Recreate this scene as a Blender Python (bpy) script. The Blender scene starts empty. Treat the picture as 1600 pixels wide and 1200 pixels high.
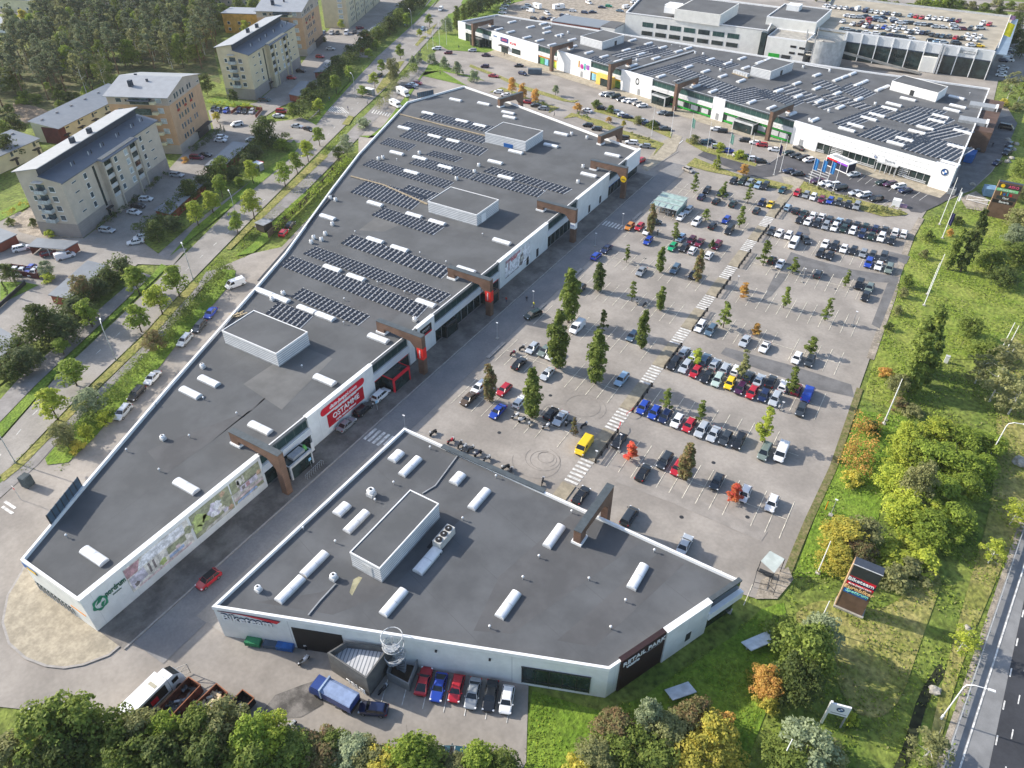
import bpy,bmesh,math,random
import numpy as np
from mathutils import Vector,Matrix
from mathutils.geometry import tessellate_polygon
random.seed(7);RNG=np.random.default_rng(11)
SC=bpy.context.scene
COL=SC.collection
R=math.radians
CAM_H=100.0;FPX=1165.87;PITCH=R(38.89082);AZ=R(-31.33494)
FW=Vector((math.sin(AZ)*math.cos(PITCH),math.cos(AZ)*math.cos(PITCH),-math.sin(PITCH)))
RT=Vector((math.cos(AZ),-math.sin(AZ),0));UP=RT.cross(FW)
cd=bpy.data.cameras.new('camera');cam=bpy.data.objects.new('camera',cd);COL.objects.link(cam)
cd.sensor_width=36;cd.lens=FPX/1600*36;cd.clip_end=4000;cd.clip_start=1
cam.matrix_world=Matrix(((RT.x,UP.x,-FW.x,0),(RT.y,UP.y,-FW.y,0),(RT.z,UP.z,-FW.z,CAM_H),(0,0,0,1)))
SC.camera=cam
SC.render.resolution_x=1024;SC.render.resolution_y=768
SUN_B=R(259.3);SUN_E=R(28.5)
w=bpy.data.worlds.new('World');SC.world=w;w.use_nodes=True
nt=w.node_tree;bg=nt.nodes['Background'];sk=nt.nodes.new('ShaderNodeTexSky')
sk.sky_type='NISHITA';sk.sun_disc=False;sk.sun_elevation=SUN_E;sk.sun_rotation=SUN_B
sk.air_density=1.0;sk.dust_density=1.5;sk.ozone_density=1.0
nt.links.new(sk.outputs[0],bg.inputs[0]);bg.inputs[1].default_value=0.15
sl=bpy.data.lights.new('sun','SUN');so=bpy.data.objects.new('sun',sl);COL.objects.link(so)
sl.energy=4.0;sl.angle=R(0.6);sl.color=(1.0,0.93,0.82)
sd=Vector((math.sin(SUN_B)*math.cos(SUN_E),math.cos(SUN_B)*math.cos(SUN_E),math.sin(SUN_E)))
so.rotation_euler=sd.to_track_quat('Z','Y').to_euler();so.location=(-60,20,160)
SC.view_settings.view_transform='Standard';SC.view_settings.look='None';SC.view_settings.gamma=1
SC.view_settings.exposure=0.80
try:SC.cycles.max_bounces=5;SC.cycles.diffuse_bounces=3;SC.cycles.glossy_bounces=2;SC.cycles.transparent_max_bounces=4
except Exception:pass

def un(px,py,z=0.0):
    d=FW*FPX+RT*(px-800) - UP*(py-600)
    t=(z-CAM_H)/d.z
    return d.x*t,d.y*t
def P(px,py,z=0.0):
    x,y=un(px,py,z);return Vector((x,y,z))
def F(ox,oy,s):
    return lambda X,Y,z=0.0:P(ox+X/s,oy+Y/s,z)

MATS={}
def mat(name,col,rough=0.85,var=0.12,scale=0.6,metal=0.0,fine=0.0,fscale=6.0,col2=None,lo=0.4,hi=0.62,coat=0.0,objrand=0.0,spec=0.35,bump=0.0):
    if name in MATS:return MATS[name]
    m=bpy.data.materials.new(name);m.use_nodes=True;n=m.node_tree;b=n.nodes['Principled BSDF']
    b.inputs['Roughness'].default_value=rough;b.inputs['Metallic'].default_value=metal
    b.inputs['Specular IOR Level'].default_value=spec
    if coat:b.inputs['Coat Weight'].default_value=coat;b.inputs['Coat Roughness'].default_value=0.08
    c=(*col,1)
    if var or col2 or fine or objrand:
        g=n.nodes.new('ShaderNodeNewGeometry')
        c2=(*col2,1) if col2 else tuple(min(1,v*(1+var*1.3)) for v in col)+(1,)
        c1=c if col2 else tuple(v*(1-var*1.3) for v in col)+(1,)
        no=n.nodes.new('ShaderNodeTexNoise');no.inputs['Scale'].default_value=scale;no.inputs['Detail'].default_value=5;no.inputs['Roughness'].default_value=0.6
        n.links.new(g.outputs['Position'],no.inputs['Vector'])
        mr=n.nodes.new('ShaderNodeMapRange');mr.inputs[1].default_value=lo;mr.inputs[2].default_value=hi
        n.links.new(no.outputs[0],mr.inputs[0])
        mx=n.nodes.new('ShaderNodeMix');mx.data_type='RGBA'
        mx.inputs[6].default_value=c1;mx.inputs[7].default_value=c2
        n.links.new(mr.outputs[0],mx.inputs[0]);out=mx.outputs[2]
        if fine:
            n2=n.nodes.new('ShaderNodeTexNoise');n2.inputs['Scale'].default_value=fscale;n2.inputs['Detail'].default_value=3
            n.links.new(g.outputs['Position'],n2.inputs['Vector'])
            m2=n.nodes.new('ShaderNodeMapRange');m2.inputs[1].default_value=0.3;m2.inputs[2].default_value=0.7
            m2.inputs[3].default_value=1-fine;m2.inputs[4].default_value=1+fine
            n.links.new(n2.outputs[0],m2.inputs[0])
            vm=n.nodes.new('ShaderNodeVectorMath');vm.operation='SCALE'
            n.links.new(out,vm.inputs[0]);n.links.new(m2.outputs[0],vm.inputs['Scale']);out=vm.outputs[0]
            if bump:
                bp=n.nodes.new('ShaderNodeBump');bp.inputs['Distance'].default_value=bump;bp.inputs['Strength'].default_value=1
                n.links.new(n2.outputs[0],bp.inputs['Height']);n.links.new(bp.outputs[0],b.inputs['Normal'])
        if objrand:
            oi=n.nodes.new('ShaderNodeObjectInfo');m3=n.nodes.new('ShaderNodeMapRange')
            m3.inputs[3].default_value=1-objrand;m3.inputs[4].default_value=1+objrand
            n.links.new(oi.outputs['Random'],m3.inputs[0])
            vm=n.nodes.new('ShaderNodeVectorMath');vm.operation='SCALE'
            n.links.new(out,vm.inputs[0]);n.links.new(m3.outputs[0],vm.inputs['Scale']);out=vm.outputs[0]
        n.links.new(out,b.inputs['Base Color'])
    else:b.inputs['Base Color'].default_value=c
    MATS[name]=m;return m

def line_mat(name,col,dark,axis,period,width,rough=0.6,ang=0.0,metal=0.0,var=0.05):
    m=mat(name,col,rough,var,0.5,metal);n=m.node_tree;b=n.nodes['Principled BSDF']
    src=b.inputs['Base Color'].links[0].from_socket
    g=n.nodes.new('ShaderNodeNewGeometry');mp=n.nodes.new('ShaderNodeMapping');mp.inputs['Rotation'].default_value=(0,0,ang)
    n.links.new(g.outputs['Position'],mp.inputs[0])
    sx=n.nodes.new('ShaderNodeSeparateXYZ');n.links.new(mp.outputs[0],sx.inputs[0])
    md=n.nodes.new('ShaderNodeMath');md.operation='FLOORED_MODULO';md.inputs[1].default_value=period;n.links.new(sx.outputs['XYZ'.index(axis)],md.inputs[0])
    lt=n.nodes.new('ShaderNodeMath');lt.operation='LESS_THAN';lt.inputs[1].default_value=width;n.links.new(md.outputs[0],lt.inputs[0])
    mx=n.nodes.new('ShaderNodeMix');mx.data_type='RGBA';mx.inputs[7].default_value=(*dark,1)
    n.links.new(lt.outputs[0],mx.inputs[0]);n.links.new(src,mx.inputs[6]);n.links.new(mx.outputs[2],b.inputs['Base Color'])
    return m

class MB:
    def __init__(s):s.v=[];s.f=[];s.m=[]
    def add(s,vs,fs,mi=0):
        o=len(s.v);s.v+=[tuple(v) for v in vs];s.f+=[tuple(i+o for i in f) for f in fs];s.m+=[mi]*len(fs);return s
    def box(s,x0,x1,y0,y1,z0,z1,mi=0,M=None):
        vs=[Vector((x,y,z)) for z in (z0,z1) for y in (y0,y1) for x in (x0,x1)]
        if M is not None:vs=[M @ v for v in vs]
        return s.add(vs,[(0,2,3,1),(4,5,7,6),(0,1,5,4),(2,6,7,3),(0,4,6,2),(1,3,7,5)],mi)
    def quad(s,a,b,c,d,mi=0):return s.add([a,b,c,d],[(0,1,2,3)],mi)
    def prism(s,poly,z0,z1,mi=0,top=None,z1s=None):
        n=len(poly);a=sum(poly[i][0]*poly[(i+1) % n][1]-poly[(i+1) % n][0]*poly[i][1] for i in range(n))
        if a< 0:poly=poly[::-1];z1s=z1s[::-1] if z1s else None
        zt=z1s or [z1]*n
        vs=[(p[0],p[1],z0) for p in poly]+[(p[0],p[1],zt[i]) for i,p in enumerate(poly)]
        s.add(vs,[(i,(i+1) % n,(i+1) % n+n,i+n) for i in range(n)],mi)
        tri=tessellate_polygon([[Vector((p[0],p[1],0)) for p in poly]])
        s.add([(p[0],p[1],zt[i]) for i,p in enumerate(poly)],[fixtri(t,poly) for t in tri],mi if top is None else top)
        return s
    def cyl(s,c,r,z0,z1,n=10,mi=0,r2=None,cap=True):
        r2=r if r2 is None else r2
        vs=[(c[0]+r*math.cos(2*math.pi*i/n),c[1]+r*math.sin(2*math.pi*i/n),z0) for i in range(n)]+[(c[0]+r2*math.cos(2*math.pi*i/n),c[1]+r2*math.sin(2*math.pi*i/n),z1) for i in range(n)]
        fs=[(i,(i+1) % n,(i+1) % n+n,i+n) for i in range(n)]
        if cap:fs+=[tuple(range(n,2*n)),tuple(range(n-1,-1,-1))]
        return s.add(vs,fs,mi)
    def tube(s,pts,r,n=6,mi=0,r2=None):
        pts=[Vector(p) for p in pts];rings=[]
        for i,p in enumerate(pts):
            d=(pts[min(i+1,len(pts)-1)]-pts[max(i-1,0)]).normalized()
            a=d.orthogonal().normalized();b=d.cross(a)
            rr=r if r2 is None else r+(r2-r)*i/(len(pts)-1)
            rings.append([p+a*(rr*math.cos(2*math.pi*k/n))+b*(rr*math.sin(2*math.pi*k/n)) for k in range(n)])
        vs=[v for g in rings for v in g];fs=[]
        for i in range(len(pts)-1):
            for k in range(n):fs.append((i*n+k,i*n+(k+1) % n,(i+1)*n+(k+1) % n,(i+1)*n+k))
        fs+=[tuple(range(n-1,-1,-1)),tuple(range((len(pts)-1)*n,len(pts)*n))]
        return s.add(vs,fs,mi)
    def xf(s,M):s.v=[tuple(M @ Vector(v)) for v in s.v];return s
    def build(s,name,mats,parent=None,loc=None,smooth=False):
        me=bpy.data.meshes.new(name)
        o=Vector(loc) if loc is not None else Vector((0,0,0))
        me.from_pydata([tuple(Vector(v)-o) for v in s.v] if loc is not None else s.v,[],s.f)
        if not isinstance(mats,(list,tuple)):mats=[mats]
        for m in mats:me.materials.append(m)
        me.polygons.foreach_set('material_index',s.m)
        if smooth:me.polygons.foreach_set('use_smooth',[True]*len(s.f))
        me.update();ob=bpy.data.objects.new(name,me);COL.objects.link(ob)
        if loc is not None:ob.location=loc
        if parent:ob.parent=parent
        return ob
def fixtri(t,poly):
    a,b,c=(poly[i] for i in t)
    cr=(b[0]-a[0])*(c[1]-a[1])-(b[1]-a[1])*(c[0]-a[0])
    return tuple(t) if cr> 0 else tuple(t)[::-1]
def tag(o,label=None,cat=None,group=None,kind=None):
    if label:o['label']=label
    if cat:o['category']=cat
    if group:o['group']=group
    if kind:o['kind']=kind
    return o
def thing(name,label,cat,loc,group=None,rz=0.0):
    o=bpy.data.objects.new(name,None);COL.objects.link(o);o.empty_display_size=0.5
    o.location=loc;o.rotation_euler=(0,0,rz);return tag(o,label,cat,group)
def kid(mb,name,mats,root,smooth=False):
    o=mb.build(name,mats,None,tuple(root.location),smooth);o.location=(0,0,0);o.parent=root;return o
def copy_tree(o,parent=None):
    c=o.copy();COL.objects.link(c)
    if parent is not None:c.parent=parent
    for ch in list(o.children):copy_tree(ch,c)
    return c
SHN=[0]
def sheet(name,pts,z,m,kind='structure',smoothn=0):
    SHN[0]+=1;z+=0.0004*SHN[0]
    pts=[tuple(p[:2]) for p in pts]
    if smoothn:
        for _ in range(smoothn):
            q=[]
            for i in range(len(pts)):
                a,b=pts[i],pts[(i+1) % len(pts)]
                q+=[(a[0]*.75+b[0]*.25,a[1]*.75+b[1]*.25),(a[0]*.25+b[0]*.75,a[1]*.25+b[1]*.75)]
            pts=q
    tri=tessellate_polygon([[Vector((p[0],p[1],0)) for p in pts]])
    o=MB().add([(p[0],p[1],z) for p in pts],[fixtri(t,pts) for t in tri]).build(name,m)
    return tag(o,kind=kind)
def pxs(*L,f=None,z=0.0):
    return [(f(a,b,z) if f else P(a,b,z)) for a,b in L]
def strip(name,pts,width,z,m,kind='structure',off=0.0):
    pts=[Vector((p[0],p[1],0)) for p in pts];L=[];Rr=[]
    for i,p in enumerate(pts):
        d=(pts[min(i+1,len(pts)-1)]-pts[max(i-1,0)]).normalized();nrm=Vector((d.y,-d.x,0))
        L.append(p+nrm*(off-width/2));Rr.append(p+nrm*(off+width/2))
    vs=[(p.x,p.y,z) for p in L]+[(p.x,p.y,z) for p in Rr];n=len(pts)
    return tag(MB().add(vs,[(i,i+n,i+n+1,i+1) for i in range(n-1)]).build(name,m),kind=kind)
def text_mesh(name,body,size,M,m,parent=None,depth=0.03,align='CENTER',shear=0.0,bold=0.0):
    cu=bpy.data.curves.new(name,'FONT');cu.body=body;cu.size=size;cu.align_x=align;cu.align_y='CENTER'
    cu.extrude=depth;cu.shear=shear;cu.offset=bold;cu.resolution_u=2
    t=bpy.data.objects.new(name+'_tmp',cu);COL.objects.link(t)
    bpy.context.view_layer.update();dg=bpy.context.evaluated_depsgraph_get()
    me=bpy.data.meshes.new_from_object(t.evaluated_get(dg));bpy.data.objects.remove(t);bpy.data.curves.remove(cu)
    me.name=name;me.transform(M);me.materials.clear();me.materials.append(m)
    o=bpy.data.objects.new(name,me);COL.objects.link(o)
    if parent:o.parent=parent;me.transform(Matrix.Translation(-Vector(parent.location)))
    return o
def frame(o,xdir,up=(0,0,1)):
    x=Vector(xdir).normalized();y=Vector(up).normalized();z=x.cross(y)
    return Matrix(((x.x,y.x,z.x,o[0]),(x.y,y.y,z.y,o[1]),(x.z,y.z,z.z,o[2]),(0,0,0,1)))
ASPH=mat('asphalt_pale',(0.295,0.267,0.238),0.9,0.12,0.09,fine=0.07,fscale=1.7)
ASPH2=mat('asphalt_worn',(0.285,0.264,0.24),0.9,0.1,0.12,fine=0.08,fscale=2.5)
ASPHD=mat('asphalt_patch',(0.15,0.147,0.147),0.9,0.12,0.3,fine=0.07,fscale=2)
ASPHN=mat('asphalt_new',(0.045,0.047,0.054),0.85,0.12,0.15,fine=0.08,fscale=3)
PAVE=mat('paving_tan',(0.36,0.315,0.24),0.9,0.12,0.5,fine=0.09,fscale=2)
PAVED=mat('paving_brown',(0.165,0.15,0.135),0.9,0.22,0.25,fine=0.1,fscale=2.2)
PATH=mat('path_grey',(0.25,0.235,0.225),0.9,0.12,0.3,fine=0.06,fscale=3)
KERB=mat('kerb_stone',(0.33,0.31,0.29),0.85,0.1,1)
WPAINT=mat('white_road_paint',(0.62,0.61,0.58),0.8,0.22,1.5)
WOLD=mat('worn_bay_paint',(0.68,0.63,0.52),0.85,0.25,1.1)
GRASS=mat('grass_green',(0.10,0.15,0.022),0.95,0.3,0.12,fine=0.45,fscale=1.1,col2=(0.19,0.225,0.045),lo=0.35,hi=0.65,bump=0.3)
GRASSB=mat('grass_bright',(0.11,0.19,0.016),0.95,0.3,0.2,fine=0.35,fscale=1.8,col2=(0.17,0.25,0.028),bump=0.25)
GRASSY=mat('grass_dry',(0.19,0.2,0.045),0.95,0.3,0.25,fine=0.4,fscale=1.4,col2=(0.29,0.26,0.09),bump=0.3)
GRAV=mat('gravel',(0.3,0.26,0.21),0.95,0.2,0.5,fine=0.25,fscale=4)
SOIL=mat('bare_soil',(0.25,0.19,0.13),0.95,0.2,0.3,fine=0.25,fscale=2)
ROOF=line_mat('roof_felt',(0.098,0.102,0.107),(0.08,0.083,0.087),'X',7.5,0.05,0.95,0,0,0.1)
ROOF2=line_mat('roof_felt_rows',(0.098,0.102,0.108),(0.08,0.083,0.087),'Y',9.0,0.06,0.95,R(16),0,0.12)
for _m in (ROOF,ROOF2):
    _m.node_tree.nodes['Noise Texture'].inputs['Scale'].default_value=0.12
WHITE=line_mat('white_panel',(0.72,0.73,0.72),(0.55,0.56,0.56),'Y',6.0,0.05,0.6,0,0,0.04)
WHITE2=mat('white_metal',(0.82,0.82,0.82),0.5,0.03,0.4)
COPING=mat('white_coping',(0.8,0.8,0.8),0.45,0.03,1)
LOUV=line_mat('white_louvre',(0.66,0.67,0.68),(0.3,0.32,0.36),'Z',0.5,0.17,0.55)
GLASS=mat('dark_glass',(0.02,0.035,0.035),0.12,0.3,0.4,spec=0.6)
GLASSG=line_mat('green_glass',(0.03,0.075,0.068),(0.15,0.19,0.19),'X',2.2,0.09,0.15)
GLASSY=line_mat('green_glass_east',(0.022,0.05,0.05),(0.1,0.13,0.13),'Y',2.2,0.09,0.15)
BROWN=line_mat("brown_cladding",(0.155,0.092,0.064),(0.1,0.06,0.042),'Z',0.55,0.05,0.65,0,0,0.14)
BROWNR=mat('brown_cap',(0.07,0.085,0.095),0.6,0.1,1)
DARK=mat('dark_steel',(0.035,0.037,0.04),0.5,0.1,1)
BLACK=mat('black',(0.012,0.012,0.013),0.6,0.1,1)
GREY=mat('grey_metal',(0.3,0.31,0.32),0.45,0.1,1)
LGREY=mat('light_grey_metal',(0.5,0.51,0.52),0.4,0.08,1)
GALV=mat('galvanised',(0.42,0.44,0.46),0.4,0.1,2,metal=0.3)
RED=mat('sign_red',(0.62,0.012,0.03),0.5,0.05,1)
SKYL=mat('skylight_acrylic',(0.74,0.75,0.77),0.25,0.05,1,spec=0.5)
PV=mat('solar_cell',(0.025,0.03,0.042),0.35,0.2,1.5)
PVF=mat('solar_frame',(0.46,0.46,0.46),0.6,0.15,1)
YEL=mat('yellow',(0.8,0.5,0.01),0.5,0.05,1)
GRN=mat('sign_green',(0.02,0.34,0.035),0.5,0.1,1)
DGRN=mat('dark_green',(0.0,0.1,0.045),0.5,0.1,1)
BLUE=mat('blue',(0.015,0.11,0.36),0.5,0.1,1)
ORANGE=mat('orange',(0.75,0.27,0.02),0.5,0.1,1)
CONC=mat('concrete',(0.36,0.34,0.3),0.9,0.14,0.4,fine=0.06)
REDW=line_mat('red_timber',(0.27,0.075,0.045),(0.16,0.04,0.03),'Z',0.3,0.04,0.8)
BARK=mat('bark',(0.09,0.07,0.05),0.95,0.2,3)
BARKP=mat('pine_bark',(0.17,0.1,0.06),0.95,0.2,1)
BARKB=mat('birch_bark',(0.55,0.54,0.5),0.9,0.25,3)

g=MB().quad((-1500,-300,-0.3),(900,-300,-0.3),(900,2600,-0.3),(-1500,2600,-0.3)).build('ground',GRASS);tag(g,kind='structure')
sheet('asphalt_yard',pxs((-80,1095),(60,1110),(160,1150),(400,1150),(480,1140),(640,1172),(800,1230),(822,1190),(826,1064),(945,1040),(1120,915),(1185,935),(1225,900),(1262,812),(1300,730),(1345,600),(1375,515),(1400,430),(1425,365),(1450,325),(1500,304),(1520,296),(1550,268),(1572,235),(1588,190),(1575,168),(1552,160),(1560,125),(1700,130),(1700,70),(1575,30),(1000,-30),(830,-30),(765,22),(690,70),(662,100),(640,118),(600,165),(560,215),(560,250),(520,300),(440,385),(395,395),(345,416),(265,511),(151,621),(60,722),(0,778),(-80,850)),-0.16,ASPH)
sheet('street',pxs((-60,745),(5,682),(95,580),(207,475),(275,410),(385,300),(405,285),(512,175),(590,87),(650,37),(687,0),(760,-90),(830,-90),(715,12),(655,78),(610,130),(545,190),(500,235),(440,295),(385,350),(300,437),(225,520),(140,600),(25,720),(-60,800)),-0.13,ASPH2)
sheet('residential_yard',pxs((-80,610),(0,590),(80,530),(130,480),(215,412),(270,414),(292,388),(215,378),(240,345),(300,300),(350,255),(400,222),(452,226),(468,205),(400,190),(440,165),(480,150),(520,115),(545,88),(580,90),(575,72),(600,50),(660,-10),(600,-60),(560,0),(500,60),(470,100),(400,160),(325,172),(335,205),(290,235),(265,262),(200,320),(130,372),(100,350),(30,330),(-80,350)),-0.12,ASPH2)
sheet('cycle_path',pxs((-60,690),(30,590),(125,508),(222,425),(236,430),(150,512),(56,600),(-60,720)),-0.1,PATH)
sheet('cycle_path',pxs((247,398),(298,347),(375,283),(430,235),(510,160),(575,104),(625,50),(660,15),(700,-40),(712,-40),(670,18),(633,58),(585,110),(524,172),(450,245),(385,300),(312,357),(262,404)),-0.1,PATH)
sheet('footpath',pxs((-60,800),(35,727),(160,602),(238,526),(312,440),(322,424),(345,418),(322,442),(265,513),(221,560),(151,623),(104,674),(60,724),(-60,830)),-0.1,PATH)
sheet('footpath',pxs((392,352),(450,300),(515,238),(552,198),(600,150),(655,90),(668,98),(612,160),(560,215),(470,306),(410,358)),-0.1,PATH)
def verge(L,m=GRASSB,n='grass_verge',z=-0.05):return sheet(n,pxs(*L),z,m)
verge([(-60,722),(60,598),(150,515),(232,435),(252,412),(262,416),(205,472),(95,577),(4,680),(-60,742)])
verge([(265,400),(315,360),(388,302),(452,248),(512,172),(585,92),(645,38),(683,0),(735,-60),(728,-62),(672,2),(636,42),(575,95),(508,162),(440,240),(380,293),(302,357)][::1])
verge([(0,742),(26,722),(142,602),(226,522),(300,440),(312,443),(236,527),(158,602),(36,727),(5,752)],GRASSY)
verge([(352,388),(386,352),(441,297),(500,240),(513,243),(449,303),(393,357),(360,390)],GRASSY)
verge([(534,194),(545,180),(553,182),(545,195)],GRASSY)
verge([(587,140),(600,120),(622,96),(632,95),(607,132),(590,146)],GRASSY)
verge([(648,70),(660,56),(668,56),(652,72)],GRASSY);verge([(663,50),(683,36),(672,54)],GRASSY)
verge([(670,60),(700,52),(745,58),(790,72),(760,82),(700,78)],GRASSB)
verge([(690,50),(700,22),(775,0),(790,20),(770,30),(720,40)],GRASSB);verge([(720,5),(760,-60),(1000,-70),(900,-20),(800,5),(770,22)],GRASSB)
verge([(620,210),(640,150),(660,118),(670,100),(690,98),(720,115),(745,120),(757,126),(730,134),(690,110),(662,112),(600,195),(575,215),(560,212)],GRASSB)
verge([(145,686),(177,649),(249,573),(274,541),(334,475),(367,434),(368,422),(347,420),(322,444),(265,515),(221,562),(151,625),(104,676),(70,716),(74,726),(106,722)],GRASSB)
verge([(365,400),(390,385),(470,305),(500,285),(420,375),(395,395)],GRASSB)
verge([(395,184),(430,190),(455,187),(470,183),(488,192),(502,200),(480,223),(463,223),(452,208),(430,203),(398,200)],ASPH2,'side_road',-0.02)
verge([(0,600),(80,540),(135,495),(212,416),(200,412),(120,480),(60,530),(-60,590),(-60,640)],GRASS)
verge([(215,372),(250,340),(300,295),(350,250),(400,215),(470,225),(300,350),(247,396)],GRASS)
verge([(440,222),(460,215),(470,200),(478,190),(520,160),(560,110),(640,20),(690,-40),(700,-40),(640,40),(570,105),(512,165),(470,208)],GRASS)
verge([(0,345),(30,330),(70,310),(60,300),(0,330),(-60,350),(-60,365)],GRASSB);verge([(320,158),(400,175),(408,168),(340,150)],GRASSB)
verge([(0,440),(35,440),(60,445),(0,475)],GRASSB)
sheet('sand_yard',pxs((20,160),(55,165),(80,175),(60,185),(40,192),(20,180)),-0.2,SOIL)
sheet('forest_floor',pxs((-120,40),(120,100),(330,60),(345,130),(300,115),(180,115),(60,185),(-60,240)),-0.22,mat('forest_litter',(0.07,0.10,0.025),0.95,0.3,0.2,fine=0.4,fscale=0.8,col2=(0.13,0.12,0.045)))
sheet('gravel_yard',pxs((52,320),(80,308),(90,322),(100,350),(130,372),(60,370),(30,362),(14,345)),-0.09,GRAV)
sheet('residential_street',pxs((-120,12),(60,25),(160,60),(200,-20),(-120,-80)),-0.15,ASPH2)
sheet('far_highway',pxs((900,-34),(1280,-2),(1440,8),(1700,26),(1700,10),(1440,-8),(1280,-20),(900,-55)),-0.1,ASPH)
sheet('far_road',pxs((1380,18),(1440,22),(1700,45),(1700,32),(1440,12),(1360,8)),-0.09,ASPH)
sheet('gravel_yard',pxs((765,28),(830,-10),(985,0),(1000,40),(900,36),(840,30)),-0.12,GRAV)
def rect(name,x0,x1,y0,y1,z,m):return sheet(name,[(x0,y0),(x1,y0),(x1,y1),(x0,y1)],z,m)
rect('facade_pavement',-87,-81.2,22.5,222,0.0,PAVED)
tag(MB().box(-81.2,-80.95,22.5,222,-0.2,0.03).build('kerb',KERB),kind='structure')
rect('service_road',-80.9,-74.2,24,236,-0.12,mat('asphalt_road',(0.185,0.182,0.185),0.88,0.15,0.15,fine=0.08,fscale=2.5,col2=(0.235,0.228,0.222)))
sheet('corner_pavement',pxs((32,896),(12,930),(4,972),(14,1005),(40,1028),(72,1040),(100,1043),(130,1038),(170,1023),(196,1004),(196,970),(120,880),(50,860)),-0.02,PAVE,smoothn=1)
strip('kerb',pxs((38,885),(32,896),(12,930),(4,972),(14,1005),(40,1028),(72,1040),(100,1043),(130,1038),(170,1023),(200,998),(216,985)),0.35,0.0,KERB)
rect('service_lane',-76.5,-70.5,32,77,-0.1,ASPH2)
for (a,b) in ((111,118),(131,137),(150,157),(190,196)):
    tag(MB().box(-74.4,-73.6,a,b,-0.1,0.06).build('traffic_island',KERB),kind='structure')
verge([(1236,393),(1262,402),(1330,420),(1405,432),(1402,442),(1320,436),(1260,424),(1226,412)],ASPHD,'asphalt_patch',-0.14)
verge([(1387,442),(1405,436),(1375,513),(1362,506)],ASPHD,'asphalt_patch',-0.139)
verge([(1126,552),(1134,542),(1230,568),(1330,600),(1335,620),(1280,608),(1180,574)],ASPHD,'asphalt_patch',-0.14)
verge([(1212,426),(1234,427),(1205,462),(1190,470)],ASPHD,'asphalt_patch',-0.138)
verge([(1390,392),(1422,400),(1416,412),(1388,402)],ASPHD,'asphalt_patch',-0.138)
verge([(1250,350),(1262,352),(1266,365),(1256,372),(1246,362)],ASPHD,'asphalt_patch',-0.138)
verge([(970,740),(1060,765),(1200,830),(1190,845),(1050,785),(960,752)],mat('asphalt_clean',(0.285,0.26,0.235),0.9,0.1,0.3,fine=0.06),'asphalt_patch',-0.139)
verge([(398,1125),(430,1085),(470,1070),(500,1060),(505,1100),(470,1120)],mat('oily_asphalt',(0.13,0.12,0.11),0.7,0.4,0.4,fine=0.15),'asphalt_stain',-0.139)
verge([(1090,242),(1101,235),(1137,247),(1175,259),(1195,257),(1215,246),(1226,241),(1232,226),(1262,236),(1300,262),(1337,262),(1381,274),(1450,304),(1470,300),(1490,285),(1500,300),(1470,318),(1440,332),(1423,330),(1412,316),(1387,315),(1370,317),(1302,299),(1265,286),(1240,276),(1225,269),(1207,275),(1187,277),(1170,273),(1125,256)],ASPHN if 0 else mat('asphalt_forecourt',(0.085,0.083,0.088),0.88,0.12,0.2,fine=0.07),'forecourt',-0.135)
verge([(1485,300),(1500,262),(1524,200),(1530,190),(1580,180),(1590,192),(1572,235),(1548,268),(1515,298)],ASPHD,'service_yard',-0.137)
NBA,NBB=Vector((-231,328.6,0)),Vector((-41.3,271.4,0));NBD=(NBB-NBA).normalized();NBN=Vector((NBD.y,-NBD.x,0))
BMA,BMB=Vector((-41.3,271.4,0)),Vector((2.4,259.6,0))
def nbp(t,o=0.0,z=0.0):p=NBA+NBD*t+NBN*o;return Vector((p.x,p.y,z))
NBL=(NBB-NBA).length
sheet('facade_pavement',[nbp(0,-1),nbp(NBL,-1),BMB+Vector((0,1,0)),BMB+Vector((-1.5,-6.5,0)),BMA+Vector((1,-7.5,0)),nbp(0,7)],-0.09,PAVE)
verge([(868,158),(905,172),(1000,262),(1012,266),(1060,212),(1052,208),(1030,215),(1005,250),(985,232),(1000,245),(1030,222),(1046,218),(1058,232),(1054,238),(1010,276),(990,262)][:0] or [(1054,209),(1066,213),(1056,236),(1012,268),(1002,262),(1020,238),(1032,222)],PAVE,'footpath',-0.1)
verge([(1257,281),(1246,297),(1237,303),(1230,300),(1228,292),(1222,275),(1240,276),(1256,281)],PAVE,'footpath',-0.1)
sheet('north_road',pxs((745,122),(790,132),(870,160),(930,180),(990,203),(1040,223),(1052,212),(1000,194),(930,174),(860,152),(780,124),(750,112)),-0.12,ASPH2)
verge([(735,100),(747,105),(782,118),(815,133),(865,148),(890,157),(905,156),(897,160),(880,158),(812,138),(780,122),(733,104)],GRASSY,z=-0.04)
verge([(930,168),(992,185),(1035,200),(1050,207),(1048,216),(992,191),(928,174)],GRASSY,z=-0.04)
verge([(1073,216),(1100,228),(1137,241),(1168,250),(1183,256),(1180,260),(1137,248),(1098,236),(1071,221)],GRASSY,z=-0.04)
verge([(764,144),(784,136),(805,143),(835,157),(874,168),(857,176),(859,168),(836,160),(815,153),(795,143)],GRASSY,z=-0.04)
verge([(880,185),(893,176),(940,188),(975,204),(1010,214),(1038,224),(1020,244),(1026,232),(990,220),(975,210),(936,198),(900,182)],GRASSY,z=-0.04)
verge([(1072,258),(1086,246),(1125,262),(1165,276),(1200,280),(1240,290),(1233,297),(1200,292),(1172,276),(1140,274),(1105,267)],GRASSY,z=-0.04)
verge([(1245,300),(1256,283),(1280,292),(1305,302),(1370,319),(1412,330),(1419,334),(1414,336),(1380,338),(1345,328),(1340,318),(1300,310)],GRASSY,z=-0.04)
bay=MB();cl=MB()
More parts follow.
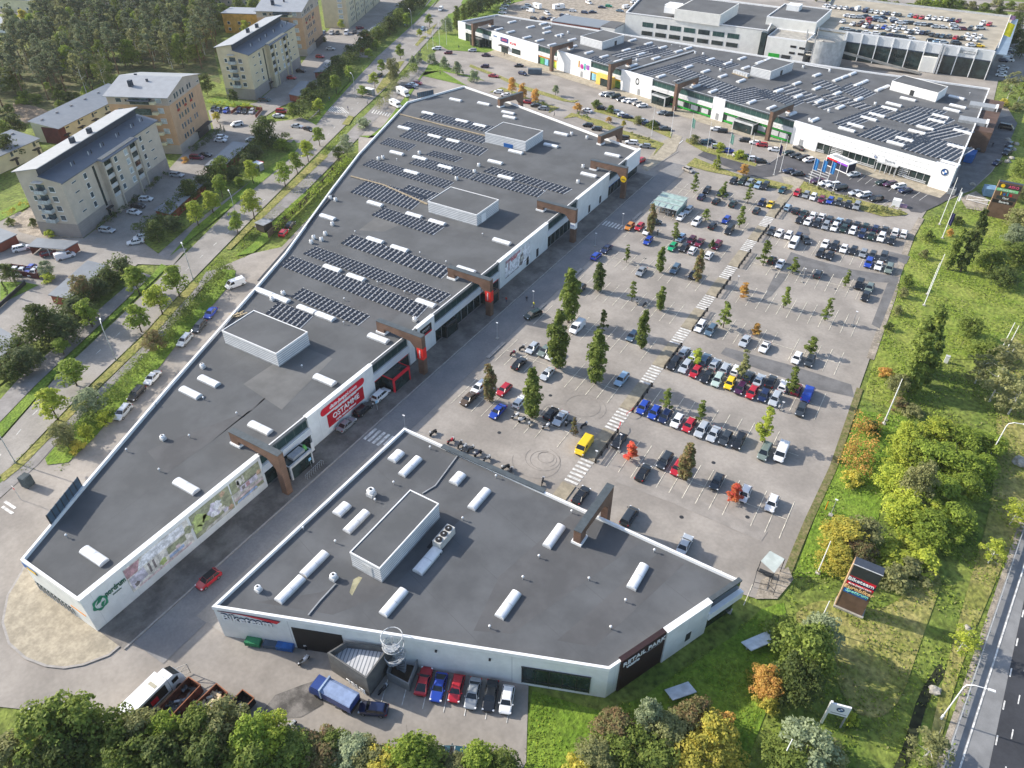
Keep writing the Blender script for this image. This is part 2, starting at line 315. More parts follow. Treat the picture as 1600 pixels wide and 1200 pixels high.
def bays(x0,x1,y,lo=5.0,hi=5.0,skip=0.0,c=True):
    n=int(round((x1-x0)/2.5))
    for i in range(n+1):
        x=x0+(x1-x0)*i/n
        if random.random()< skip:continue
        a,b=lo-random.random()*0.25,hi-random.random()*0.25
        bay.quad((x-.055,y-a,0),(x+.055,y-a,0),(x+.055,y+b,0),(x-.055,y+b,0))
    if c:bay.quad((x0,y-.05,0.004),(x1,y-.05,0.004),(x1,y+.05,0.004),(x0,y+.05,0.004))
for k in range(8):
    y=98.8+17*k
    bays(-72,-44.5,y,skip=0.12);
    if k< 7:bays(-36.5,-6.5 if k else -4,y,skip=0.08)
bays(-68,-43,82.3,4.7,0.2,c=False);bays(-36,-5,82.3,4.7,0.2,c=False)
ob=bay.build('parking_bay_lines',WOLD);ob.location.z=-0.105;tag(ob,kind='structure')
m2=MB()
def pl(a,b,wd=.12):
    a,b=Vector(a),Vector(b);d=(b-a).normalized();n=Vector((d.y,-d.x,0))*wd/2
    m2.quad(*(p.to_3d() for p in (a-n,a+n,b+n,b-n)))
fL=F(1250,200,8)
for x in range(10):
    a=fL(620+x*97,640+x*29);b=fL(720+x*97,560+x*30) 
    if x !=4:pl((b.x,b.y,0),(a.x,a.y,0))
for i in range(12):
    a=fL(240+i*88,715+i*27);b=a+Vector((1.3,4.8,0));pl(a,b)
for i in range(14):
    a=P(640+i*34,1092+0.0*i+i*4.2)
p0,p1=Vector((-45.3,40.6,0)),Vector((-28.8,47.2,0));
for i in range(7):
    a=p0.lerp(p1,i/6);pl(a,a+Vector((2.0,-4.6,0)))
ob=m2.build('parking_bay_lines',WPAINT);ob.location.z=-0.085;tag(ob,kind='structure')
wk=MB();zb=MB()
for k in range(-1,8):
    y=98.8+17*k
    a,b=(82,86.5) if k==-1 else (y-4.7,y+4.7)
    if k==-1:a=77.5
    wk.box(-41.7,-39.1,a,b,-0.3,0.0)
    ya=b+0.5
    for i in range(7):
        yy=ya+i*1.05
        if k< 7:zb.quad((-41.7,yy,-0.1),(-39.0,yy,-0.1),(-39.0,yy+.52,-0.1),(-41.7,yy+.52,-0.1))
wk.box(-41.9,-38.9,222.6,236,-0.3,-0.02)
tag(wk.build('walkway',mat('walkway_paving',(0.31,0.27,0.2),0.9,0.12,0.6,fine=0.1)),kind='structure')
for i in range(6):
    x=-80.6+i*1.1;zb.quad((x,76.2,-0.085),(x+.62,76.2,-0.085),(x+.62,79.9,-0.085),(x,79.9,-0.085))
for i in range(7):
    x=-80.6+i*1.0;zb.quad((x,182.5,-0.085),(x+.5,182.5,-0.085),(x+.5,185.5,-0.085),(x,185.5,-0.085))
def zebra(a,b,wdir,n,wd=0.5,z=-0.08):
    a,b=Vector(a),Vector(b);wv=Vector(wdir);d=(b-a)/n;e=d.normalized()*wd
    for i in range(n):
        q=a+d*i;zb.quad(*((v.x,v.y,z) for v in (q,q+e,q+e+wv,q+wv)))
a=P(516,175);zebra(a,P(548,177),P(540,168)-P(552,178),8)
zebra(P(580,176),P(613,183),P(613,178)-P(609,183),8)
zebra(P(1257,278),P(1275,259),P(1283,268)-P(1257,258),6)
zebra(P(1040,223),P(1062,226),P(1056,219)-P(1048,226),6,.4)
tag(zb.build('zebra_crossing_paint',WPAINT),kind='structure')
sm=MB()
cl_=pxs((-40,760),(50,648),(150,552),(215,494),(250,462),(290,422),(410,314),(470,258),(530,190),(600,118),(655,62))
for i in range(len(cl_)-1):
    a,b=cl_[i],cl_[i+1];L=(b-a).length;d=(b-a)/L;n=Vector((d.y,-d.x,0))*.07;s=0
    while s< L-2:q=a+d*s;e=q+d*1.6;sm.quad(*((v.x,v.y,-0.115) for v in (q-n,q+n,e+n,e-n)));s+=7
for q in ((5,784,14,6),(1,792,12,8)):
    a=P(q[0],q[1]);sm.box(a.x,a.x+3.2,a.y,a.y+.5,-0.13,-0.112)
for q in ((30,1112),(42,1108),(48,1116),(60,1104)):
    a=P(*q);sm.box(a.x,a.x+1.1,a.y,a.y+.5,-0.13,-0.112)
tag(sm.build('road_markings',WPAINT),kind='structure')
sk_=MB()
for (cx,cy,rr) in ((850,718,2.6),(853,717,2.0),(848,716,3.3),(853,714,1.5),(915,636,4.2),(912,634,3.4),(838,720,4.6),(870,645,3.2)):
    c=P(cx,cy);n=40;a0=random.random()*6;arc=random.uniform(3.2,6.2)
    for i in range(n):
        t0,t1=a0+arc*i/n,a0+arc*(i+1)/n
        sk_.quad(*((c.x+(rr+d)*math.cos(t),c.y+(rr*.93+d)*math.sin(t),-0.13) for t,d in ((t0,0),(t1,0),(t1,.09),(t0,.09))))
tag(sk_.build('skid_marks',mat('skid_rubber',(0.235,0.212,0.19),0.9,0.1,2)),kind='structure')
dr=MB()
for q in ((1008,403),(858,448),(1052,640),(1168,807),(1115,722),(1306,451),(860,617),(885,656),(583,694),(577,709),(1065,807),(1232,612),(1385,395),(780,675)):
    c=P(*q);dr.cyl((c.x,c.y),0.38,-0.2,-0.128,12)
tag(dr.build('drain_covers',DARK),kind='structure')
def ln(x0,y0,x1,y1):return lambda y:x0+(x1-x0)*(y-y0)/(y1-y0)
eg=ln(26.6,68.2,31.9,110.5)
def rd(name,o0,o1,z,m,y0=-120,y1=420):
    return sheet(name,[(eg(y0)+o0,y0),(eg(y0)+o1,y0),(eg(y1)+o1,y1),(eg(y1)+o0,y1)],z,m)
rd('highway_shoulder',-1.6,5.3,-0.2,mat('asphalt_shoulder',(0.22,0.22,0.22),0.9,0.1,0.3,fine=0.05))
dk_=ln(30.1,70,32.2,99)
sheet('highway',[(dk_(-120),-120),(dk_(-120)+30,-120),(dk_(400)+30,400),(dk_(400),400)],-0.19,ASPHN)
hm=MB()
for y in range(-100,400,6):hm.quad(*((dk_(y+dy)+o,y+dy,-0.12) for o,dy in ((.1,0),(.3,0),(.3,1.6),(.1,1.6))));hm.quad(*((dk_(y+dy)+o,y+dy,-0.12) for o,dy in ((1.7,2),(1.86,2),(1.86,3.6),(1.7,3.6))))
hm.quad(*((eg(y)+o,y,-0.12) for o,y in ((.15,-100),(.38,-100),(.38,400),(.15,400))))
tag(hm.build('highway_markings',WPAINT),kind='structure')
strip('highway_gravel_edge',[(eg(y)-1.9,y) for y in (-100,400)],0.9,-0.21,GRAV)
sheet('bright_lawn',pxs((832,1078),(940,1110),(1000,1090),(1150,990),(1190,950),(1225,940),(1240,1000),(1160,1210),(800,1260)),-0.24,GRASSB)
sheet('bright_lawn',pxs((1262,840),(1300,740),(1345,640),(1420,650),(1390,740),(1370,820),(1290,900),(1240,900)),-0.23,GRASSB)
sheet('lawn',pxs((1400,440),(1440,350),(1530,330),(1560,300),(1600,180),(1640,180),(1660,420),(1560,560),(1480,560),(1400,640),(1350,620)),-0.23,mat('grass_mid',(0.15,0.21,0.025),0.95,0.3,0.12,fine=0.35,fscale=1.2,col2=(0.23,0.26,0.05),bump=0.3))
sheet('dry_grass',pxs((1230,960),(1290,930),(1380,960),(1440,900),(1480,890),(1440,1000),(1400,1120),(1330,1120),(1290,1010)),-0.22,GRASSY,smoothn=2)
sheet('dry_grass',pxs((1555,560),(1600,500),(1640,640),(1600,800),(1560,900),(1500,1040),(1460,1200),(1440,1200),(1500,960),(1560,760)),-0.22,GRASSY,smoothn=2)
sheet('gravel_patch',pxs((1180,935),(1190,905),(1232,885),(1240,905),(1215,935)),-0.13,GRAV)
sheet('gravel_patch',pxs((1500,308),(1525,298),(1545,312),(1540,330),(1510,325)),-0.13,GRAV)
strip('worn_edge',pxs((1226,905),(1248,850),(1264,812),(1302,730),(1344,606)),1.3,-0.125,mat('worn_grass',(0.2,0.17,0.08),0.95,0.3,1.2,fine=0.3,fscale=3,col2=(0.1,0.12,0.03)))
strip('worn_edge',pxs((1360,560),(1376,515),(1395,462),(1402,430),(1425,366),(1440,340)),1.6,-0.125,GRAV)
strip('ditch',pxs((1400,1215),(1418,1175),(1440,1100),(1450,1078),(1475,1040)),1.3,-0.215,mat('ditch_mud',(0.02,0.025,0.01),0.95,0.4,1))
strip('kerb',pxs((1060,236),(1040,248),(1012,268),(990,288),(975,300)),0.3,-0.02,KERB)
strip('kerb',pxs((1100,236),(1137,248),(1180,260),(1200,256),(1212,248)),0.3,-0.02,KERB)

def inset(poly,d):
    n=len(poly);a=sum(poly[i][0]*poly[(i+1) % n][1]-poly[(i+1) % n][0]*poly[i][1] for i in range(n));s=1 if a> 0 else -1
    out=[]
    for i in range(n):
        p0,p,p1=(Vector((q[0],q[1])) for q in (poly[i-1],poly[i],poly[(i+1) % n]))
        e0=(p-p0).normalized();e1=(p1-p).normalized()
        n0=Vector((-e0.y,e0.x))*s;n1=Vector((-e1.y,e1.x))*s
        b=(n0+n1);b=b/(max(0.2,b.dot(n0)))
        out.append((p.x+b.x*d,p.y+b.y*d))
    return out
def ring(mb,poly,d,z0,z1,mi=0,out=0.0):
    o=inset(poly,-out) if out else poly;q=inset(poly,d);n=len(poly)
    for i in range(n):
        j=(i+1) % n
        mb.quad((*o[i],z1),(*o[j],z1),(*q[j],z1),(*q[i],z1),mi)
        mb.quad((*o[i],z0),(*o[j],z0),(*o[j],z1),(*o[i],z1),mi)
        mb.quad((*q[j],z0),(*q[i],z0),(*q[i],z1),(*q[j],z1),mi)
def walls(mb,poly,z0,z1,mi=0):
    n=len(poly)
    for i in range(n):
        a,b=poly[i],poly[(i+1) % n];mb.quad((*a,z0),(*b,z0),(*b,z1),(*a,z1),mi)
def roofpoly(mb,poly,z,mi=0):
    tri=tessellate_polygon([[Vector((p[0],p[1],0)) for p in poly]])
    mb.add([(p[0],p[1],z) for p in poly],[fixtri(t,poly) for t in tri],mi)
def flatbuilding(name,label,cat,poly,h,wm,rm,cm,pw=0.45,drop=0.6,group=None):
    poly=[tuple(p[:2]) for p in poly];c=(sum(p[0] for p in poly)/len(poly),sum(p[1] for p in poly)/len(poly),0)
    r=thing(name,label,cat,c,group)
    m=MB();walls(m,poly,-0.25,h-0.12);kid(m,'wall',wm,r)
    m=MB();roofpoly(m,inset(poly,pw-.05),h-drop);kid(m,'roof',rm,r)
    m=MB();ring(m,poly,pw,h-drop-.15,h,out=0.06);kid(m,'parapet',cm,r)
    return r
def extr(mb,prof,O,d,w,mi=0,mi2=None):
    O=Vector(O);d=Vector(d).normalized();n=Vector((-d.y,d.x,0));k=len(prof)
    vs=[O+d*u+n*s+Vector((0,0,z)) for s in (-w/2,w/2) for u,z in prof]
    tri=tessellate_polygon([[Vector((u,z,0)) for u,z in prof]])
    mb.add(vs,[tuple(t) for t in tri]+[tuple(i+k for i in t)[::-1] for t in tri]+[(i,(i+1) % k,(i+1) % k+k,i+k) for i in range(k)],mi)
def local(o,d):
    d=Vector(d).normalized();n=Vector((d.y,-d.x,0))
    return Matrix(((d.x,n.x,0,o[0]),(d.y,n.y,0,o[1]),(0,0,1,o[2] if len(o)> 2 else 0),(0,0,0,1)))
def portal(label,O,d,L,roofz,par,zt=9.8,w=1.25,gable=True):
    r=thing('portal_frame',label,'portal',tuple(O),'brown portal frames over the shop entrances')
    m=MB();p=[(0,-.1),(0,zt),(L,zt),(L,roofz+.45),(L-1.9,roofz+.45),(L-1.9,zt-1.45),(3.2,zt-1.9),(1.45,zt-3.8),(1.45,-.1)]
    extr(m,p,O,d,w);kid(m,'frame',BROWN,r)
    m=MB();Dv=Vector(d).normalized();m.box(-.04,L+.04,-w/2-.04,w/2+.04,zt,zt+.12,M=local((O[0],O[1],0),Dv));kid(m,'cap',BROWNR,r)
    m=MB();m.box(L-2.2,L+.2,-w/2-.25,w/2+.25,roofz,roofz+.45,M=local((O[0],O[1],0),Dv));kid(m,'base',COPING,r)
    return r
def skylight(c,ang,L=5.2,W=1.5,z=6.9,label=None,grp=None):
    r=thing('skylight',label,'skylight',(c[0],c[1],z),grp,ang)
    m=MB().box(-L/2-.06,L/2+.06,-W/2-.06,W/2+.06,0,.38);o=m.build('curb',LGREY,r)
    m=MB();n=8;k=2 if L< 4 else 4
    for j in range(n):
        a0,a1=math.pi*j/n,math.pi*(j+1)/n
        y0,y1=-W/2*math.cos(a0),-W/2*math.cos(a1);z0,z1=.38+.32*math.sin(a0),.38+.32*math.sin(a1)
        m.quad((-L/2,y0,z0),(L/2,y0,z0),(L/2,y1,z1),(-L/2,y1,z1))
    for s in (-L/2,L/2):m.add([(s,-W/2*math.cos(math.pi*j/n),.38+.32*math.sin(math.pi*j/n)) for j in range(n+1)],[tuple(range(n+1))])
    m.build('dome',SKYL,r)
    m=MB()
    for q in range(1,2):
        for j in range(n):
            a0,a1=math.pi*j/n,math.pi*(j+1)/n
            m.quad(*((-L/2+L*q/2+dx,-W/2*math.cos(a)*1.02,.39+.34*math.sin(a)) for dx,a in ((-.05,a0),(.05,a0),(.05,a1),(-.05,a1))))
    m.build('rib',LGREY,r)
    return r
SKYP={}
def skylights(lst,ang,L,W,z,group,label):
    for i,q in enumerate(lst):
        c=P(q[0],q[1],z+.5) if len(q)==2 else P(q[0],q[1],z+.5);LL=q[2] if len(q)> 2 else L
        key=(LL,W)
        if key not in SKYP:SKYP[key]=o=skylight((c.x,c.y),ang,LL,W,z,label,group)
        else:
            o=copy_tree(SKYP[key]);o.location=(c.x,c.y,z);o.rotation_euler.z=ang
        tag(o,label,'skylight',group)
def vents(lst,z,group,label):
    for q in lst:
        c=P(q[0],q[1],z+.3)
        if 'vent' not in SKYP:
            r=thing('vent_pipe',label,'vent',(c.x,c.y,z),group)
            MB().cyl((0,0),.07,0,.7,8).build('pipe',GREY,r);MB().cyl((0,0),.2,.66,.85,10,r2=.1).build('cap',COPING,r);SKYP['vent']=r
        else:r=copy_tree(SKYP['vent']);r.location=(c.x,c.y,z)
        tag(r,label,'vent',group)
def fans(lst,z,group,label):
    for q in lst:
        c=P(q[0],q[1],z+.6);s=q[2] if len(q)> 2 else .8
        if 'fan' not in SKYP:
            r=thing('roof_fan',label,'fan',(c.x,c.y,z),group)
            MB().box(-.55,.55,-.55,.55,0,.6).build('base',LGREY,r)
            MB().cyl((0,0),.42,.6,1.05,12).cyl((0,0),.62,1.05,1.3,12,r2=.45).build('hood',COPING,r)
            MB().cyl((0,0),.2,1.3,1.4,10).build('cap',DARK,r);SKYP['fan']=r
        else:r=copy_tree(SKYP['fan']);r.location=(c.x,c.y,z)
        r.scale=(s,s,s);tag(r,label,'fan',group)
def plantroom(label,poly,z0,z1,wm,door=None,grp='ventilation plant rooms on the roofs'):
    poly=[tuple(p[:2]) for p in poly];c=(sum(p[0] for p in poly)/4,sum(p[1] for p in poly)/4,z0)
    r=thing('plant_room',label,'plant room',c,grp)
    m=MB();walls(m,poly,z0-.05,z1-.1);kid(m,'wall',wm,r)
    m=MB();roofpoly(m,inset(poly,.1),z1-.12);kid(m,'roof',ROOF,r)
    m=MB();ring(m,poly,.13,z1-.25,z1,out=.05);kid(m,'parapet',COPING,r)
    m=MB();ring(m,poly,.05,z0,z0+.25,out=.05);kid(m,'plinth',GREY,r)
    if door:
        i,t,w_,h_,dm=door;a,b=Vector((*poly[i],0)),Vector((*poly[(i+1) % 4],0));d=(b-a).normalized()
        m=MB();m.box(-w_/2,w_/2,-.06,.06,0,h_,M=local(a.lerp(b,t)+Vector((0,0,z0+.1)),d));kid(m,'door',dm,r)
    return r
def solar(label,A,B,C,z,n,rows=4,tilt=0.2,group='solar arrays on the long roof',along=True):
    A,B,C=(Vector((q[0],q[1],0)) for q in (A,B,C));v=B-A;L=v.length;v.normalize();u=(C-A)/(n-1);st=u.length;u=u.normalized()
    c=(A+B+C-A)/2
    r=thing('solar_array',label,'solar panels',(c.x,c.y,z),group)
    for i in range(n):
        o=A+u*st*i;m=MB();wd=min(1.0,st*.62)
        for k in range(rows):
            a=o+v*(L*k/rows+.05);b=o+v*(L*(k+1)/rows-.05)
            lo,hi=.12,.12+tilt*wd
            q=[(a.x,a.y,z+hi),(b.x,b.y,z+hi),(b.x+u.x*wd,b.y+u.y*wd,z+lo),(a.x+u.x*wd,a.y+u.y*wd,z+lo)]
            m.quad(*q,0)
            w2=wd+st*.2
            m.quad((a.x+u.x*wd,a.y+u.y*wd,z+lo-.02),(b.x+u.x*wd,b.y+u.y*wd,z+lo-.02),(b.x+u.x*w2,b.y+u.y*w2,z+.04),(a.x+u.x*w2,a.y+u.y*w2,z+.04),1)
            m.quad((a.x,a.y,z),(b.x,b.y,z),q[1],q[0],1)
            m.quad(*((w_.x,w_.y,z+hi+.02) for w_ in (b-v*.04,b+v*.12,b+v*.12+u*.35,b-v*.04+u*.35)),1)
        kid(m,'panel_row',[PV,PVF],r)
    return r
def facade(root,o,d,segs,h=7.5,gm=GLASSG,wm=WHITE,louv=LOUV):
    M=local(o,d)
    for s in segs:
        t0,t1,k=s[:3]
        if k=='w':
            kid(MB().box(t0,t1,0,.55,-.2,h+.1,M=M),'wall_panel',wm,root)
            kid(MB().box(t0-.05,t1+.05,-.35,.62,h+.1,h+.22,M=M),'coping',COPING,root)
        elif k=='g':
            acc=s[3] if len(s)> 3 else None
            kid(MB().box(t0,t1,.02,.14,h-2.3,h-.35,M=M),'upper_glazing',gm,root)
            kid(MB().box(t0,t1,-.1,.5,h-.3,h+.0,M=M),'eaves_trim',BROWNR,root)
            m=MB()
            for i in range(4):m.box(t0-.2,t1+.2,.3,.75,h-3.9+i*.4,h-3.9+i*.4+.22,0,M=M)
            m.box(t0,t1,0.02,.3,h-4.0,h-2.3,1,M=M);kid(m,'louvre_band',[louv if louv is not LOUV else WHITE2,GREY],root)
            kid(MB().box(t0,t1,.02,.12,-.1,h-4.0,M=M),'shop_window',GLASS,root)
            if acc:
                kid(MB().box(t0+.1,t1-.1,.14,.2,h-4.75,h-4.1,M=M),'sign_band',acc,root)
                if acc is GRN:kid(MB().box(t0+.1,t1-.1,.14,.2,.15,.75,M=M),'sign_band',acc,root)
            m=MB();n=max(2,int((t1-t0)/2.4))
            for i in range(n+1):x=t0+.05+(t1-t0-.1)*i/n;m.box(x-.05,x+.05,.1,.2,0,h-4.0,M=M)
            kid(m,'mullions',GREY,root)
def canopy_entrance(root,o,d,t,w_,dep,h,fm,name='entrance_lobby',top=GLASS):
    M=local(o,d);
    kid(MB().box(t,t+w_,.2,dep,-.1,h-.05,M=M),name,GLASS,root)
    m=MB()
    for x in (t,t+w_-.3):m.box(x-.02,x+.32,dep-.3,dep+.06,-.1,h-.5,M=M)
    m.box(t-.03,t+w_+.03,dep-.25,dep+.1,h-.5,h+.12,M=M)
    for x in (t-.03,t+w_-.12):m.box(x,x+.15,.2,dep,h-.15,h+.08,M=M)
    kid(m,'entrance_frame',fm,root)

LBP=[(-101.6,22.4),(-87.6,22.4),(-87.6,222.6),(-100.9,226),(-154.7,242.5),(-172.4,247.0),(-179.9,220.4),(-162.7,172.7),(-151.7,147.3),(-136.1,113.2),(-130.3,98),(-117.4,62.8),(-107.5,37.1)]
LB=flatbuilding('retail_building','very long flat-roofed shop building with solar panels and painted garden murals on its wall','retail building',LBP,7.5,WHITE,ROOF,COPING,0.36,0.62)
EX=lambda y:y
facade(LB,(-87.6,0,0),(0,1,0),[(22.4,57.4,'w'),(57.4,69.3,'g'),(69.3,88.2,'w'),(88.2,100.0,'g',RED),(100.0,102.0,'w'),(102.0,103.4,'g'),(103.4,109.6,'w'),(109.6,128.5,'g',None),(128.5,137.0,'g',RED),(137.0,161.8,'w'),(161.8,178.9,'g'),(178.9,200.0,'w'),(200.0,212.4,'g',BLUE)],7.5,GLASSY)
kid(MB().box(-87.6,-86.9,212.4,222.9,2.6,7.7),'wall_panel',WHITE2,LB)
kid(MB().box(-87.75,-86.8,212.3,223.0,7.7,7.85),'coping',COPING,LB)
kid(MB().box(-87.58,-87.4,212.4,222.6,-.1,2.6),'shop_window',GLASS,LB)
LS=local((-101.6,22.4,0),(1,0,0))
kid(MB().box(.2,9.5,.0,.12,.6,2.2,M=LS),'window_band',GLASS,LB)
kid(MB().box(-.1,3.2,.02,.1,5.7,6.9,M=LS),'banner',BLUE,LB);kid(MB().box(.9,3.2,.1,.14,5.8,6.4,M=LS),'banner',YEL,LB)
m=MB()
for i in range(11):m.box(.6+i*.9,.75+i*.9,.1,.2,.3,2.3,M=LS)
kid(m,'mullions',LGREY,LB)
kid(MB().box(10.0,13.6,.02,.09,3.1,3.3,M=LS),'stripe',ORANGE,LB)
canopy_entrance(LB,(-87.6,0,0),(0,1,0),60.8,5.6,3.4,3.3,LGREY)
kid(MB().box(-86.3,-84.8,62.4,65.4,3.2,3.9),'roof_sign',GALV,LB);kid(MB().cyl((-85.4,65.9),.55,3.2,4.2,10,r2=.2),'planter',mat('planter_green',(0.12,0.4,0.1),0.7),LB)
canopy_entrance(LB,(-87.6,0,0),(0,1,0),90.6,5.4,3.6,3.4,RED)
kid(MB().box(-84.4,-83.92,91.0,95.6,3.0,3.3),'entrance_sign',WHITE2,LB)
canopy_entrance(LB,(-87.6,0,0),(0,1,0),112.4,4.4,1.6,3.2,DARK)
canopy_entrance(LB,(-87.6,0,0),(0,1,0),129.3,3.4,3.0,3.0,BROWN)
kid(MB().box(-84.9,-84.6,129.3,132.7,2.4,3.1),'entrance_sign',mat('pink_sign',(.6,.35,.35)),LB)
for yy in (150.3,155.5,186.5,193.8):kid(MB().box(-87.1,-86.98,yy,yy+1.1,.3,2.6),'door',DARK,LB)
for i,(y,lab) in enumerate(((58.2,'brown portal frame nearest the garden murals'),(99.3,'brown portal frame with a red banner beside the red entrance'),(125.9,'brown portal frame with a red banner next to a white wall mural'),(168.9,'brown portal frame with a small white sign, opposite the glass cart shelter'),(201.9,'brown portal frame carrying a round yellow sign'))):
    pr=portal(lab,(-82.25,y,0),(-1,0,0),12.1,6.88,0)
    if i in (1,2):
        kid(MB().box(-82.3,-82.18,y-.62,y+.62,4.0,6.8).box(-83.7,-82.2,y-.68,y-.6,4.0,6.8),'banner',mat('banner_red',(.78,.03,.02),.5,.04,1),pr)
        text_mesh('lettering','Halonen',.62,frame((-82.95,y-.7,5.4),(0,0,-1),(1,0,0)),COPING,pr)
    if i==3:kid(MB().box(-82.24,-82.15,y-.62,y+.62,4.2,5.9).box(-83.7,-82.2,y-.68,y-.6,4.2,5.9),'sign',WHITE2,pr);text_mesh('lettering','Nobia',.5,frame((-82.95,y-.7,5.2),(1,0,0)),BLUE,pr)
    if i==4:
        m=MB();mm=local((-82.95,y-.72,6.3),(1,0,0)) @ Matrix.Rotation(math.pi/2,4,'X');m.cyl((0,0),.95,-.1,.12,24);m.xf(mm);kid(m,'round_sign',YEL,pr)
        text_mesh('lettering','OPUS',.5,frame((-82.95,y-.9,6.3),(1,0,0)),DARK,pr)
portal('brown portal frame on the north-west roof edge beside orange autumn maples',(-145.4,246.2,0),(-3.2,-11.8,0),12.0,6.88,0)
portal('brown portal frame over the north edge above the white hatchbacks',(-98.4,232.6,0),(-2.6,-11.9,0),12.0,6.88,0)
def screen(label,a,b,z0,z1,n):
    r=thing('glass_screen',label,'screen',(*((a[0]+b[0])/2,(a[1]+b[1])/2),z0),'slatted screens on the west parapets');a=Vector((*a,0));b=Vector((*b,0));d=(b-a);L=d.length;M=local(a,d)
    for i in range(n):kid(MB().box(L*i/n+.08,L*(i+1)/n-.08,-.05,.05,z0,z1,M=M),'pane',mat('blue_glass',(.08,.12,.16),.2,.1,1),r)
    m=MB();
    for i in range(n+1):m.box(L*i/n-.08,L*i/n+.08,-.08,.08,z0-.4,z1+.05,M=M)
    m.box(0,L,-.08,.08,z0-.12,z0,M=M);kid(m,'frame',DARK,r)
screen('long sign frame with seven blue panes on the near roof corner',un(76,812,8.6),un(124,752,8.6),7.1,9.6,7)
screen('long sign frame with blue panes on the far north-west parapet',un(652,148,8.5),un(677,143,8.5),7.4,9.2,8)
MC={k:mat('mural_'+k,v,.7,.2,1.2,fine=.15,fscale=5) for k,v in dict(green=(.33,.34,.22),lime=(.45,.52,.2),sky=(.6,.64,.72),lilac=(.62,.58,.66),pink=(.66,.53,.52),brick=(.5,.3,.32),cream=(.72,.68,.62),stone=(.58,.55,.5),orange=(.55,.38,.26),pool=(.38,.48,.68),white=(.78,.77,.79),dark=(.22,.19,.18),grey=(.55,.56,.56)).items()}  # pale grey-pink look of the shaded wall is mixed into these colours
def mural(label,y0,y1,z0,z1,base,blobs,root=None):
    r=thing('mural',label,'mural',(-86.98,(y0+y1)/2,z0),None)
    kid(MB().box(-87.04,-86.98,y0,y1,z0,z1),'board',MC[base],r);W_,H_=y1-y0,z1-z0;groups={}
    for (k,pts) in blobs:
        groups.setdefault(k,[]).append(pts)
    for i,(k,ps) in enumerate(groups.items()):
        m=MB();x=-86.97+.006*i
        for pts in ps:
            if len(pts)==3 and not isinstance(pts[0],tuple):
                cx,cz,rr=pts;pts=[(cx+rr/W_*H_*(1+.25*math.sin(5*a+cx*9))*math.cos(a)*.5,cz+rr*(1+.2*math.cos(4*a+cz*9))*math.sin(a)*.5) for a in np.linspace(0,2*math.pi,18)[:-1]]
            poly=[(u*1.0,v*1.0) for u,v in pts];tri=tessellate_polygon([[Vector((u,v,0)) for u,v in poly]])
            m.add([(x,y0+u*W_,z0+v*H_) for u,v in poly],[fixtri(t,poly) for t in tri])
        kid(m,k+'_paint',MC[k],r)
    return r
def rc(a,b,c,d):return [(a,c),(b,c),(b,d),(a,d)]
mural('wall mural of a house with a brick end, terrace and deck chairs',29.3,41.2,1.5,6.9,'cream',[('white',[(.12,.62),(.3,.97),(.92,.97),(.92,.62)]),('brick',[(.0,.6),(.0,.97),(.24,.97),(.16,.6)]),('lilac',[(.02,.1),(.02,.55),(.24,.6),(.26,.2)]),('dark',rc(.3,.33,.2,.58)),('dark',rc(.37,.4,.22,.58)),('stone',rc(.45,.5,.24,.58)),('green',rc(.6,.9,.3,.56)),('lime',(.5,.22,.24)),('pool',rc(.6,.84,.13,.24)),('pink',(.76,.32,.16)),('pink',rc(.1,.95,.02,.1)),('green',(.97,.6,.3)),('dark',(.09,.2,.16))])
mural('wall mural of a garden with green shrubs and a white blossoming tree',41.7,49.9,1.5,6.9,'green',[('lime',(.18,.6,.5)),('lime',(.34,.5,.3)),('lime',(.1,.32,.3)),('lilac',(.58,.55,.55)),('white',(.66,.62,.35)),('white',(.52,.4,.25)),('cream',(.72,.4,.28)),('green',(.86,.55,.42)),('orange',(.82,.88,.2)),('orange',(.92,.15,.2)),('stone',[(.2,.02),(.95,.02),(.8,.14),(.3,.12)]),('lilac',(.8,.2,.2))])
mural('wall mural of a pavilion with terrace steps and a blue pool',50.2,56.8,1.5,6.9,'green',[('stone',rc(.0,1,.28,.5)),('cream',rc(.2,.28,.62,.95)),('cream',rc(.4,.46,.66,.96)),('cream',(.3,.8,.25)),('lilac',rc(.25,.85,.38,.6)),('dark',rc(.22,.88,.6,.64)),('dark',rc(.32,.42,.4,.56)),('brick',rc(.46,.58,.4,.58)),('pink',rc(.0,1,.18,.28)),('pool',[(.05,.04),(.1,.14),(.72,.17),(.78,.06)]),('cream',rc(0,1,0,.04)),('orange',(.92,.6,.2))])
sg=thing('shop_sign','dark green nordrum lettering with a round leafy emblem','sign',(-86.9,26,4.6))
m=MB();c=(-86.97,24.6,4.5)
m.add([(c[0],c[1]+r_*math.cos(a),c[2]+1.25*r_/1.2*math.sin(a)) for a in np.linspace(0,2*math.pi,25)[:-1] for r_ in (1.25+.12*math.sin(6*a),.85)],[(2*i,(2*i+2) % 48,(2*i+3) % 48,2*i+1) for i in range(24)])
m.add([(c[0],c[1]+u,c[2]+v) for u,v in ((-.7,.1),(0,1.0),(.8,.9),(.1,.2))],[(0,3,2,1)]);m.add([(c[0],c[1]+u,c[2]+v) for u,v in ((.75,-.1),(.1,-1.0),(-.1,-.5),(.2,0))],[(0,1,2,3)])
kid(m,'emblem',mat('emblem_green',(.03,.24,.13),.6),sg)
text_mesh('lettering','nordrum',1.55,frame((-86.95,29.2,5.2),(0,1,0)),DGRN,sg,bold=.03,align='CENTER').scale=(1,1,1)
text_mesh('small_lettering','sisustuskeskus',.42,frame((-86.95,29.1,4.2),(0,1,0)),DGRN,sg)
for o_ in sg.children:
    if 'lettering' in o_.name:o_.scale=(1,.62,1);o_.location.y+=(1-.62)*1.35;o_.location.y -=1.1
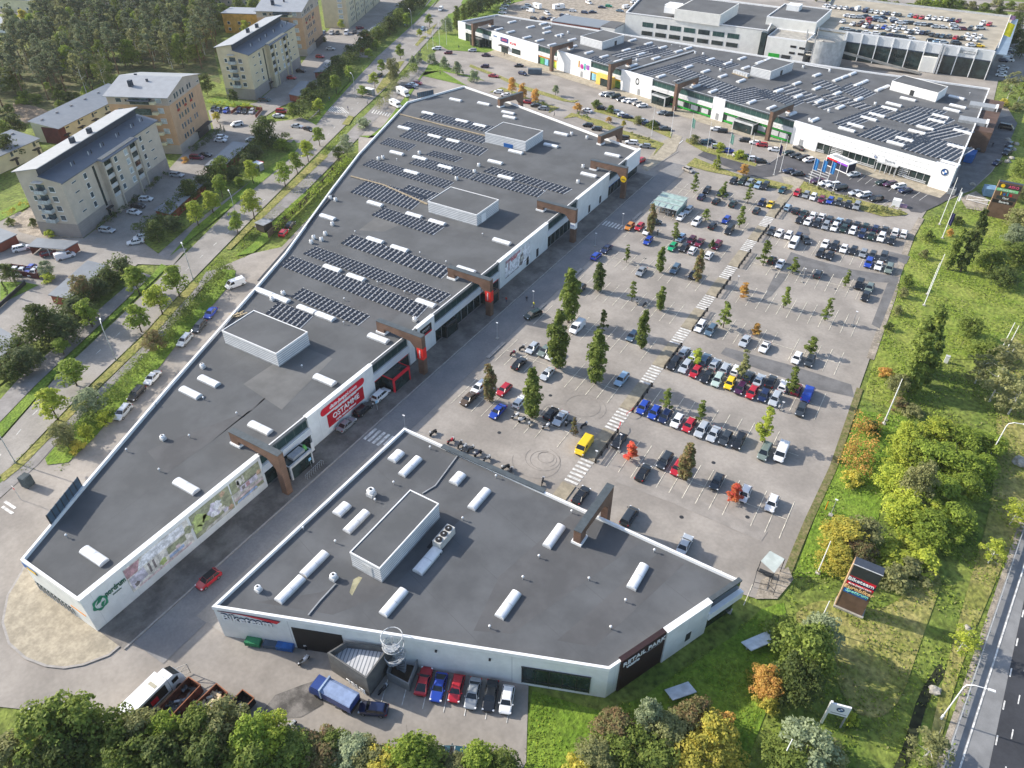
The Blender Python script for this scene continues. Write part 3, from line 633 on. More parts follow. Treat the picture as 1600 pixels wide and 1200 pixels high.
rs=thing('banner_sign','big red wall banner reading data-jaeppi.com and OSTAMME','sign',(-86.9,78,4.2))
m=MB();cap=[(-86.95,73.4+.85*math.sin(a),5.95+.85*math.cos(a)) for a in np.linspace(math.pi,2*math.pi,9)]+[(-86.95,84.4+.85*math.sin(a),5.95+.85*math.cos(a)) for a in np.linspace(0,math.pi,9)]
m.add(cap,[tuple(range(18))[::-1]]);kid(m,'upper_panel',RED,rs)
kid(MB().box(-87.0,-86.95,74.0,84.6,1.5,4.6),'lower_panel',mat('deep_red',(.45,.006,.02),.5,.05,1),rs)
text_mesh('lettering','data-jaeppi.com',1.25,frame((-86.93,78.9,5.95),(0,1,0)),COPING,rs,shear=.2,bold=.02)
text_mesh('lettering','Gamer-koneet tästä',.78,frame((-86.93,79.3,4.75),(0,1,0)),COPING,rs,bold=.03,shear=.2)
text_mesh('lettering','OSTAMME',1.7,frame((-86.93,79.3,3.3),(0,1,0)),COPING,rs,bold=.035)
text_mesh('lettering','myös vanhat laitteet',.72,frame((-86.93,79.0,2.1),(0,1,0)),COPING,rs,bold=.02)
s2=thing('shop_sign','black and crimson sign on the narrow white wall by the second portal','sign',(-86.9,106,5));kid(MB().box(-87.02,-86.95,104.2,108.3,4.4,6.6),'panel',BLACK,s2);kid(MB().box(-86.95,-86.93,104.2,108.3,4.4,4.8),'stripe',RED,s2);text_mesh('lettering','SPORT',.9,frame((-86.93,106.2,5.7),(0,1,0)),LGREY,s2)
s3=mural('white wall mural with crimson lettering and a figure in grey and black',139.5,152.0,1.6,6.8,'white',[('brick',[(.02,.78),(.02,.94),(.6,.98),(.6,.84)]),('brick',rc(.13,.17,.35,.9)),('dark',rc(.02,.05,.62,.9)),('dark',[(.55,.1),(.6,.62),(.7,.72),(.74,.3),(.66,.05)]),('stone',[(.6,.25),(.62,.5),(.7,.55),(.72,.2)]),('dark',rc(.76,.9,.08,.12)),('cream',rc(.66,.7,.7,.95)),('dark',[(.0,.02),(.0,.06),(.55,.08),(.55,.03)])])
text_mesh('lettering','SPORT',1.0,frame((-86.93,143.8,5.6),(0,1,0)),RED,s3,shear=.1)
SKA=[(146,867),(289,757),(405,667),(297,610),(326,594),(544,592),(592,526),(411,463),(482,481),(509,492),(405,452)]
z_=6.88
skylights([(146,867),(290,758),(406,667),(297,612),(326,594),(507,592),(591,527),(413,455),(438,465),(479,482),(508,493),(519,418),(556,432),(665,472),(586,374),(624,387),(512,338),(586,317),(647,335),(683,346),(784,376),(728,420),(643,268),(620,238),(656,246),(696,260),(669,176),(632,199),(679,212),(708,219),(722,188),(750,195),(712,155),(756,161),(794,175),(877,208),(861,226),(920,272),(806,236),(774,252),(790,276),(796,182),(957,241)],0.0,5.0,1.5,z_,'barrel skylights on the long solar roof','white barrel skylight on the grey roof of the long building')
for o in list(COL.objects):
    if o.name.startswith('skylight') and o.parent is None:
        pass
vents([(104,838),(198,704),(318,623),(249,735),(370,647),(296,682),(243,632),(620,250),(661,247),(538,468),(656,396),(697,410),(590,442),(632,457),(472,573),(604,388),(555,363),(754,367),(537,505),(690,190),(720,240),(850,300)],z_,'small vent pipes on the long roof','small white capped vent pipe on the grey roof of the long building')
fans([(254,683),(316,571),(648,498),(442,457),(425,466),(519,349),(508,364),(490,370),(502,373),(486,377),(591,247),(598,245),(524,311),(516,308),(655,238),(713,278),(748,257),(741,267),(911,259),(893,208),(917,214),(903,283)],z_,'white roof fans on the long building','white roof fan with a round hood on the long building')
plantroom('square white plant room on the near part of the long roof',[(-119.3,78.6),(-103.6,78.6),(-103.6,87.6),(-119.3,87.6)],6.88,10.3,LOUV)
plantroom('white louvred plant room in the middle of the long roof',[(-119.3,151.4),(-103.2,151.4),(-103.2,162.4),(-119.3,162.4)],6.88,10.3,LOUV,(1,.3,2.2,2.2,WHITE2))
plantroom('white plant room with a blue vent on the far part of the long roof',[(-134,203),(-118.5,203),(-118.5,214.4),(-134,214.4)],6.88,10.3,LOUV,(0,.58,3.5,1.3,BLUE))
f2=F(400,300,4);f1=F(400,0,4)
def sol(lab,A,B,C,n,f,rows=4):a,b,c=f(*A,6.9),f(*B,6.9),f(*C,6.9);return solar(lab,(a.x,a.y),(b.x,b.y),(c.x,c.y),6.9,n,rows,group='solar arrays on the long roof')
sol('smallest solar array, just behind the near plant room',(60,765),(145,690),(255,845),8,f2)
sol('solar array behind three skylights and the near plant room',(215,660),(295,605),(615,828),16,f2)
sol('longest solar array, second of the two long ones from the near plant room',(150,465),(230,405),(985,780),33,f2)
sol('long solar array reaching toward the second portal, behind two skylights',(295,390),(375,345),(1125,690),34,f2)
sol('solar array in front of the middle of the roof, beside the third portal',(530,325),(605,270),(1135,535),22,f2)
sol('solar array in front of the middle louvred plant room',(722,148),(800,100),(1085,265),16,f2)
sol('long solar array running up to the middle plant room',(590,5),(700,-75),(950,108),16,f2,5)
sol('solar array beyond the roof walkway at the middle plant room',(895,0),(960,-40),(1100,60),9,f2,3)
sol('long solar array west of the skylights in the far half of the roof',(665,1035),(730,1000),(1160,1175),24,f1)
sol('solar array between the two far skylight rows',(955,1025),(1020,985),(1310,1115),18,f1)
sol('short solar array at the far west parapet',(775,900),(830,865),(935,940),10,f1)
sol('short solar array ahead of the far plant room',(1060,970),(1115,945),(1225,1010),9,f1,3)
sol('solar array in two skylight rows left of the far plant room',(895,855),(960,815),(1375,972),22,f1)
sol('narrow solar array along the roof walkway, far end',(890,795),(950,765),(1395,895),22,f1,3)
sol('farthest solar array beyond the roof walkway',(1020,735),(1080,705),(1425,825),18,f1,3)
sol('solar array on the right below the far plant room',(1340,1125),(1400,1085),(1740,1230),18,f1)
sol('solar array right of the ducts by the far plant room',(1420,1075),(1480,1045),(1900,1210),20,f1,3)
def duct(label,pts,w_,z,m_,grp='timber walkways and pipes over the roof'):
    r=thing('roof_walkway',label,'walkway',(pts[0][0],pts[0][1],z),grp)
    for a,b in zip(pts[:-1],pts[1:]):
        a,b=Vector((a[0],a[1],0)),Vector((b[0],b[1],0));M=local(a,b-a);L=(b-a).length
        kid(MB().box(0,L,-w_/2,w_/2,z+.12,z+.3,M=M),'deck',m_,r)
        m=MB()
        for i in range(int(L/4)+1):m.box(i*4,i*4+.2,-w_/2,w_/2,z,z+.12,M=M)
        kid(m,'support',GREY,r)
def u7(L,z=6.9):return [un(a,b,z) for a,b in L]
WOOD=mat('weathered_wood',(.32,.26,.18),.9,.15,1)
duct('brown pipe walkway from the west parapet to the middle plant room',u7([(548,276),(600,290),(668,320)]),.6,6.9,WOOD)
duct('brown pipe walkway ending at the far plant room',u7([(625,179),(690,196),(759,213)]),.6,6.9,WOOD)
duct('dark cable tray beside the west parapet of the long roof',u7([(404,440),(452,385),(520,305)]),.5,6.9,DARK)
r=thing('timber_pile','pile of pale planks on the roof beside the near plant room','planks',(*un(372,494,6.9),6.9));c=P(372,494,6.9)
for i in range(7):
    M=Matrix.Translation(c+Vector((random.uniform(-1,1),random.uniform(-1,1),.1+i*.06))) @ Matrix.Rotation(random.uniform(0,3),4,'Z');kid(MB().box(-1.3,1.3,-.12,.12,0,.08,M=M),'plank',mat('plank_wood',(.45,.36,.22),.8),r)
def patch(px,m,z=6.892,n='roof_patch',par=LB):
    pts=u7(px);o=MB();tri=tessellate_polygon([[Vector((p[0],p[1],0)) for p in pts]]);o.add([(p[0],p[1],z) for p in pts],[fixtri(t,pts) for t in tri]);return kid(o,n,m,par)
RDK=mat('roof_felt_dark',(.094,.095,.099),.95,.1,.15);RLT=mat('roof_felt_pale',(.135,.135,.133),.95,.1,.15)
patch([(230,705),(262,690),(395,640),(470,560),(440,600),(330,690),(260,740)],RDK);patch([(510,490),(590,520),(660,460),(600,440)],RDK,6.894)
patch([(560,360),(600,362),(650,340),(600,330)],RLT);patch([(380,600),(440,640),(520,560),(470,540)],RLT,6.896)
BTP=[(-70.1,31.9),(-16.9,52.9),(-6.4,76.0),(-70.0,76.8)]
BT=flatbuilding('retail_building','grey flat-roofed bike shop building on the near corner, white parapets','retail building',BTP,7.35,WHITE,ROOF2,COPING,0.34,0.55)
SD=(Vector((-16.9,52.9,0))-Vector((-70.1,31.9,0))).normalized();SO=Vector((-70.1,31.9,0));SM=local(SO,SD)
def st(px,py,z):p=P(px,py,z);return (p-SO).dot(SD)
ED=(Vector((-6.4,76,0))-Vector((-16.9,52.9,0))).normalized();EO=Vector((-16.9,52.9,0));EM=local(EO,ED)
kid(MB().box(0,57.2,0,.35,-.2,7.35,M=SM) if 0 else MB().box(st(455,982,5),st(533,996,5),.0,.08,-.2,5.2,M=SM),'loading_door',BLACK,BT)  # flat black slab painted for the shade inside the open loading bay
kid(MB().box(st(816,1040,4.5),st(923,1057,4.5),-.02,.1,.5,4.5,M=SM),'window',GLASS,BT)
m=MB();a,b=st(816,1040,4.5),st(923,1057,4.5)
for i in range(6):x=a+(b-a)*i/5;m.box(x-.05,x+.05,.1,.16,.5,4.5,M=SM)
m.box(a,b,.1,.16,1.2,1.3,M=SM);m.box(a-.1,b+.1,.08,.2,4.5,4.62,M=SM);kid(m,'mullions',DARK,BT)
for px,py in ((682,1014),(766,1027)):x=st(px,py,5.2);kid(MB().box(x-.15,x+.15,.02,.3,5.0,5.3,M=SM),'wall_lamp',DARK,BT)
kid(MB().box(10.5/25.38*25.38*.42,18.8,.0,.28,-.2,7.62,M=EM),'sign_wall',mat('maroon_black',(.028,.014,.014),.6,.1,1),BT) if 0 else kid(MB().box(2.0,10.2,.0,.28,-.2,7.5,M=EM),'sign_wall',mat('maroon_black',(.03,.014,.015),.6,.1,1),BT)
kid(MB().box(2.0,10.2,-.5,.28,7.5,7.56,M=EM),'dark_coping',mat('maroon_black',(.03,.014,.015)),BT)
kid(MB().box(10.2,18.9,.0,.5,-.2,7.5,M=EM),'wall_panel',WHITE,BT);kid(MB().box(10.15,19.0,-.45,.56,7.5,7.62,M=EM),'coping',COPING,BT)
kid(MB().box(14.6,15.6,.5,.56,1.4,3.2,M=EM),'door',DARK,BT)
kid(MB().box(18.9,25.5,.02,.1,5.3,7.0,M=EM),'upper_glazing',GLASS,BT);kid(MB().box(18.7,25.9,.05,.8,3.6,5.1,M=EM),'white_band',WHITE2,BT);kid(MB().box(18.9,25.2,.02,.1,0,3.6,M=EM),'shop_window',GLASS,BT);kid(MB().box(18.9,25.6,-.5,.2,7.05,7.42,M=EM),'dark_coping',BROWNR,BT)
kid(MB().box(-6.2,-7.5,75.0,76.2,0,0.01),'step',CONC,BT)
m=MB();m.box(-70.1+9.2-.3,-70.1+30.0,76.0,77.0,7.3,7.5);kid(m,'dark_coping',BROWNR,BT)
m=MB();m.box(-60.9,-41,76.76,76.9,0,6.9);kid(m,'shop_window',GLASS,BT)
t_=text_mesh('lettering','RETAIL PARK',1.35,frame(EO+ED*6.2+Vector((ED.y,-ED.x,0))*.32+Vector((0,0,6.3)),ED),COPING,BT,bold=.02)
text_mesh('small_lettering','VARISTO',.6,frame(EO+ED*4.2+Vector((ED.y,-ED.x,0))*.32+Vector((0,0,5.2)),ED),COPING,BT,bold=.04)
kid(MB().box(6.6,9.6,.3,.32,5.55,5.6,M=EM),'sign_line',LGREY,BT)
bt=thing('shop_sign','Biketeam lettering under a red swoosh on the near white wall','sign',tuple(SO+SD*5+Vector((0,0,5.5))));so_=Vector((SD.y,-SD.x,0))*.08
text_mesh('lettering','Biketeam',2.1,frame(SO+SD*4.9+so_*2+Vector((0,0,5.2)),SD),COPING,bt,bold=.03);text_mesh('lettering_shadow','Biketeam',2.1,frame(SO+SD*4.85+so_+Vector((0,0,5.3)),SD),mat('navy_ink',(.01,.02,.06)),bt,bold=.05)
m=MB();up_=[(.6+9.6*t,6.45+.25*math.sin(math.pi*t*.9)-.35*t) for t in np.linspace(0,1,14)];lo_=[(.6+9.6*t,6.38-.1*t-1.75*max(0,t-.35)**1.2+(0 if t< .93 else (t-.93)*16)) for t in np.linspace(0,1,14)]
vs=[SO+SD*u+so_*.7+Vector((0,0,z)) for u,z in up_+lo_];m.add(vs,[(i,i+14,i+15,i+1) for i in range(13)]);kid(m,'swoosh',RED,bt)
m=MB();vs=[SO+SD*u+so_*1.1+Vector((0,0,z+d)) for d in (.18,0) for u,z in up_];m.add(vs,[(i,i+14,i+15,i+1) for i in range(13)]);kid(m,'swoosh_edge',mat('navy_ink',(.01,.02,.06)),bt)
z_=6.8
SKYP.clear()
skylights([(641,727),(749,778),(557,813),(491,879),(453,919),(615,939),(866,836),(997,899),(794,943)],math.pi/2,4.9,1.4,z_,'long barrel skylights on the bike shop roof','long white barrel skylight on the bike shop roof')
skylights([(619,711),(715,746),(534,794)],math.pi/2,2.6,1.7,z_,'short barrel skylights on the bike shop roof','short white barrel skylight on the bike shop roof')
skylights([(668,874)],math.pi/2,5.2,1.7,z_,None,'shaded skylight beside the three-fan cooler on the bike shop roof')
vents([(672,700),(615,755),(586,782),(524,847),(474,826),(775,745),(723,811),(893,800),(842,870),(1022,861),(920,905),(977,939),(954,981),(765,980),(817,903)],z_,'small vent pipes on the bike shop roof','small white capped vent pipe on the bike shop roof')
fans([(580,770,1.15),(403,919),(521,901,.9),(576,731,.35),(576,726,.3)][:3],z_,'white roof fans on the bike shop','white roof fan with a round hood on the bike shop roof')
plantroom('long white plant room beside the three-fan cooler',[(-57.8,48.2),(-52.1,48.2),(-52.1,63.0),(-57.8,63.0)],6.8,10.2,LOUV,(0,.55,1.8,2.2,LGREY))
c=P(694,842,7.4);r=thing('cooling_unit','white rooftop cooler with three black fans','cooler',(c.x,c.y,6.8))
kid(MB().box(c.x-.75,c.x+.75,c.y-2,c.y+2,7.1,8.6),'casing',mat('unit_beige',(.5,.49,.46),.6),r)
for i in range(3):kid(MB().cyl((c.x,c.y-1.3+i*1.3),.56,8.6,8.72,16),'fan',BLACK,r);kid(MB().cyl((c.x,c.y-1.3+i*1.3),.13,8.72,8.8,8),'fan_hub',LGREY,r)
kid(MB().box(c.x-.6,c.x+1.0,c.y-2.6,c.y-2.3,6.8,7.1).box(c.x-1.6,c.x-1,c.y-2.4,c.y+2.2,6.8,7.0),'stand',BLACK,r)
portal('brown portal frame standing on the bike shop roof edge by the parking lot',(-30.5,81.4,0),(-.1,-12,0),11.7,6.8,0)
patch([(690,795),(730,800),(600,930),(520,960),(400,940),(500,925),(560,900)],RDK,6.806,par=BT);patch([(895,800),(1010,840),(800,990),(740,985),(780,900)],RDK,6.807,par=BT);patch([(1030,862),(1070,880),(930,1010),(870,1000)],RDK,6.808,par=BT)
patch([(552,905),(560,900),(566,902),(558,915),(550,930),(546,925)],mat('moss_stain',(.3,.28,.18),.95,.2,1),6.81,par=BT)
for L_ in ([(717,710),(680,760),(660,772)],[(525,913),(500,940),(482,962)]):
    duct('thin raised joint across the bike shop roof',u7(L_,6.8),.18,6.72,GREY,'raised joints on the bike shop roof')
r=thing('loading_annex','dark grey loading annex with ribbed metal roof against the white wall','annex',(-49,38,0))
AN=[un(511,1020,4.6),un(572,1060,4.6),un(609,1010,4.6),un(540,1002,4.6)]
m=MB();ring(m,AN,.22,-.2,4.6);kid(m,'wall',mat('annex_grey',(.12,.12,.118),.8,.1,1),r)
m=MB();roofpoly(m,inset(AN,.2),3.3);kid(m,'roof',line_mat('ribbed_metal',(.55,.56,.58),(.2,.22,.25),'X',.55,.16,.5,R(-22)),r)
kid(MB().box(0,5,-.1,.1,3.3,4.4,M=local((AN[3][0],AN[3][1],0),Vector(AN[2])-Vector(AN[3]))),'white_panel',WHITE2,r)
text_mesh('lettering','TRUE',1.4,frame((Vector(AN[0]).lerp(Vector(AN[1]),.72).x,Vector(AN[0]).lerp(Vector(AN[1]),.72).y-.45,1.2),Vector((*AN[1],0))-Vector((*AN[0],0))),COPING,r,bold=.06)
r=thing('bin_enclosure','low open timber-walled enclosure beside the spiral stair','enclosure',(-42,41,0));EN=[un(606,1062),un(640,1080),un(655,1040),un(616,1030)]
m=MB();ring(m,EN,.12,-.1,2.0);kid(m,'fence',mat('fence_grey',(.2,.21,.22),.7),r);m=MB();roofpoly(m,inset(EN,.15),.1);kid(m,'floor',mat('wet_timber',(.1,.08,.06),.9),r)
c=P(619,1033,2.5);sx,sy=un(621,1046,0);r=thing('spiral_stair','galvanised spiral stair climbing the white wall beside the annex','stair',(sx,sy,0))
m=MB();m.cyl((sx,sy),.12,0,8.4,8);kid(m,'pole',GALV,r);m=MB();N_=34
for i in range(N_):
    a=i*.37;z=.2+i*7.1/N_
    m.add([(sx,sy,z),(sx+1.35*math.cos(a),sy+1.35*math.sin(a),z),(sx+1.35*math.cos(a+.4),sy+1.35*math.sin(a+.4),z),(sx,sy,z+.04),(sx+1.35*math.cos(a),sy+1.35*math.sin(a),z+.04),(sx+1.35*math.cos(a+.4),sy+1.35*math.sin(a+.4),z+.04)],[(0,2,1),(3,4,5),(1,2,5,4)])
kid(m,'treads',GALV,r);m=MB()
for hh in (.5,1.05):m.tube([(sx+1.36*math.cos(i*.37),sy+1.36*math.sin(i*.37),.2+i*7.1/N_+hh) for i in range(N_+1)],.045,5)
for i in range(0,N_,2):m.tube([(sx+1.36*math.cos(i*.37),sy+1.36*math.sin(i*.37),.2+i*7.1/N_+d) for d in (0,1.05)],.03,4)
kid(m,'railing',GALV,r);m=MB()
for zz in (6.4,8.4,4.0):m.tube([(sx+1.5*math.cos(a),sy+1.5*math.sin(a),zz) for a in np.linspace(0,2*math.pi,20)],.07,5)
kid(m,'hoop',LGREY,r)

h_=7.7
NBP=[(-231,328.6),(-41.3,271.4),(2.4,259.6),(3.2,301),(3.7,350),(-55,347.5),(-222.6,351)]
NB=flatbuilding('retail_building','long white shop row across the top with green shop fronts and solar roof','retail building',NBP,h_,WHITE2,ROOF2,COPING,0.36,0.6)
def nt_(px,py):p=P(px,py,h_);return (p-NBA).dot(NBD)
S=[(0,nt_(729,36.5),'w'),(nt_(729,36.5),nt_(770,48.8),'g'),(nt_(770,48.8),nt_(842,70.6),'w'),(nt_(842,70.6),nt_(872,79.4),'g',ORANGE),(nt_(872,79.4),nt_(923,95.6),'w'),(nt_(923,95.6),nt_(970,110),'g',YEL),(nt_(970,110),nt_(1020.6,123.8),'w'),(nt_(1020.6,123.8),nt_(1048,131),'g'),(nt_(1048,131),nt_(1115,152.5),'g',GRN),(nt_(1115,152.5),nt_(1133,158),'w'),(nt_(1133,158),nt_(1243,189.4),'g',GRN),(nt_(1243,189.4),NBL,'w')]
facade(NB,(NBA.x,NBA.y,0),NBD,S,h_,GLASSG,WHITE2,WHITE2)
NM=local((NBA.x,NBA.y,0),NBD)
for i,(px,lab) in enumerate(((737,'brown portal frame at the far left end of the north shop row'),(855,'brown portal frame by the orange shop front'),(951,'brown portal frame over the yellow entrance'),(1049,'brown portal frame between the white and green shop fronts'),(1193,'brown portal frame at the right end of the green shop front'))):
    py={737:72,855:112,951:139,1049:173,1193:220}[px];p=P(px,py);t=(p-NBA).dot(NBD)+.4;O=nbp(t,4.6);pr=portal(lab,tuple(O),tuple(-NBN),13.2,7.1,0,10.2)
for t0,w_,fm in ((nt_(745,41),7,DARK),(nt_(1030,127)-.5,7,LGREY),(nt_(1158,165),8.5,LGREY)):
    canopy_entrance(NB,(NBA.x,NBA.y,0),NBD,t0,w_,3.8,3.5,fm)
t0=nt_(936,100);kid(MB().box(t0,t0+9,.2,2.4,0,4.3,M=NM),'yellow_porch',mat('porch_yellow',(.8,.52,.12),.7,.05,1),NB);kid(MB().box(t0+2.5,t0+6.5,2.4,2.5,0,2.9,M=NM),'entrance_door',GLASS,NB)
t0=nt_(784,53);kid(MB().box(t0,t0+6,.5,2.2,3.0,3.4,M=NM),'canopy',DARK,NB);kid(MB().box(t0+.5,t0+5.2,.5,.62,0,3,M=NM),'entrance_door',GLASS,NB);kid(MB().box(t0+8,t0+14,.52,.62,1,3.2,M=NM),'window',GLASS,NB)
cols=[mat('foil_'+n,c,.4,.15,.6) for n,c in dict(lime=(.35,.6,.08),sky=(.25,.55,.75),yellow=(.75,.7,.12),green=(.06,.35,.08)).items()]
for px,w_,c in ((845,3,3),(850,3,1),(861,3,0),(865,3,2),(925,3,1),(929,3,0),(933,2,2),(958,4,0),(963,4,3)):
    t=nt_(px,70.6+(px-842)*.307);kid(MB().box(t,t+w_,.14,.19,.2,3.4,M=NM),'window_foil',cols[c],NB)
for px in (1062,1084,1100,1140,1150,1188,1208,1222):
    t=nt_(px,131+(px-1048)*.31);kid(MB().box(t,t+3.2,.22,.26,.9,2.7,M=NM),'window_poster',LGREY,NB)
def nsign(nm,lab,px,py,w_,z0,z1,m_,txt=None,tm=None,sz=1):
    t=nt_(px,py);r=thing('shop_sign',lab,'sign',tuple(nbp(t,.6,z0)));kid(MB().box(t-w_/2,t+w_/2,.56,.64,z0,z1,M=NM),'panel',m_,r)
    if txt:text_mesh('lettering',txt,sz,frame(nbp(t,.68,(z0+z1)/2),NBD),tm or COPING,r,bold=.02)
nsign('a','blue and pink sign panel on the far white wall',789,55,5.5,4.6,6.6,mat('sign_navy',(.04,.06,.2)),'ASKO',mat('pinkletter',(.7,.1,.2)),1.4)
nsign('b','small red sign on the far white wall',802,59,4.2,4.7,5.6,RED,'SOTKA',COPING,.8)
nsign('e','white sign with blue letters at the far white wall',776,50.5,6,5.6,6.6,WHITE2,'VEPSÄ',BLUE,.9)
t=nt_(909,93);r=thing('shop_sign','multicoloured rounded letters on the white wall','sign',tuple(nbp(t,.6,5)))
for i,(ch,cc) in enumerate(zip('lelu',((.75,.3,.02),(.5,.04,.3),(.0,.4,.35),(.3,.06,.4)))):text_mesh('letter',ch,3.6,frame(nbp(t-2.6+i*1.75,.66,5.0-.25*i*(i< 3)),NBD),mat('letter_colour_%d' % i,cc,.6),r,bold=.16)
t=nt_(998,117);r=thing('shop_sign','black oval ring sign on the white wall','sign',tuple(nbp(t,.6,5)))
m=MB();n=24;vs=[nbp(t+rr*.72*math.cos(2*math.pi*i/n),.62,5.2+rr*math.sin(2*math.pi*i/n)) for i in range(n) for rr in (1.35,.85)];m.add(vs,[(2*i,2*i+1,(2*i+3) % (2*n),(2*i+2) % (2*n)) for i in range(n)]);kid(m,'ring',BLACK,r)
for px,py in ((904,93),(1001,118),(1125,155),(1260,194)):t=nt_(px,py)-.6;kid(MB().box(t,t+1.4,.56,.62,.1,2.5,M=NM),'door',GREY,NB)
BD=(BMB-BMA).normalized();BM=local((BMA.x,BMA.y,0),BD);BL=(BMB-BMA).length
kid(MB().box(0,BL-6.3,.05,.6,3.3,h_+.05,M=BM),'panel_band',line_mat('white_grid',(.8,.81,.82),(.35,.36,.38),'X',1.9,.07,.4,BD.to_2d().angle_signed(Vector((1,0))) if 0 else 0),NB)
m=MB();
for i in range(1,3):m.box(0,BL-6.3,.6,.64,3.3+i*1.5-.04,3.3+i*1.5+.04,M=BM)
kid(m,'panel_joint',GREY,NB)
kid(MB().box(0,BL-6.3,.05,.5,h_+.05,h_+.15,M=BM),'coping',BROWNR,NB);kid(MB().box(BL-6.3,BL,0.0,.75,-.2,h_+.1,M=BM),'wall_panel',WHITE2,NB)
kid(MB().box(0,BL-6.3,.02,.1,0,3.3,M=BM),'shop_window',GLASS,NB)
m=MB()
for i in range(17):m.box(i*2.3,i*2.3+.12,.1,.22,0,3.3,M=BM)
for a_,b_ in ((0,3),(10,21),(31,38)):m.box(a_,b_,.1,.4,.2,.45,M=BM);m.box(a_,b_,.1,.4,.75,.9,M=BM)
kid(m,'mullions',LGREY,NB)
m=MB()
for x in (22,23.6,25.2,26.8,28.4):m.box(x,x+.2,1.6,1.8,0,3.3,M=BM)
m.box(21.8,28.8,.2,2,3.1,3.5,M=BM);kid(m,'porch_frame',LGREY,NB)
for x0,x1 in ((5.2,9),(28.9,31.8)):
    m=MB()
    for i in range(5):m.box(x0,x1,.12,.2,.3+i*.6,.6+i*.6,M=BM)
    kid(m,'shutter_door',LGREY,NB)
text_mesh('lettering','Bavaria',1.2,frame(BMA+BD*25.5+Vector((BD.y,-BD.x,0))*.68+Vector((0,0,3.95)),BD),GREY,NB)
def roundel(r,c,xd,s):
    x=Vector(xd).normalized();n=x.cross(Vector((0,0,1)));n=Vector((x.y,-x.x,0));q=24
    for nm,r0,r1,off,mm in (('disc',0,s,.0,mat('badge_navy',(.02,.05,.14),.4)),('disc_rim',s*.93,s,.02,LGREY)):
        m=MB();m.add([Vector(c)+n*off+x*rr*math.cos(2*math.pi*i/q)+Vector((0,0,rr*math.sin(2*math.pi*i/q))) for i in range(q) for rr in (r1,r0)],[(2*i,2*i+1,(2*i+3) % (2*q),(2*i+2) % (2*q)) for i in range(q)]);kid(m,nm,mm,r)
    for k in range(4):
        m=MB();m.add([Vector(c)+n*.03]+[Vector(c)+n*.03+x*.6*s*math.cos(math.pi/2*k+math.pi/12*i)+Vector((0,0,.6*s*math.sin(math.pi/2*k+math.pi/12*i))) for i in range(7)],[tuple(range(8))]);kid(m,'quarter',(COPING if k % 2==0 else BLUE),r)
r=thing('shop_sign','round blue and white badge on the white end pillar','sign',tuple(BMA+BD*(BL-2.8)+Vector((0,0,5.5))));roundel(r,BMA+BD*(BL-2.8)+Vector((BD.y,-BD.x,0))*.85+Vector((0,0,5.6)),BD,1.15)
r=thing('shop_sign','small round blue badge over the dealer entrance','sign',tuple(BMA+BD*21+Vector((0,0,4))));roundel(r,BMA+BD*20.6+Vector((BD.y,-BD.x,0))*.72+Vector((0,0,4.1)),BD,.5)
z_=7.1;SKYP.clear();na=math.atan2(NBD.y,NBD.x)
fh=F(700,0,8);fk=F(900,0,8);fm6=F(990,60,6.4);f14=F(1200,0,4);f8r=F(1200,0,8)
def pf(f,L):return [((lambda p:(p.x,p.y))(Vector(f0))) for f0 in L]
def pxl(ox,oy,s,L):return [(ox+a/s,oy+b/s) for a,b in L]
A_=pxl(700,0,8,[(635,358),(782,392),(800,268),(985,460),(1030,330),(1145,498),(1235,398),(1390,432),(1550,490),(1190,290),(1235,340),(1560,575),(1300,552)])+pxl(900,0,8,[(160,650),(350,700),(530,755),(715,810),(630,618),(810,668),(1000,720),(905,538),(1085,585),(1278,635),(1400,595),(705,495),(1060,945),(1270,1005),(1490,1067)])
B_=pxl(990,60,6.4,[(440,420),(620,470),(795,522),(275,372),(550,278),(720,322),(893,370),(770,205),(940,243),(1085,193),(1260,235),(1122,287),(1075,418),(1180,630),(1380,685),(1455,517),(1345,205)])+pxl(1200,0,4,[(180,517),(305,465),(65,563),(430,495),(190,598),(305,548),(433,580),(320,630),(567,615),(452,666),(527,457),(475,477),(603,507),(562,524),(735,540),(695,556),(290,745),(150,707)])
SKYP.clear()
skylights(A_+B_,na+math.pi/2,4.6,1.5,z_,'barrel skylights on the north shop roof','white barrel skylight on the roof of the north shop row')
C_=pxl(1200,0,4,[(495,805),(550,780),(632,737),(683,715),(760,674),(788,648),(877,615),(800,892),(855,866),(933,820),(985,795),(1055,752),(1080,723),(1150,683),(1215,818),(1180,912),(1142,1015),(1180,605),(1188,660)])
skylights([(a,b,5.6) for a,b in C_],R(-14),5.6,1.6,z_,'barrel skylights over the car dealer','white barrel skylight over the car dealer')
vents(pxl(900,0,8,[(1195,568),(1250,555),(1298,590)])+pxl(700,0,8,[(580,215),(900,265),(1270,330),(1298,322)])+pxl(1200,0,4,[(1260,587),(500,645),(1075,1000)]),z_,'small vent pipes on the north shop roof','small white capped vent pipe on the north shop roof')
fans(pxl(900,0,8,[(1490,655),(1590,670),(760,745)])+pxl(700,0,8,[(1415,450),(1500,400)])+pxl(990,60,6.4,[(868,310),(980,218)])+pxl(1200,0,4,[(670,645),(380,690),(260,745),(220,415),(385,440)]),z_,'white roof fans on the north shop row','white roof fan with a round hood on the north shop row')
plantroom('white plant room on the left part of the north roof',[un(907,57,10.4),un(941,66,10.4),un(975.5,55,10.4),un(943,47,10.4)],7.1,10.6,LOUV,(1,.62,1.6,2,DARK),'plant rooms on the north roof')
plantroom('white plant room in the middle of the north roof',[un(1174,105,10.4),un(1205,112,10.4),un(1240,98,10.4),un(1206,91,10.4)],7.1,10.6,LOUV,(1,.5,1.6,2,DARK),'plant rooms on the north roof')
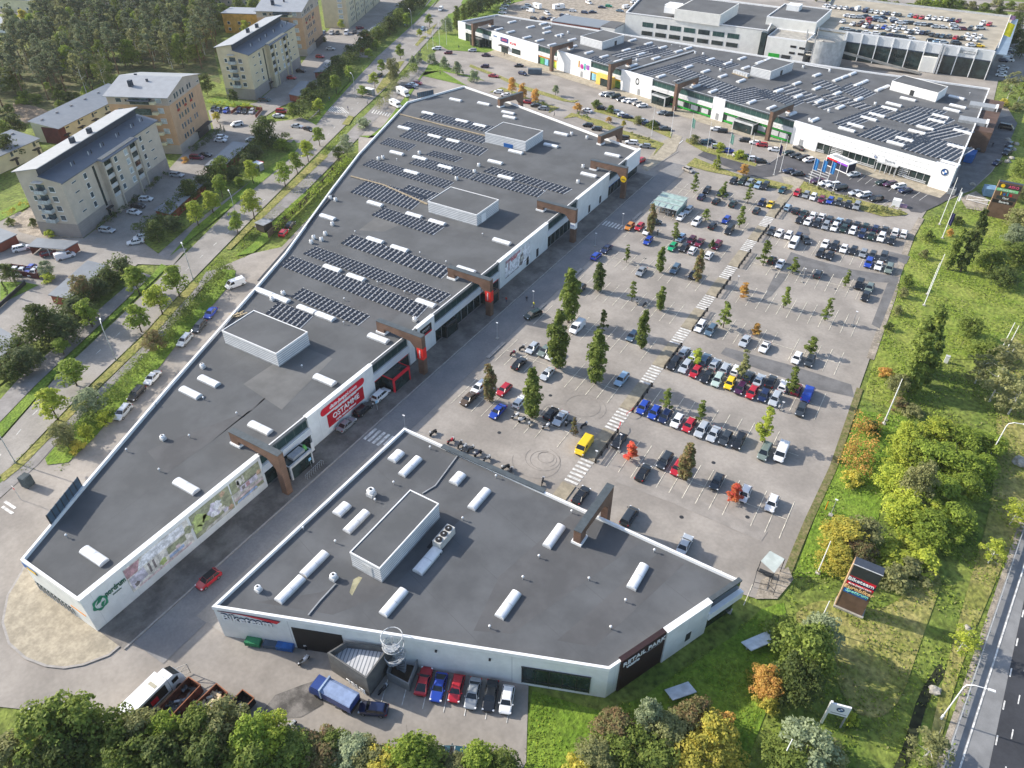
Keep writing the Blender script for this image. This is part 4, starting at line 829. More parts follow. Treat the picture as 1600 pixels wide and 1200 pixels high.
plantroom('white plant room at the right end of the north roof',[un(1394,127,10.4),un(1466,146,10.4),un(1481,136,10.4),un(1412,118,10.4)],7.1,10.6,WHITE2,(0,.48,1.6,2,DARK),'plant rooms on the north roof')
duct('long pale raised parapet crossing the north roof',u7([(983,111),(1085,80)],7.2),1.0,7.3,GALV,None)
duct('white pipe run along the far roof edge',u7([(1257,103),(1297,110)],7.2),.5,7.6,COPING,None)
SOLN='solar arrays on the north roof'
def soln(lab,f,a,b,c,n,rows=8):a,b,c=f(*a,7.1),f(*b,7.1),f(*c,7.1);solar(lab,(a.x,a.y),(b.x,b.y),(c.x,c.y),7.1,n,rows,group=SOLN)
soln('solar array left of the pale roof parapet',fk,(430,690),(960,560),(640,760),5,12)
soln('solar array between skylights beside the pale parapet',fk,(740,600),(900,560),(1080,700),9,5)
soln('small solar array close to the ring sign',fk,(160,740),(250,700),(330,790),6,3)
soln('narrow solar array right along the pale parapet',fm6,(60,355),(700,170),(110,380),3,20)
soln('largest solar array, in the middle of the north roof',fm6,(290,330),(440,275),(900,560),18,6)
soln('solar array between the largest one and the glass front',fm6,(820,570),(1210,490),(1010,660),7,12)
soln('solar array behind four skylights in the middle',fm6,(560,230),(700,190),(900,300),10,5)
soln('solar array left of the rightmost portal',fm6,(1200,560),(1320,510),(1570,680),12,5)
soln('solar array beside the middle plant room',F(1200,0,4),(30,560),(130,530),(330,680),10,5)
soln('solar array near the far edge behind the middle plant room',f14,(270,525),(340,500),(400,575),6,4)
soln('solar array in the far middle, left of the dark seam',f14,(430,560),(520,520),(570,620),8,6)
soln('solar array crossing toward the car dealer',f14,(330,600),(400,580),(560,680),8,5)
soln('solar array of long rows behind the dealer sign band',f14,(400,770),(700,660),(470,800),4,14)
soln('broad solar array between the dealer skylight rows',f14,(730,740),(880,680),(1000,810),9,8)
soln('solar array right above the dealer front',f14,(550,850),(680,790),(860,920),10,7)
soln('solar array in the dealer corner near the roof edge',f14,(830,930),(980,850),(1120,1010),10,8)
soln('solar array right of the dealer skylights',f14,(870,850),(1180,780),(960,890),4,12)
soln('small solar array at the far right of the dealer roof',f14,(870,690),(920,665),(1050,720),7,3)
r=thing('chiller_frame','long rack of white chillers on the north roof beside the plant room','chiller',(*un(1157,115,7.4),7.1));a=P(1147,112,7.8);b=P(1170,119,7.8);d=b-a;M=local((a.x,a.y,7.1),d)
for i in range(6):kid(MB().box(i*d.length/6,i*d.length/6+.8*d.length/6,-.8,.8,.4,1.5,M=M),'chiller',LGREY,r)
kid(MB().box(-.3,d.length+.3,-1,1,.1,.35,M=M),'frame',WOOD,r)
r=thing('storage_annex','brown timber-clad flat annex at the right end of the north row','annex',(14,330,0));AN2=[un(1490,192,6.8),un(1523,197,6.8),un(1560,205,6.8),un(1545,190,6.8),un(1560,168,6.8),un(1502,160,6.8)]
AN2=[(-4,300.5),(9,300),(10,338),(0,339)]
m=MB();walls(m,AN2,0,6.9);kid(m,'wall',BROWN,r);m=MB();roofpoly(m,AN2,6.9);kid(m,'roof',mat('brown_roof',(.1,.062,.048),.9,.15,.3),r)
for (x0,y0) in ((-2.5,305),(-1,324)):kid(MB().box(x0,x0+9,y0,y0+5,6.9,8.0),'skylight_box',GREY,r);kid(MB().box(x0+8.6,x0+9.4,y0,y0+5.1,6.9,8.2),'box_end',COPING,r)

BEIGE=mat('render_beige',(.5,.44,.365),.85,.05,.4);YELLOW=mat('render_yellow',(.58,.5,.345),.85,.05,.4);PEACH=mat('render_peach',(.5,.32,.195),.85,.05,.4)
PINKG=mat('render_pinkgrey',(.42,.36,.31),.85,.05,.4);PLINTH=line_mat('plinth_grey',(.3,.27,.25),(.25,.225,.21),'Z',.6,.05,.85);CREAM=mat('render_cream',(.6,.57,.4),.85,.05,.4)
ROOFB=line_mat('seam_roof_blue',(.1,.12,.15),(.1,.12,.145),'X',.9,.07,.45,R(-22));ROOFL=line_mat('seam_roof_pale',(.3,.315,.335),(.32,.33,.35),'X',.9,.08,.5,R(-22));ROOFG=line_mat('seam_roof_grey',(.2,.22,.245),(.2,.215,.23),'X',.8,.08,.45,R(30))
NAVY=mat('navy_steel',(.02,.035,.06),.5,.1,1);WIN=mat('window_glass',(.06,.09,.11),.12,.3,.8,spec=.6);WINL=mat('window_blind',(.4,.45,.47),.4,.2,.9)
def win(root,M,s,z,w_,h_,sill=True,glass=None,m_=None):
    f=kid(MB().box(s-w_/2-.09,s+w_/2+.09,-.02,.06,z-.09,z+h_+.09,M=M).box(s-w_/2-.12,s+w_/2+.12,-.02,.16,z-.2,z-.09,M=M) if sill else MB().box(s-w_/2-.05,s+w_/2+.05,-.02,.05,z-.05,z+h_+.05,M=M),'window',m_ or WHITE2,root)
    g_=MB().box(s-w_/2,s+w_/2,.03,.085,z,z+h_,M=M).build('pane',glass or WIN,None,tuple(root.location));g_.location=(0,0,0);g_.parent=f
def aframe(F_,R_):
    F2,R2=Vector((*un(*F_),0)),Vector((*un(*R_),0));a=(R2-F2);L=a.length;a.normalize();return F2,a,L
def block_a(label,Fp,Rp,wm,e0,D=12.5,group=None):
    Fo,a,L=aframe(Fp,Rp);M=local(Fo,a)
    r=thing('apartment_block',label,'apartment block',tuple(Fo+a*L/2-Vector((a.y,-a.x,0))*D/2),group)
    prof=[(0,0),(0,e0),(-6,e0+1.4),(-6,e0+3.5),(-D,e0+2.3),(-D,0)]
    def W(s,y,z):return M @ Vector((s,y,z))
    k=6;m=MB()
    for s_,rev in ((0,False),(L,True)):
        pts=[W(s_,y,z) for y,z in prof];m.add(pts,[tuple(range(k))[::-1 if rev else 1]])
    m.quad(W(0,0,0),W(L,0,0),W(L,0,e0),W(0,0,e0));m.quad(W(0,-D,0),W(L,-D,0),W(L,-D,e0+2.3),W(0,-D,e0+2.3))
    kid(m,'wall',wm,r)
    kid(MB().box(16.2,33.4,0,1.5,-.1,e0+.0,M=M),'front_bay',wm,r)
    kid(MB().box(-.05,L+.05,-D-.05,.06,-.2,4.0,M=M),'plinth',PLINTH,r);kid(MB().box(16.15,33.45,1.3,1.56,-.2,4.0,M=M) if 0 else MB().box(19.5,33.45,.1,1.56,-.1,4.0,M=M),'plinth',DARK if 0 else PLINTH,r)
    m=MB();m.quad(W(-.6,.7,e0-.1),W(L+.6,.7,e0-.1),W(L+.6,-6,e0+1.45),W(-.6,-6,e0+1.45));m.quad(W(15.4,.6,e0-.1),W(15.4,2.4,e0-.45),W(34,2.4,e0-.45),W(34,.6,e0-.1))
    m.box(-.6,L+.6,.55,.72,e0-.35,e0-.1,M=M);m.box(15.4,34,2.25,2.42,e0-.7,e0-.43,M=M);kid(m,'front_roof',ROOFB,r)
    m=MB();m.quad(W(-.6,-5.0,e0+3.75),W(L+.6,-5.0,e0+3.75),W(L+.6,-D-.7,e0+2.3),W(-.6,-D-.7,e0+2.3));m.quad(W(-.6,-5.0,e0+3.55),W(L+.6,-5.0,e0+3.55),W(L+.6,-5.0,e0+3.75),W(-.6,-5,e0+3.75));m.quad(W(-.6,-5.0,e0+3.55),W(-.6,-D-.7,e0+2.1),W(-.6,-D-.7,e0+2.3),W(-.6,-5,e0+3.75));kid(m,'back_roof',ROOFL,r)
    kid(MB().box(0.1,L-.1,-6.02,-5.9,e0+1.0,e0+3.5,M=M),'clerestory',NAVY,r)
    for s_,y,h2 in ((18,-7.5,1.5),(25.5,-7.0,1.5)):kid(MB().box(s_,s_+1.4,y-.5,y+.5,e0+2.8,e0+3.4+h2,M=M),'chimney',NAVY,r)
    for s_ in (9,17,23,31,39,44):
        kid(MB().cyl(tuple((W(s_,-2.5,0)).xy),.14,e0+.4,e0+1.7,8),'roof_vent',LGREY,r);kid(MB().cyl(tuple((W(s_+1.4,-2.5,0)).xy),.14,e0+.4,e0+1.7,8),'roof_vent',DARK,r)
    nf=4;fz=[4.6+(e0-5.2)/nf*i for i in range(nf)]
    for z in fz:
        win(r,M,9.6,z+.4,1.2,1.45);win(r,M,4.6,z+1.3,1.8,.35,False);win(r,M,42.5,z+1.3,1.8,.35,False);win(r,M,38,z+.4,1.2,1.45)
        M2=M @ Matrix.Translation((0,1.5,0));win(r,M2,22.2,z+.4,1.3,1.45);win(r,M2,27.5,z+.4,1.5,1.45,glass=WINL)
        kid(MB().box(16.4,19.6,1.5,1.62,z+.0,z+1.0,M=M),'balcony_rail',LGREY,r);kid(MB().box(29.6,32.6,1.5,1.62,z,z+1.0,M=M),'balcony_rail',LGREY,r)
        kid(MB().box(16.3,19.7,1.2,1.58,z+1.05,z+2.5,M=M),'balcony_glazing',GLASS,r);kid(MB().box(29.5,32.7,1.2,1.58,z+1.05,z+2.5,M=M),'balcony_glazing',GLASS,r)
    kid(MB().box(13.4,14.3,-.02,.08,3.2,e0-1.2,M=M),'stair_window',GLASS,r)
    for x in (16.0,19.9,29.2,33.2):kid(MB().box(x-.12,x+.22,1.4,2.0,0,e0-.5,M=M),'column',wm,r)
    kid(MB().box(12.8,15.2,.1,1.2,2.5,2.75,M=M),'door_canopy',DARK,r);kid(MB().box(13.3,14.6,.05,.12,0,2.3,M=M),'door',GLASS,r)
    side=local(M @ Vector((0,-D,0)),-Vector((M[0][1],M[1][1],0)) if 0 else Vector((M[0][1],M[1][1],0)))
    for z in fz:
        win(r,side,3.0,z+.4,1.0,1.3);win(r,side,9.0,z+.4,1.5,1.4)
        b_=kid(MB().box(4.4,7.3,0,1.5,z-.1,z+.05,M=side),'balcony',CONC,r)
        m=MB();m.box(4.4,7.3,1.45,1.5,z+.05,z+1.1,M=side).box(4.4,4.45,0,1.5,z+.05,z+1.1,M=side).box(7.25,7.3,0,1.5,z+.05,z+1.1,M=side);kid(m,'balcony_glass',WINL,r)
        kid(MB().box(4.6,7.1,.01,.06,z+.1,z+2.3,M=side),'balcony_door',WIN,r)
    kid(MB().box(4.4,7.3,0,1.4,e0-.3,e0-.15,M=side),'balcony_canopy',LGREY,r)
    return r
def block_b(label,Fp,Rp,e0=19.3,D=21,wmat=PEACH):
    Fo,a,L=aframe(Fp,Rp);M=local(Fo,a)
    def W(s,y,z):return M @ Vector((s,y,z))
    r=thing('apartment_block',label,'apartment block',tuple(W(L/2,-D/2,0)))
    rs=L*.5;rz=e0+2.6;tz=e0-3.0
    m=MB();m.box(0,L,-D,0,-.2,tz,M=M);kid(m,'wall',wmat,r)
    m=MB();m.add([W(0,0,tz),W(L,0,tz),W(L,0,e0),W(rs,0,rz),W(0,0,e0)],[(0,1,2,3,4)]);m.quad(W(0,-D,tz),W(0,0,tz),W(0,0,e0),W(0,-D,e0));m.quad(W(L,0,tz),W(L,-D,tz),W(L,-D,e0),W(L,0,e0));m.add([W(0,-D,tz),W(L,-D,tz),W(L,-D,e0),W(rs,-D,rz),W(0,-D,e0)],[(4,3,2,1,0)]);kid(m,'top_storey',PINKG,r)
    kid(MB().box(-.06,L+.06,-D,.06,-.2,2.9,M=M),'plinth',PINKG,r)
    rf=MB();rf.quad(W(-1.0,.8,e0-.15),W(-1.0,-D-.6,e0-.15),W(rs,-D-.6,rz+.15),W(rs,.8,rz+.15));rf.quad(W(rs,.8,rz+.15),W(rs,-D-.6,rz+.15),W(L+1.0,-D-.6,e0-.15),W(L+1,.8,e0-.15));rf.quad(W(-1,.8,e0-.35),W(-1,-D-.6,e0-.35),W(-1,-D-.6,e0-.15),W(-1,.8,e0-.15));kid(rf,'roof',ROOFL,r)
    kid(MB().box(5,6.3,-D*.72,-D*.66,e0+.5,e0+3.2,M=M),'chimney',NAVY,r);kid(MB().box(8.5,9.1,-D*.5,-D*.47,e0+1,e0+2.8,M=M),'chimney',NAVY,r);kid(MB().box(13,13.6,-D*.8,-D*.76,e0+1.5,e0+3,M=M),'chimney',NAVY,r)
    fz=[3.4+(e0-5.6)/4*i for i in range(5)]
    for i,z in enumerate(fz):
        for s_ in (5.2,7.1,9.6,11.6,15.2,17.0):
            if i==0 and s_> 13:continue
            win(r,M,s_,z,1.0,1.6,False,m_=mat('window_frame_grey',(.55,.53,.5),.6))
        if i==3:
            for s_ in (5.4,10.8,15.4):kid(MB().box(s_-.9,s_+.9,0,.05,z-.9,z-.1,M=M),'red_panel',mat('brick_red_panel',(.3,.03,.02)),r)
        if i==4:win(r,M,1.6,z,1.2,.5,False);win(r,M,L-1.6,z,1.2,.5,False)
    kid(MB().box(14,L-2.5,.1,.3,0,3.1,M=M).box(12.5,L-1.5,.1,2.0,3.1,3.3,M=M),'entrance',DARK,r)
    side=local(W(0,-D,0),Vector((M[0][1],M[1][1],0)))
    for z in fz:
        win(r,side,4,z,1.9,1.3,False);win(r,side,6.6,z+.2,.8,.8,False,glass=BLACK);win(r,side,D-3.2,z,1.9,1.7,False,glass=WINL)
        kid(MB().box(8.6,15.2,0,1.6,z-.25,z-.1,M=side),'balcony',CONC,r);kid(MB().box(8.6,15.2,1.5,1.6,z-.1,z+1.9,M=side),'balcony_glazing',mat('balcony_glass_dark',(.05,.075,.08),.15,.4,1.2),r)
        kid(MB().box(15.2,17.0,.1,1.5,z-.15,z+.7,M=side),'balcony_rail',CREAM,r)
    kid(MB().box(8.2,15.6,0,2.6,e0-1.1,e0-.9,M=side),'balcony_canopy',NAVY,r)
    return r
block_a('nearest beige apartment block with a two-level blue and pale roof',(129,371),(265,265),BEIGE,16.4)
block_b('orange apartment block with pale gabled roof behind the nearest beige one',(285,240),(330,200))
block_a('pale yellow apartment block with two-level roof, third from the near corner',(401,155.6),(470.6,102.5),YELLOW,17.2)
block_b('orange apartment block with pale roof at the top edge',(481,87.5),(504+2,65-1.5))
Fo=Vector((-291,314.5,0));a=(Vector((-312.4,362,0))-Fo);L=62;M=local(Fo,a)
r=thing('apartment_block','long yellow apartment block cut by the top edge, dark doorways','apartment block',tuple(Fo));kid(MB().box(0,L,-13,0,-.2,17,M=M),'wall',YELLOW,r);kid(MB().box(-.5,L+.5,-13.5,.6,17,17.4,M=M),'roof',ROOFL,r)
for i in range(6):
    z=2+i*2.6
    for s_ in (6,8.5,11,17,19.5,25,28,34,37,43,46,52):win(r,M,s_,z,.8,1.4,False)
    side=local(M @ Vector((0,-13,0)),Vector((M[0][1],M[1][1],0)));win(r,side,9.5,z,2.2,1.5,glass=WINL)
for s_ in (14.2,31,48):kid(MB().box(s_,s_+.6,0,.08,0,16,M=M),'stair_window',GLASS,r)
def rowhouse(label,p0,p1,depth,h0,h1,n,red=True,grp=None):
    p0=Vector((*p0,0));p1=Vector((*p1,0));a=p1-p0;L=a.length;M=local(p0,a)
    def W(s,y,z):return M @ Vector((s,y,z))
    r=thing('row_house',label,'row house',tuple(W(L/2,-depth/2,0)),grp)
    m=MB();m.box(0,L,-depth,0,-.2,h0,M=M);m.add([W(0,0,h0),W(0,-depth,h0),W(0,-depth,h1)],[(0,1,2)]);m.add([W(L,0,h0),W(L,-depth,h1),W(L,-depth,h0)],[(0,1,2)]);kid(m,'wall',CREAM,r)
    m=MB();m.quad(W(-.5,.9,h0-.1),W(L+.5,.9,h0-.1),W(L+.5,-depth-.5,h1),W(-.5,-depth-.5,h1));m.quad(W(-.5,.9,h0-.3),W(L+.5,.9,h0-.3),W(L+.5,.9,h0-.1),W(-.5,.9,h0-.1));kid(m,'roof',ROOFG,r)
    for i in range(n):
        s_=3+(L-5)*i/max(1,n-1);z=3.3
        win(r,M,s_,z,.9,1.4,False,m_=GREY);win(r,M,s_+1.7,z+.8,1.5,.4,False,m_=GREY)
        kid(MB().box(s_-1.6,s_+1.2,0,1.3,2.4,2.6,M=M),'porch_roof',DARK,r)
        kid(MB().box(s_-L*.0+.2,s_+1.2,.02,.1,0,2.2,M=M),'door',DARK,r)
        for y in (-depth*.75,):kid(MB().box(s_-.6,s_+.6,y-.3,y,h0+(h1-h0)*.75,h0+(h1-h0)*.75+.35,M=M),'roof_hatch',GREY,r)
    if red:kid(MB().box(-.3,3.0,-depth*.6,.35,-.1,h0-.12,M=M),'red_stair_wing',mat('wine_red',(.1,.025,.025),.8),r)
rowhouse('cream row house with grey shed roof and wine-red corner behind the beige block',(-271.5,139),(-284.5,180),10.5,5.6,7.2,6)
rowhouse('cream row house with grey shed roof at the left edge beyond the beige block',(-262,98),(-269,130),10.5,5.4,7.0,4)
rowhouse('small cream row house with white end wall at the left edge',(-250,80),(-257,97),9,5.2,6.6,2,False)
def carport(label,pts,h=2.6,open_=False,grp='red timber carports of the housing block'):
    P4=[Vector((*un(*q,h),0)) for q in pts];r=thing('carport',label,'carport',tuple(sum(P4,Vector())/4),grp)
    q=[tuple(p.xy) for p in P4]
    m=MB()
    n=4;sides=range(4) if not open_ else (0,2)
    cin=inset(q,.35)
    for i in sides:a_,b_=cin[i],cin[(i+1) % 4];m.quad((*a_,0),(*b_,0),(*b_,h-.1),(*a_,h-.1));
    kid(m,'wall',REDW,r)
    m=MB();m.prism(q,h-.12,h+.08);kid(m,'roof',ROOFG,r)
    m=MB()
    for t in (0.5,):
        c_=Vector(cin[0]).lerp(Vector(cin[3]),t);m.box(c_.x-.08,c_.x+.08,c_.y-.08,c_.y+.08,0,h-.1)
    kid(m,'post',LGREY,r)
    return r
carport('open grey-roofed carport with red end walls in front of the beige block',[(42,385),(58,372),(124,377),(101,390)],open_=True)
carport('long grey-roofed red carport beside the hedge near the street',[(75,461),(108,467),(171,415),(137,407)])
carport('small red carport at the left edge',[(-30,388),(0,380),(27,366),(-5,355)])
carport('long shaded carport between the beige block and the street trees',[(240,328),(266,335),(323,283),(290,293)])
carport('long blue-grey carport in front of the orange block',[(319,259),(354,256),(389,224),(364,221)])
carport('small red carport below the yellow block',[(450,147),(470,151),(483,127),(469,127)])
carport('small blue-grey carport in front of the far orange block',[(490,113),(507,112),(523,97),(510,93)])
carport('corrugated carport at the left edge beside the dark trees',[(-40,562),(0,560),(32,530),(0,512)])
carport('pale carport roof half hidden at the far yellow block',[(570,50),(585,54),(600,42),(588,38)])
carport('small tan shed beside the far street trees',[(556,70),(568,74),(574,60),(560,58)])
def fence(name,label,cat,pts,h,m_,th=.1,grp=None,posts=3.0,pm=None,closed=False):
    pts=[Vector((p[0],p[1],0)) for p in pts];r=thing(name,label,cat,tuple(pts[0]),grp);m=MB();k=MB()
    pr=list(zip(pts[:-1],pts[1:]))+([(pts[-1],pts[0])] if closed else [])
    for a,b in pr:
        L=(b-a).length;M=local(a,b-a);m.box(0,L,-th/2,th/2,0,h,M=M);n=max(1,int(L/posts))
        for i in range(n+1):k.box(L*i/n-.07,L*i/n+.07,-th/2-.06,th/2+.06,0,h+.08,M=M)
    kid(m,'boards',m_,r);kid(k,'posts',pm or m_,r);return r
fence('board_fence','low wine-red board fence around four parked cars','fence',pxs((12,427),(21,420),(58,425),(62,436),(12,427)),1.5,mat('wine_red',(.1,.025,.025),.8))
fence('board_fence','small red board fences around the cars by the yellow block','fence',pxs((362,178),(372,170),(410,172),(400,184)),1.1,REDW)
fence('board_fence','dark wooden board fence along the hedge behind the long solar roof','fence',pxs((420,372),(470,325),(510,285),(538,248)),2.0,line_mat('tarred_wood',(.1,.08,.06),(.03,.025,.02),'Y',.7,.15,.9))
fence('retaining_wall','low dark wall beside the left parking yard','wall',pxs((-30,505),(0,480),(40,444)),1.0,DARK,.25)
r=thing('garden_shed','small dark shed beside the footpath and board fence','shed',tuple(P(414,352)));c=P(414,358);kid(MB().box(c.x-1.6,c.x+1.6,c.y-1.6,c.y+1.6,0,2.2),'wall',mat('tarred_wood2',(.08,.065,.05),.9),r);kid(MB().box(c.x-1.8,c.x+1.8,c.y-1.8,c.y+1.8,2.2,2.35),'roof',GREY,r)
def simple_house(label,c,w_,d,h,ang,wm,rm,nwin=4,cat='house',nm='house',grp=None,fl=1):
    r=thing(nm,label,cat,(c[0],c[1],0),grp,R(ang))
    MB().box(-w_/2,w_/2,-d/2,d/2,-.2,h).build('wall',wm,r);MB().box(-w_/2-.4,w_/2+.4,-d/2-.4,d/2+.4,h,h+.3).build('roof',rm,r)
    for f_ in range(fl):
        for i in range(nwin):x=-w_/2+w_*(i+.5)/nwin;o=MB().box(x-.7,x+.7,-d/2-.05,-d/2+.05,1+f_*3,2.4+f_*3).build('window',WHITE2,r);MB().box(x-.6,x+.6,-d/2-.08,-d/2,1.1+f_*3,2.3+f_*3).build('pane',WIN,o)
    return r
simple_house('low grey-roofed hall at the top left corner',un(20,12),50,16,6,20,CREAM,ROOFL,9)
simple_house('second low hall at the top left with pale roof',un(75,2),34,16,6,20,CREAM,ROOFG,6)
simple_house('white flat roof left of the wood, trees in front',un(14,46),30,14,4,25,WHITE2,ROOFL,6)
simple_house('pale house glimpsed through the wood, left of centre',un(195,18),16,12,7,25,WHITE2,ROOFL,3,fl=2)
simple_house('white house with red wall behind the tall trees',un(283,14),20,12,8,28,mat('soft_red',(.4,.2,.16)),COPING,4,fl=2)
simple_house('yellow house with pale gable beside the third block',un(392,47),22,12,9,25,mat('ochre',(.6,.36,.08)),ROOFL,4,fl=2)
simple_house('low pale house far behind the wood',un(235,-6),26,14,6,25,WHITE2,ROOFL,5)
simple_house('low grey house behind the trees at the top edge',un(365,5),26,12,6,25,PINKG,ROOFG,5)
r=thing('office_building','white two-storey office block with dark flat roof and rooftop boxes','office building',(-125,390,0));OBP=[(-161,372.5),(-91,375),(-99,424),(-172,424)]
WHT=mat('office_white',(.7,.69,.65),.7,.04,.4)
m=MB();walls(m,OBP,0,11.3);kid(m,'wall',WHT,r);m=MB();roofpoly(m,inset(OBP,.4),10.9);kid(m,'roof',ROOF,r);m=MB();ring(m,OBP,.5,10.9,11.6);kid(m,'parapet',COPING,r)
OM=local((-161,372.5,0),(70,2.5,0))
for i in range(7):
    for z0,z1 in ((6.2,8.2),(2.4,4.2)):
        s_=9.3+i*7.1;f=kid(MB().box(s_-.1,s_+5.6,-.02,.06,z0-.1,z1+.1,M=OM),'window',GREY,r);g_=MB().box(s_,s_+5.5,.03,.1,z0,z1,M=OM).build('pane',GLASS if (z0< 4 or i % 3==1) else GLASSG,None,tuple(r.location));g_.location=(0,0,0);g_.parent=f
kid(MB().box(-136,-113.5,373.0,400,10.9,15.8),'rooftop_box',WHT,r);kid(MB().box(-135.4,-114,373.6,399.4,15.8,15.85),'rooftop_box_roof',ROOF,r);kid(MB().box(-146,-139,385,392,10.9,14.5),'rooftop_box',WHITE2,r);kid(MB().box(-143,-137,377,381,12.6,15.2),'rooftop_tank',WHITE2,r)
kid(MB().box(-93,-90.5,372,386,0,11.2),'glass_strip',GLASS,r)
r=thing('warehouse','low brick-red shed with dark gate left of the white office block','shed',tuple(P(925,40)));kid(MB().box(-196,-169.5,361,375,0,5.6),'wall',REDW,r);kid(MB().box(-196.3,-169.3,360.8,375.3,5.6,5.9),'roof',ROOFG,r);kid(MB().box(-195,-188,360.8,360.95,0,3),'gate',BLACK,r)
r=thing('warehouse','low white annex between the red shed and the office block','shed',(-165,366,0));kid(MB().box(-169,-161.2,361.5,374,0,6.2),'wall',WHT,r);kid(MB().box(-169,-161.2,361.5,374,6.2,6.5),'roof',ROOF,r)
r=thing('showroom','white showroom building with plant boxes left of the roof car park','showroom',(-80,395,0))
kid(MB().box(-90,-72.5,372,388,0,9.5),'wall',WHT,r);kid(MB().box(-89.6,-72.7,372.4,388,9.5,9.6),'terrace',CONC,r);m=MB();ring(m,[(-90,372),(-72.5,372),(-72.5,388),(-90,388)],.4,9.5,10);kid(m,'parapet',COPING,r)
kid(MB().box(-96,-73,388,418,0,14),'upper_wall',WHT,r);kid(MB().box(-95.5,-73.5,388.5,417.5,14,14.1),'upper_roof',ROOF,r);m=MB();ring(m,[(-96,388),(-73,388),(-73,418),(-96,418)],.4,14,14.5);kid(m,'upper_parapet',COPING,r)
kid(MB().box(-92,-86,406,412,14.1,16.5),'roof_tank',WHITE2,r)
for x,z in ((-79,6.5),(-79,3.8),(-75,3.8),(-75,6.3)):kid(MB().box(x,x+2.6,371.9,372.02,z,z+.9),'window',BLACK,r)
kid(MB().box(-88,-83,371.8,371.95,.2,3),'green_sign',GRN,r);kid(MB().box(-82,-78,371.8,371.95,.2,3),'gate',DARK,r)
DZ=10.8
dk=thing('car_deck','glass-fronted dealer hall with a tan roof deck full of cars','dealer hall',(-30,425,0))
DP=[(-72.9,391.8),(.6,391.8),(3.4,463),(-82,463)]
kid(MB().prism(DP,DZ-.5,DZ),'deck',mat('deck_tan',(.36,.32,.25),.9,.1,.15),dk)
m=MB();walls(m,inset(DP,.3),0,DZ-.5);kid(m,'wall',WHT,dk)
kid(MB().box(-60,.9,391.0,391.9,7.6,11.4),'fascia',mat('fascia_grey',(.58,.6,.62),.5,.04,.3),dk);kid(MB().box(-60,.9,390.8,391.0,7.2,7.6),'fascia_edge',NAVY,dk)
kid(MB().box(-60,.8,390.9,391.6,0,7.2),'showroom_glass',GLASS,dk)
for i in range(10):
    x=-59+i*6.65;kid(MB().box(x-.18,x+.18,390.5,390.95,0,11.5),'mullion',COPING,dk)
kid(MB().box(-25.5,-19,389.2,391,0,6.2),'entrance_box',WHT,dk);kid(MB().box(-19.6,-18.9,388.8,389.6,0,12.2),'exhaust_pipe',LGREY,dk);kid(MB().box(-18.4,-17.8,388.8,389.6,0,11.5),'exhaust_pipe',LGREY,dk)
kid(MB().box(-12,-5,390.85,390.99,9.2,10.3),'sign_board',GREY,dk);text_mesh('lettering','Laakkonen',1.0,frame((-8.5,390.8,9.75),(1,0,0)),COPING,dk,bold=.03)
kid(MB().box(.9,1.3,391,462,0,10),'side_glass',GLASS,dk);kid(MB().box(1.2,5.5,391,462,10.3,10.7),'side_canopy',mat('canopy_blue',(.2,.26,.33),.3,.1,.2),dk)
m=MB();ring(m,DP,.12,DZ,DZ+.9);kid(m,'deck_rail',LGREY,dk)
rp=thing('spiral_ramp','round concrete car ramp with steel mesh rails behind the north row','ramp',(-66,380,0));rx,ry=-65.8,378.5;m=MB();n=40;z0=0
for i in range(n):
    a0,a1=-math.pi*.5+i*4*math.pi/n,-math.pi*.5+(i+1)*4*math.pi/n;za,zb_=i*DZ/n,(i+1)*DZ/n
    q=[(rx+rr*math.cos(a),ry+rr*math.sin(a),z) for rr,a,z in ((4,a0,za),(8.6,a0,za),(8.6,a1,zb_),(4,a1,zb_))];m.quad(*q);q2=[(x,y,z-.4) for x,y,z in q];m.quad(*q2[::-1]);m.quad(q2[1],q2[2],q[2],q[1]);m.quad(q2[3],q2[0],q[0],q[3])
kid(m,'ramp_deck',CONC,rp);m=MB()
for i in range(n+1):
    a=-math.pi*.5+i*4*math.pi/n;z=i*DZ/n
    if i % 1==0:m.tube([(rx+8.6*math.cos(a),ry+8.6*math.sin(a),z),(rx+8.6*math.cos(a),ry+8.6*math.sin(a),z+1.2)],.06,4)
m.tube([(rx+8.6*math.cos(-math.pi*.5+i*4*math.pi/n),ry+8.6*math.sin(-math.pi*.5+i*4*math.pi/n),i*DZ/n+1.2) for i in range(n+1)],.09,4);kid(m,'rail',GREY,rp)
m=MB()
for i in range(14):a=-1.9+i*2.0/14;a2=-1.9+(i+1)*2.0/14;m.quad((rx+8.9*math.cos(a),ry+8.9*math.sin(a),0),(rx+8.9*math.cos(a2),ry+8.9*math.sin(a2),0),(rx+8.9*math.cos(a2),ry+8.9*math.sin(a2),11.2),(rx+8.9*math.cos(a),ry+8.9*math.sin(a),11.2))
kid(m,'curved_wall',mat('mesh_grey',(.42,.43,.43),.6,.12,.5),rp)
for a in (2.2,3.0,3.8,4.4):kid(MB().cyl((rx+8.8*math.cos(a),ry+8.8*math.sin(a)),.22,0,13,8),'column',GREY,rp)
kid(MB().box(-58,-20,384,387.5,1.5,2.0) if 0 else MB().add([(-57,380,5.0),(-57,384,5.0),(-24,387,.2),(-24,383,.2),(-57,380,6),(-24,383,1.1)],[(0,3,2,1),(0,4,5,3)]),'access_ramp',CONC,rp)

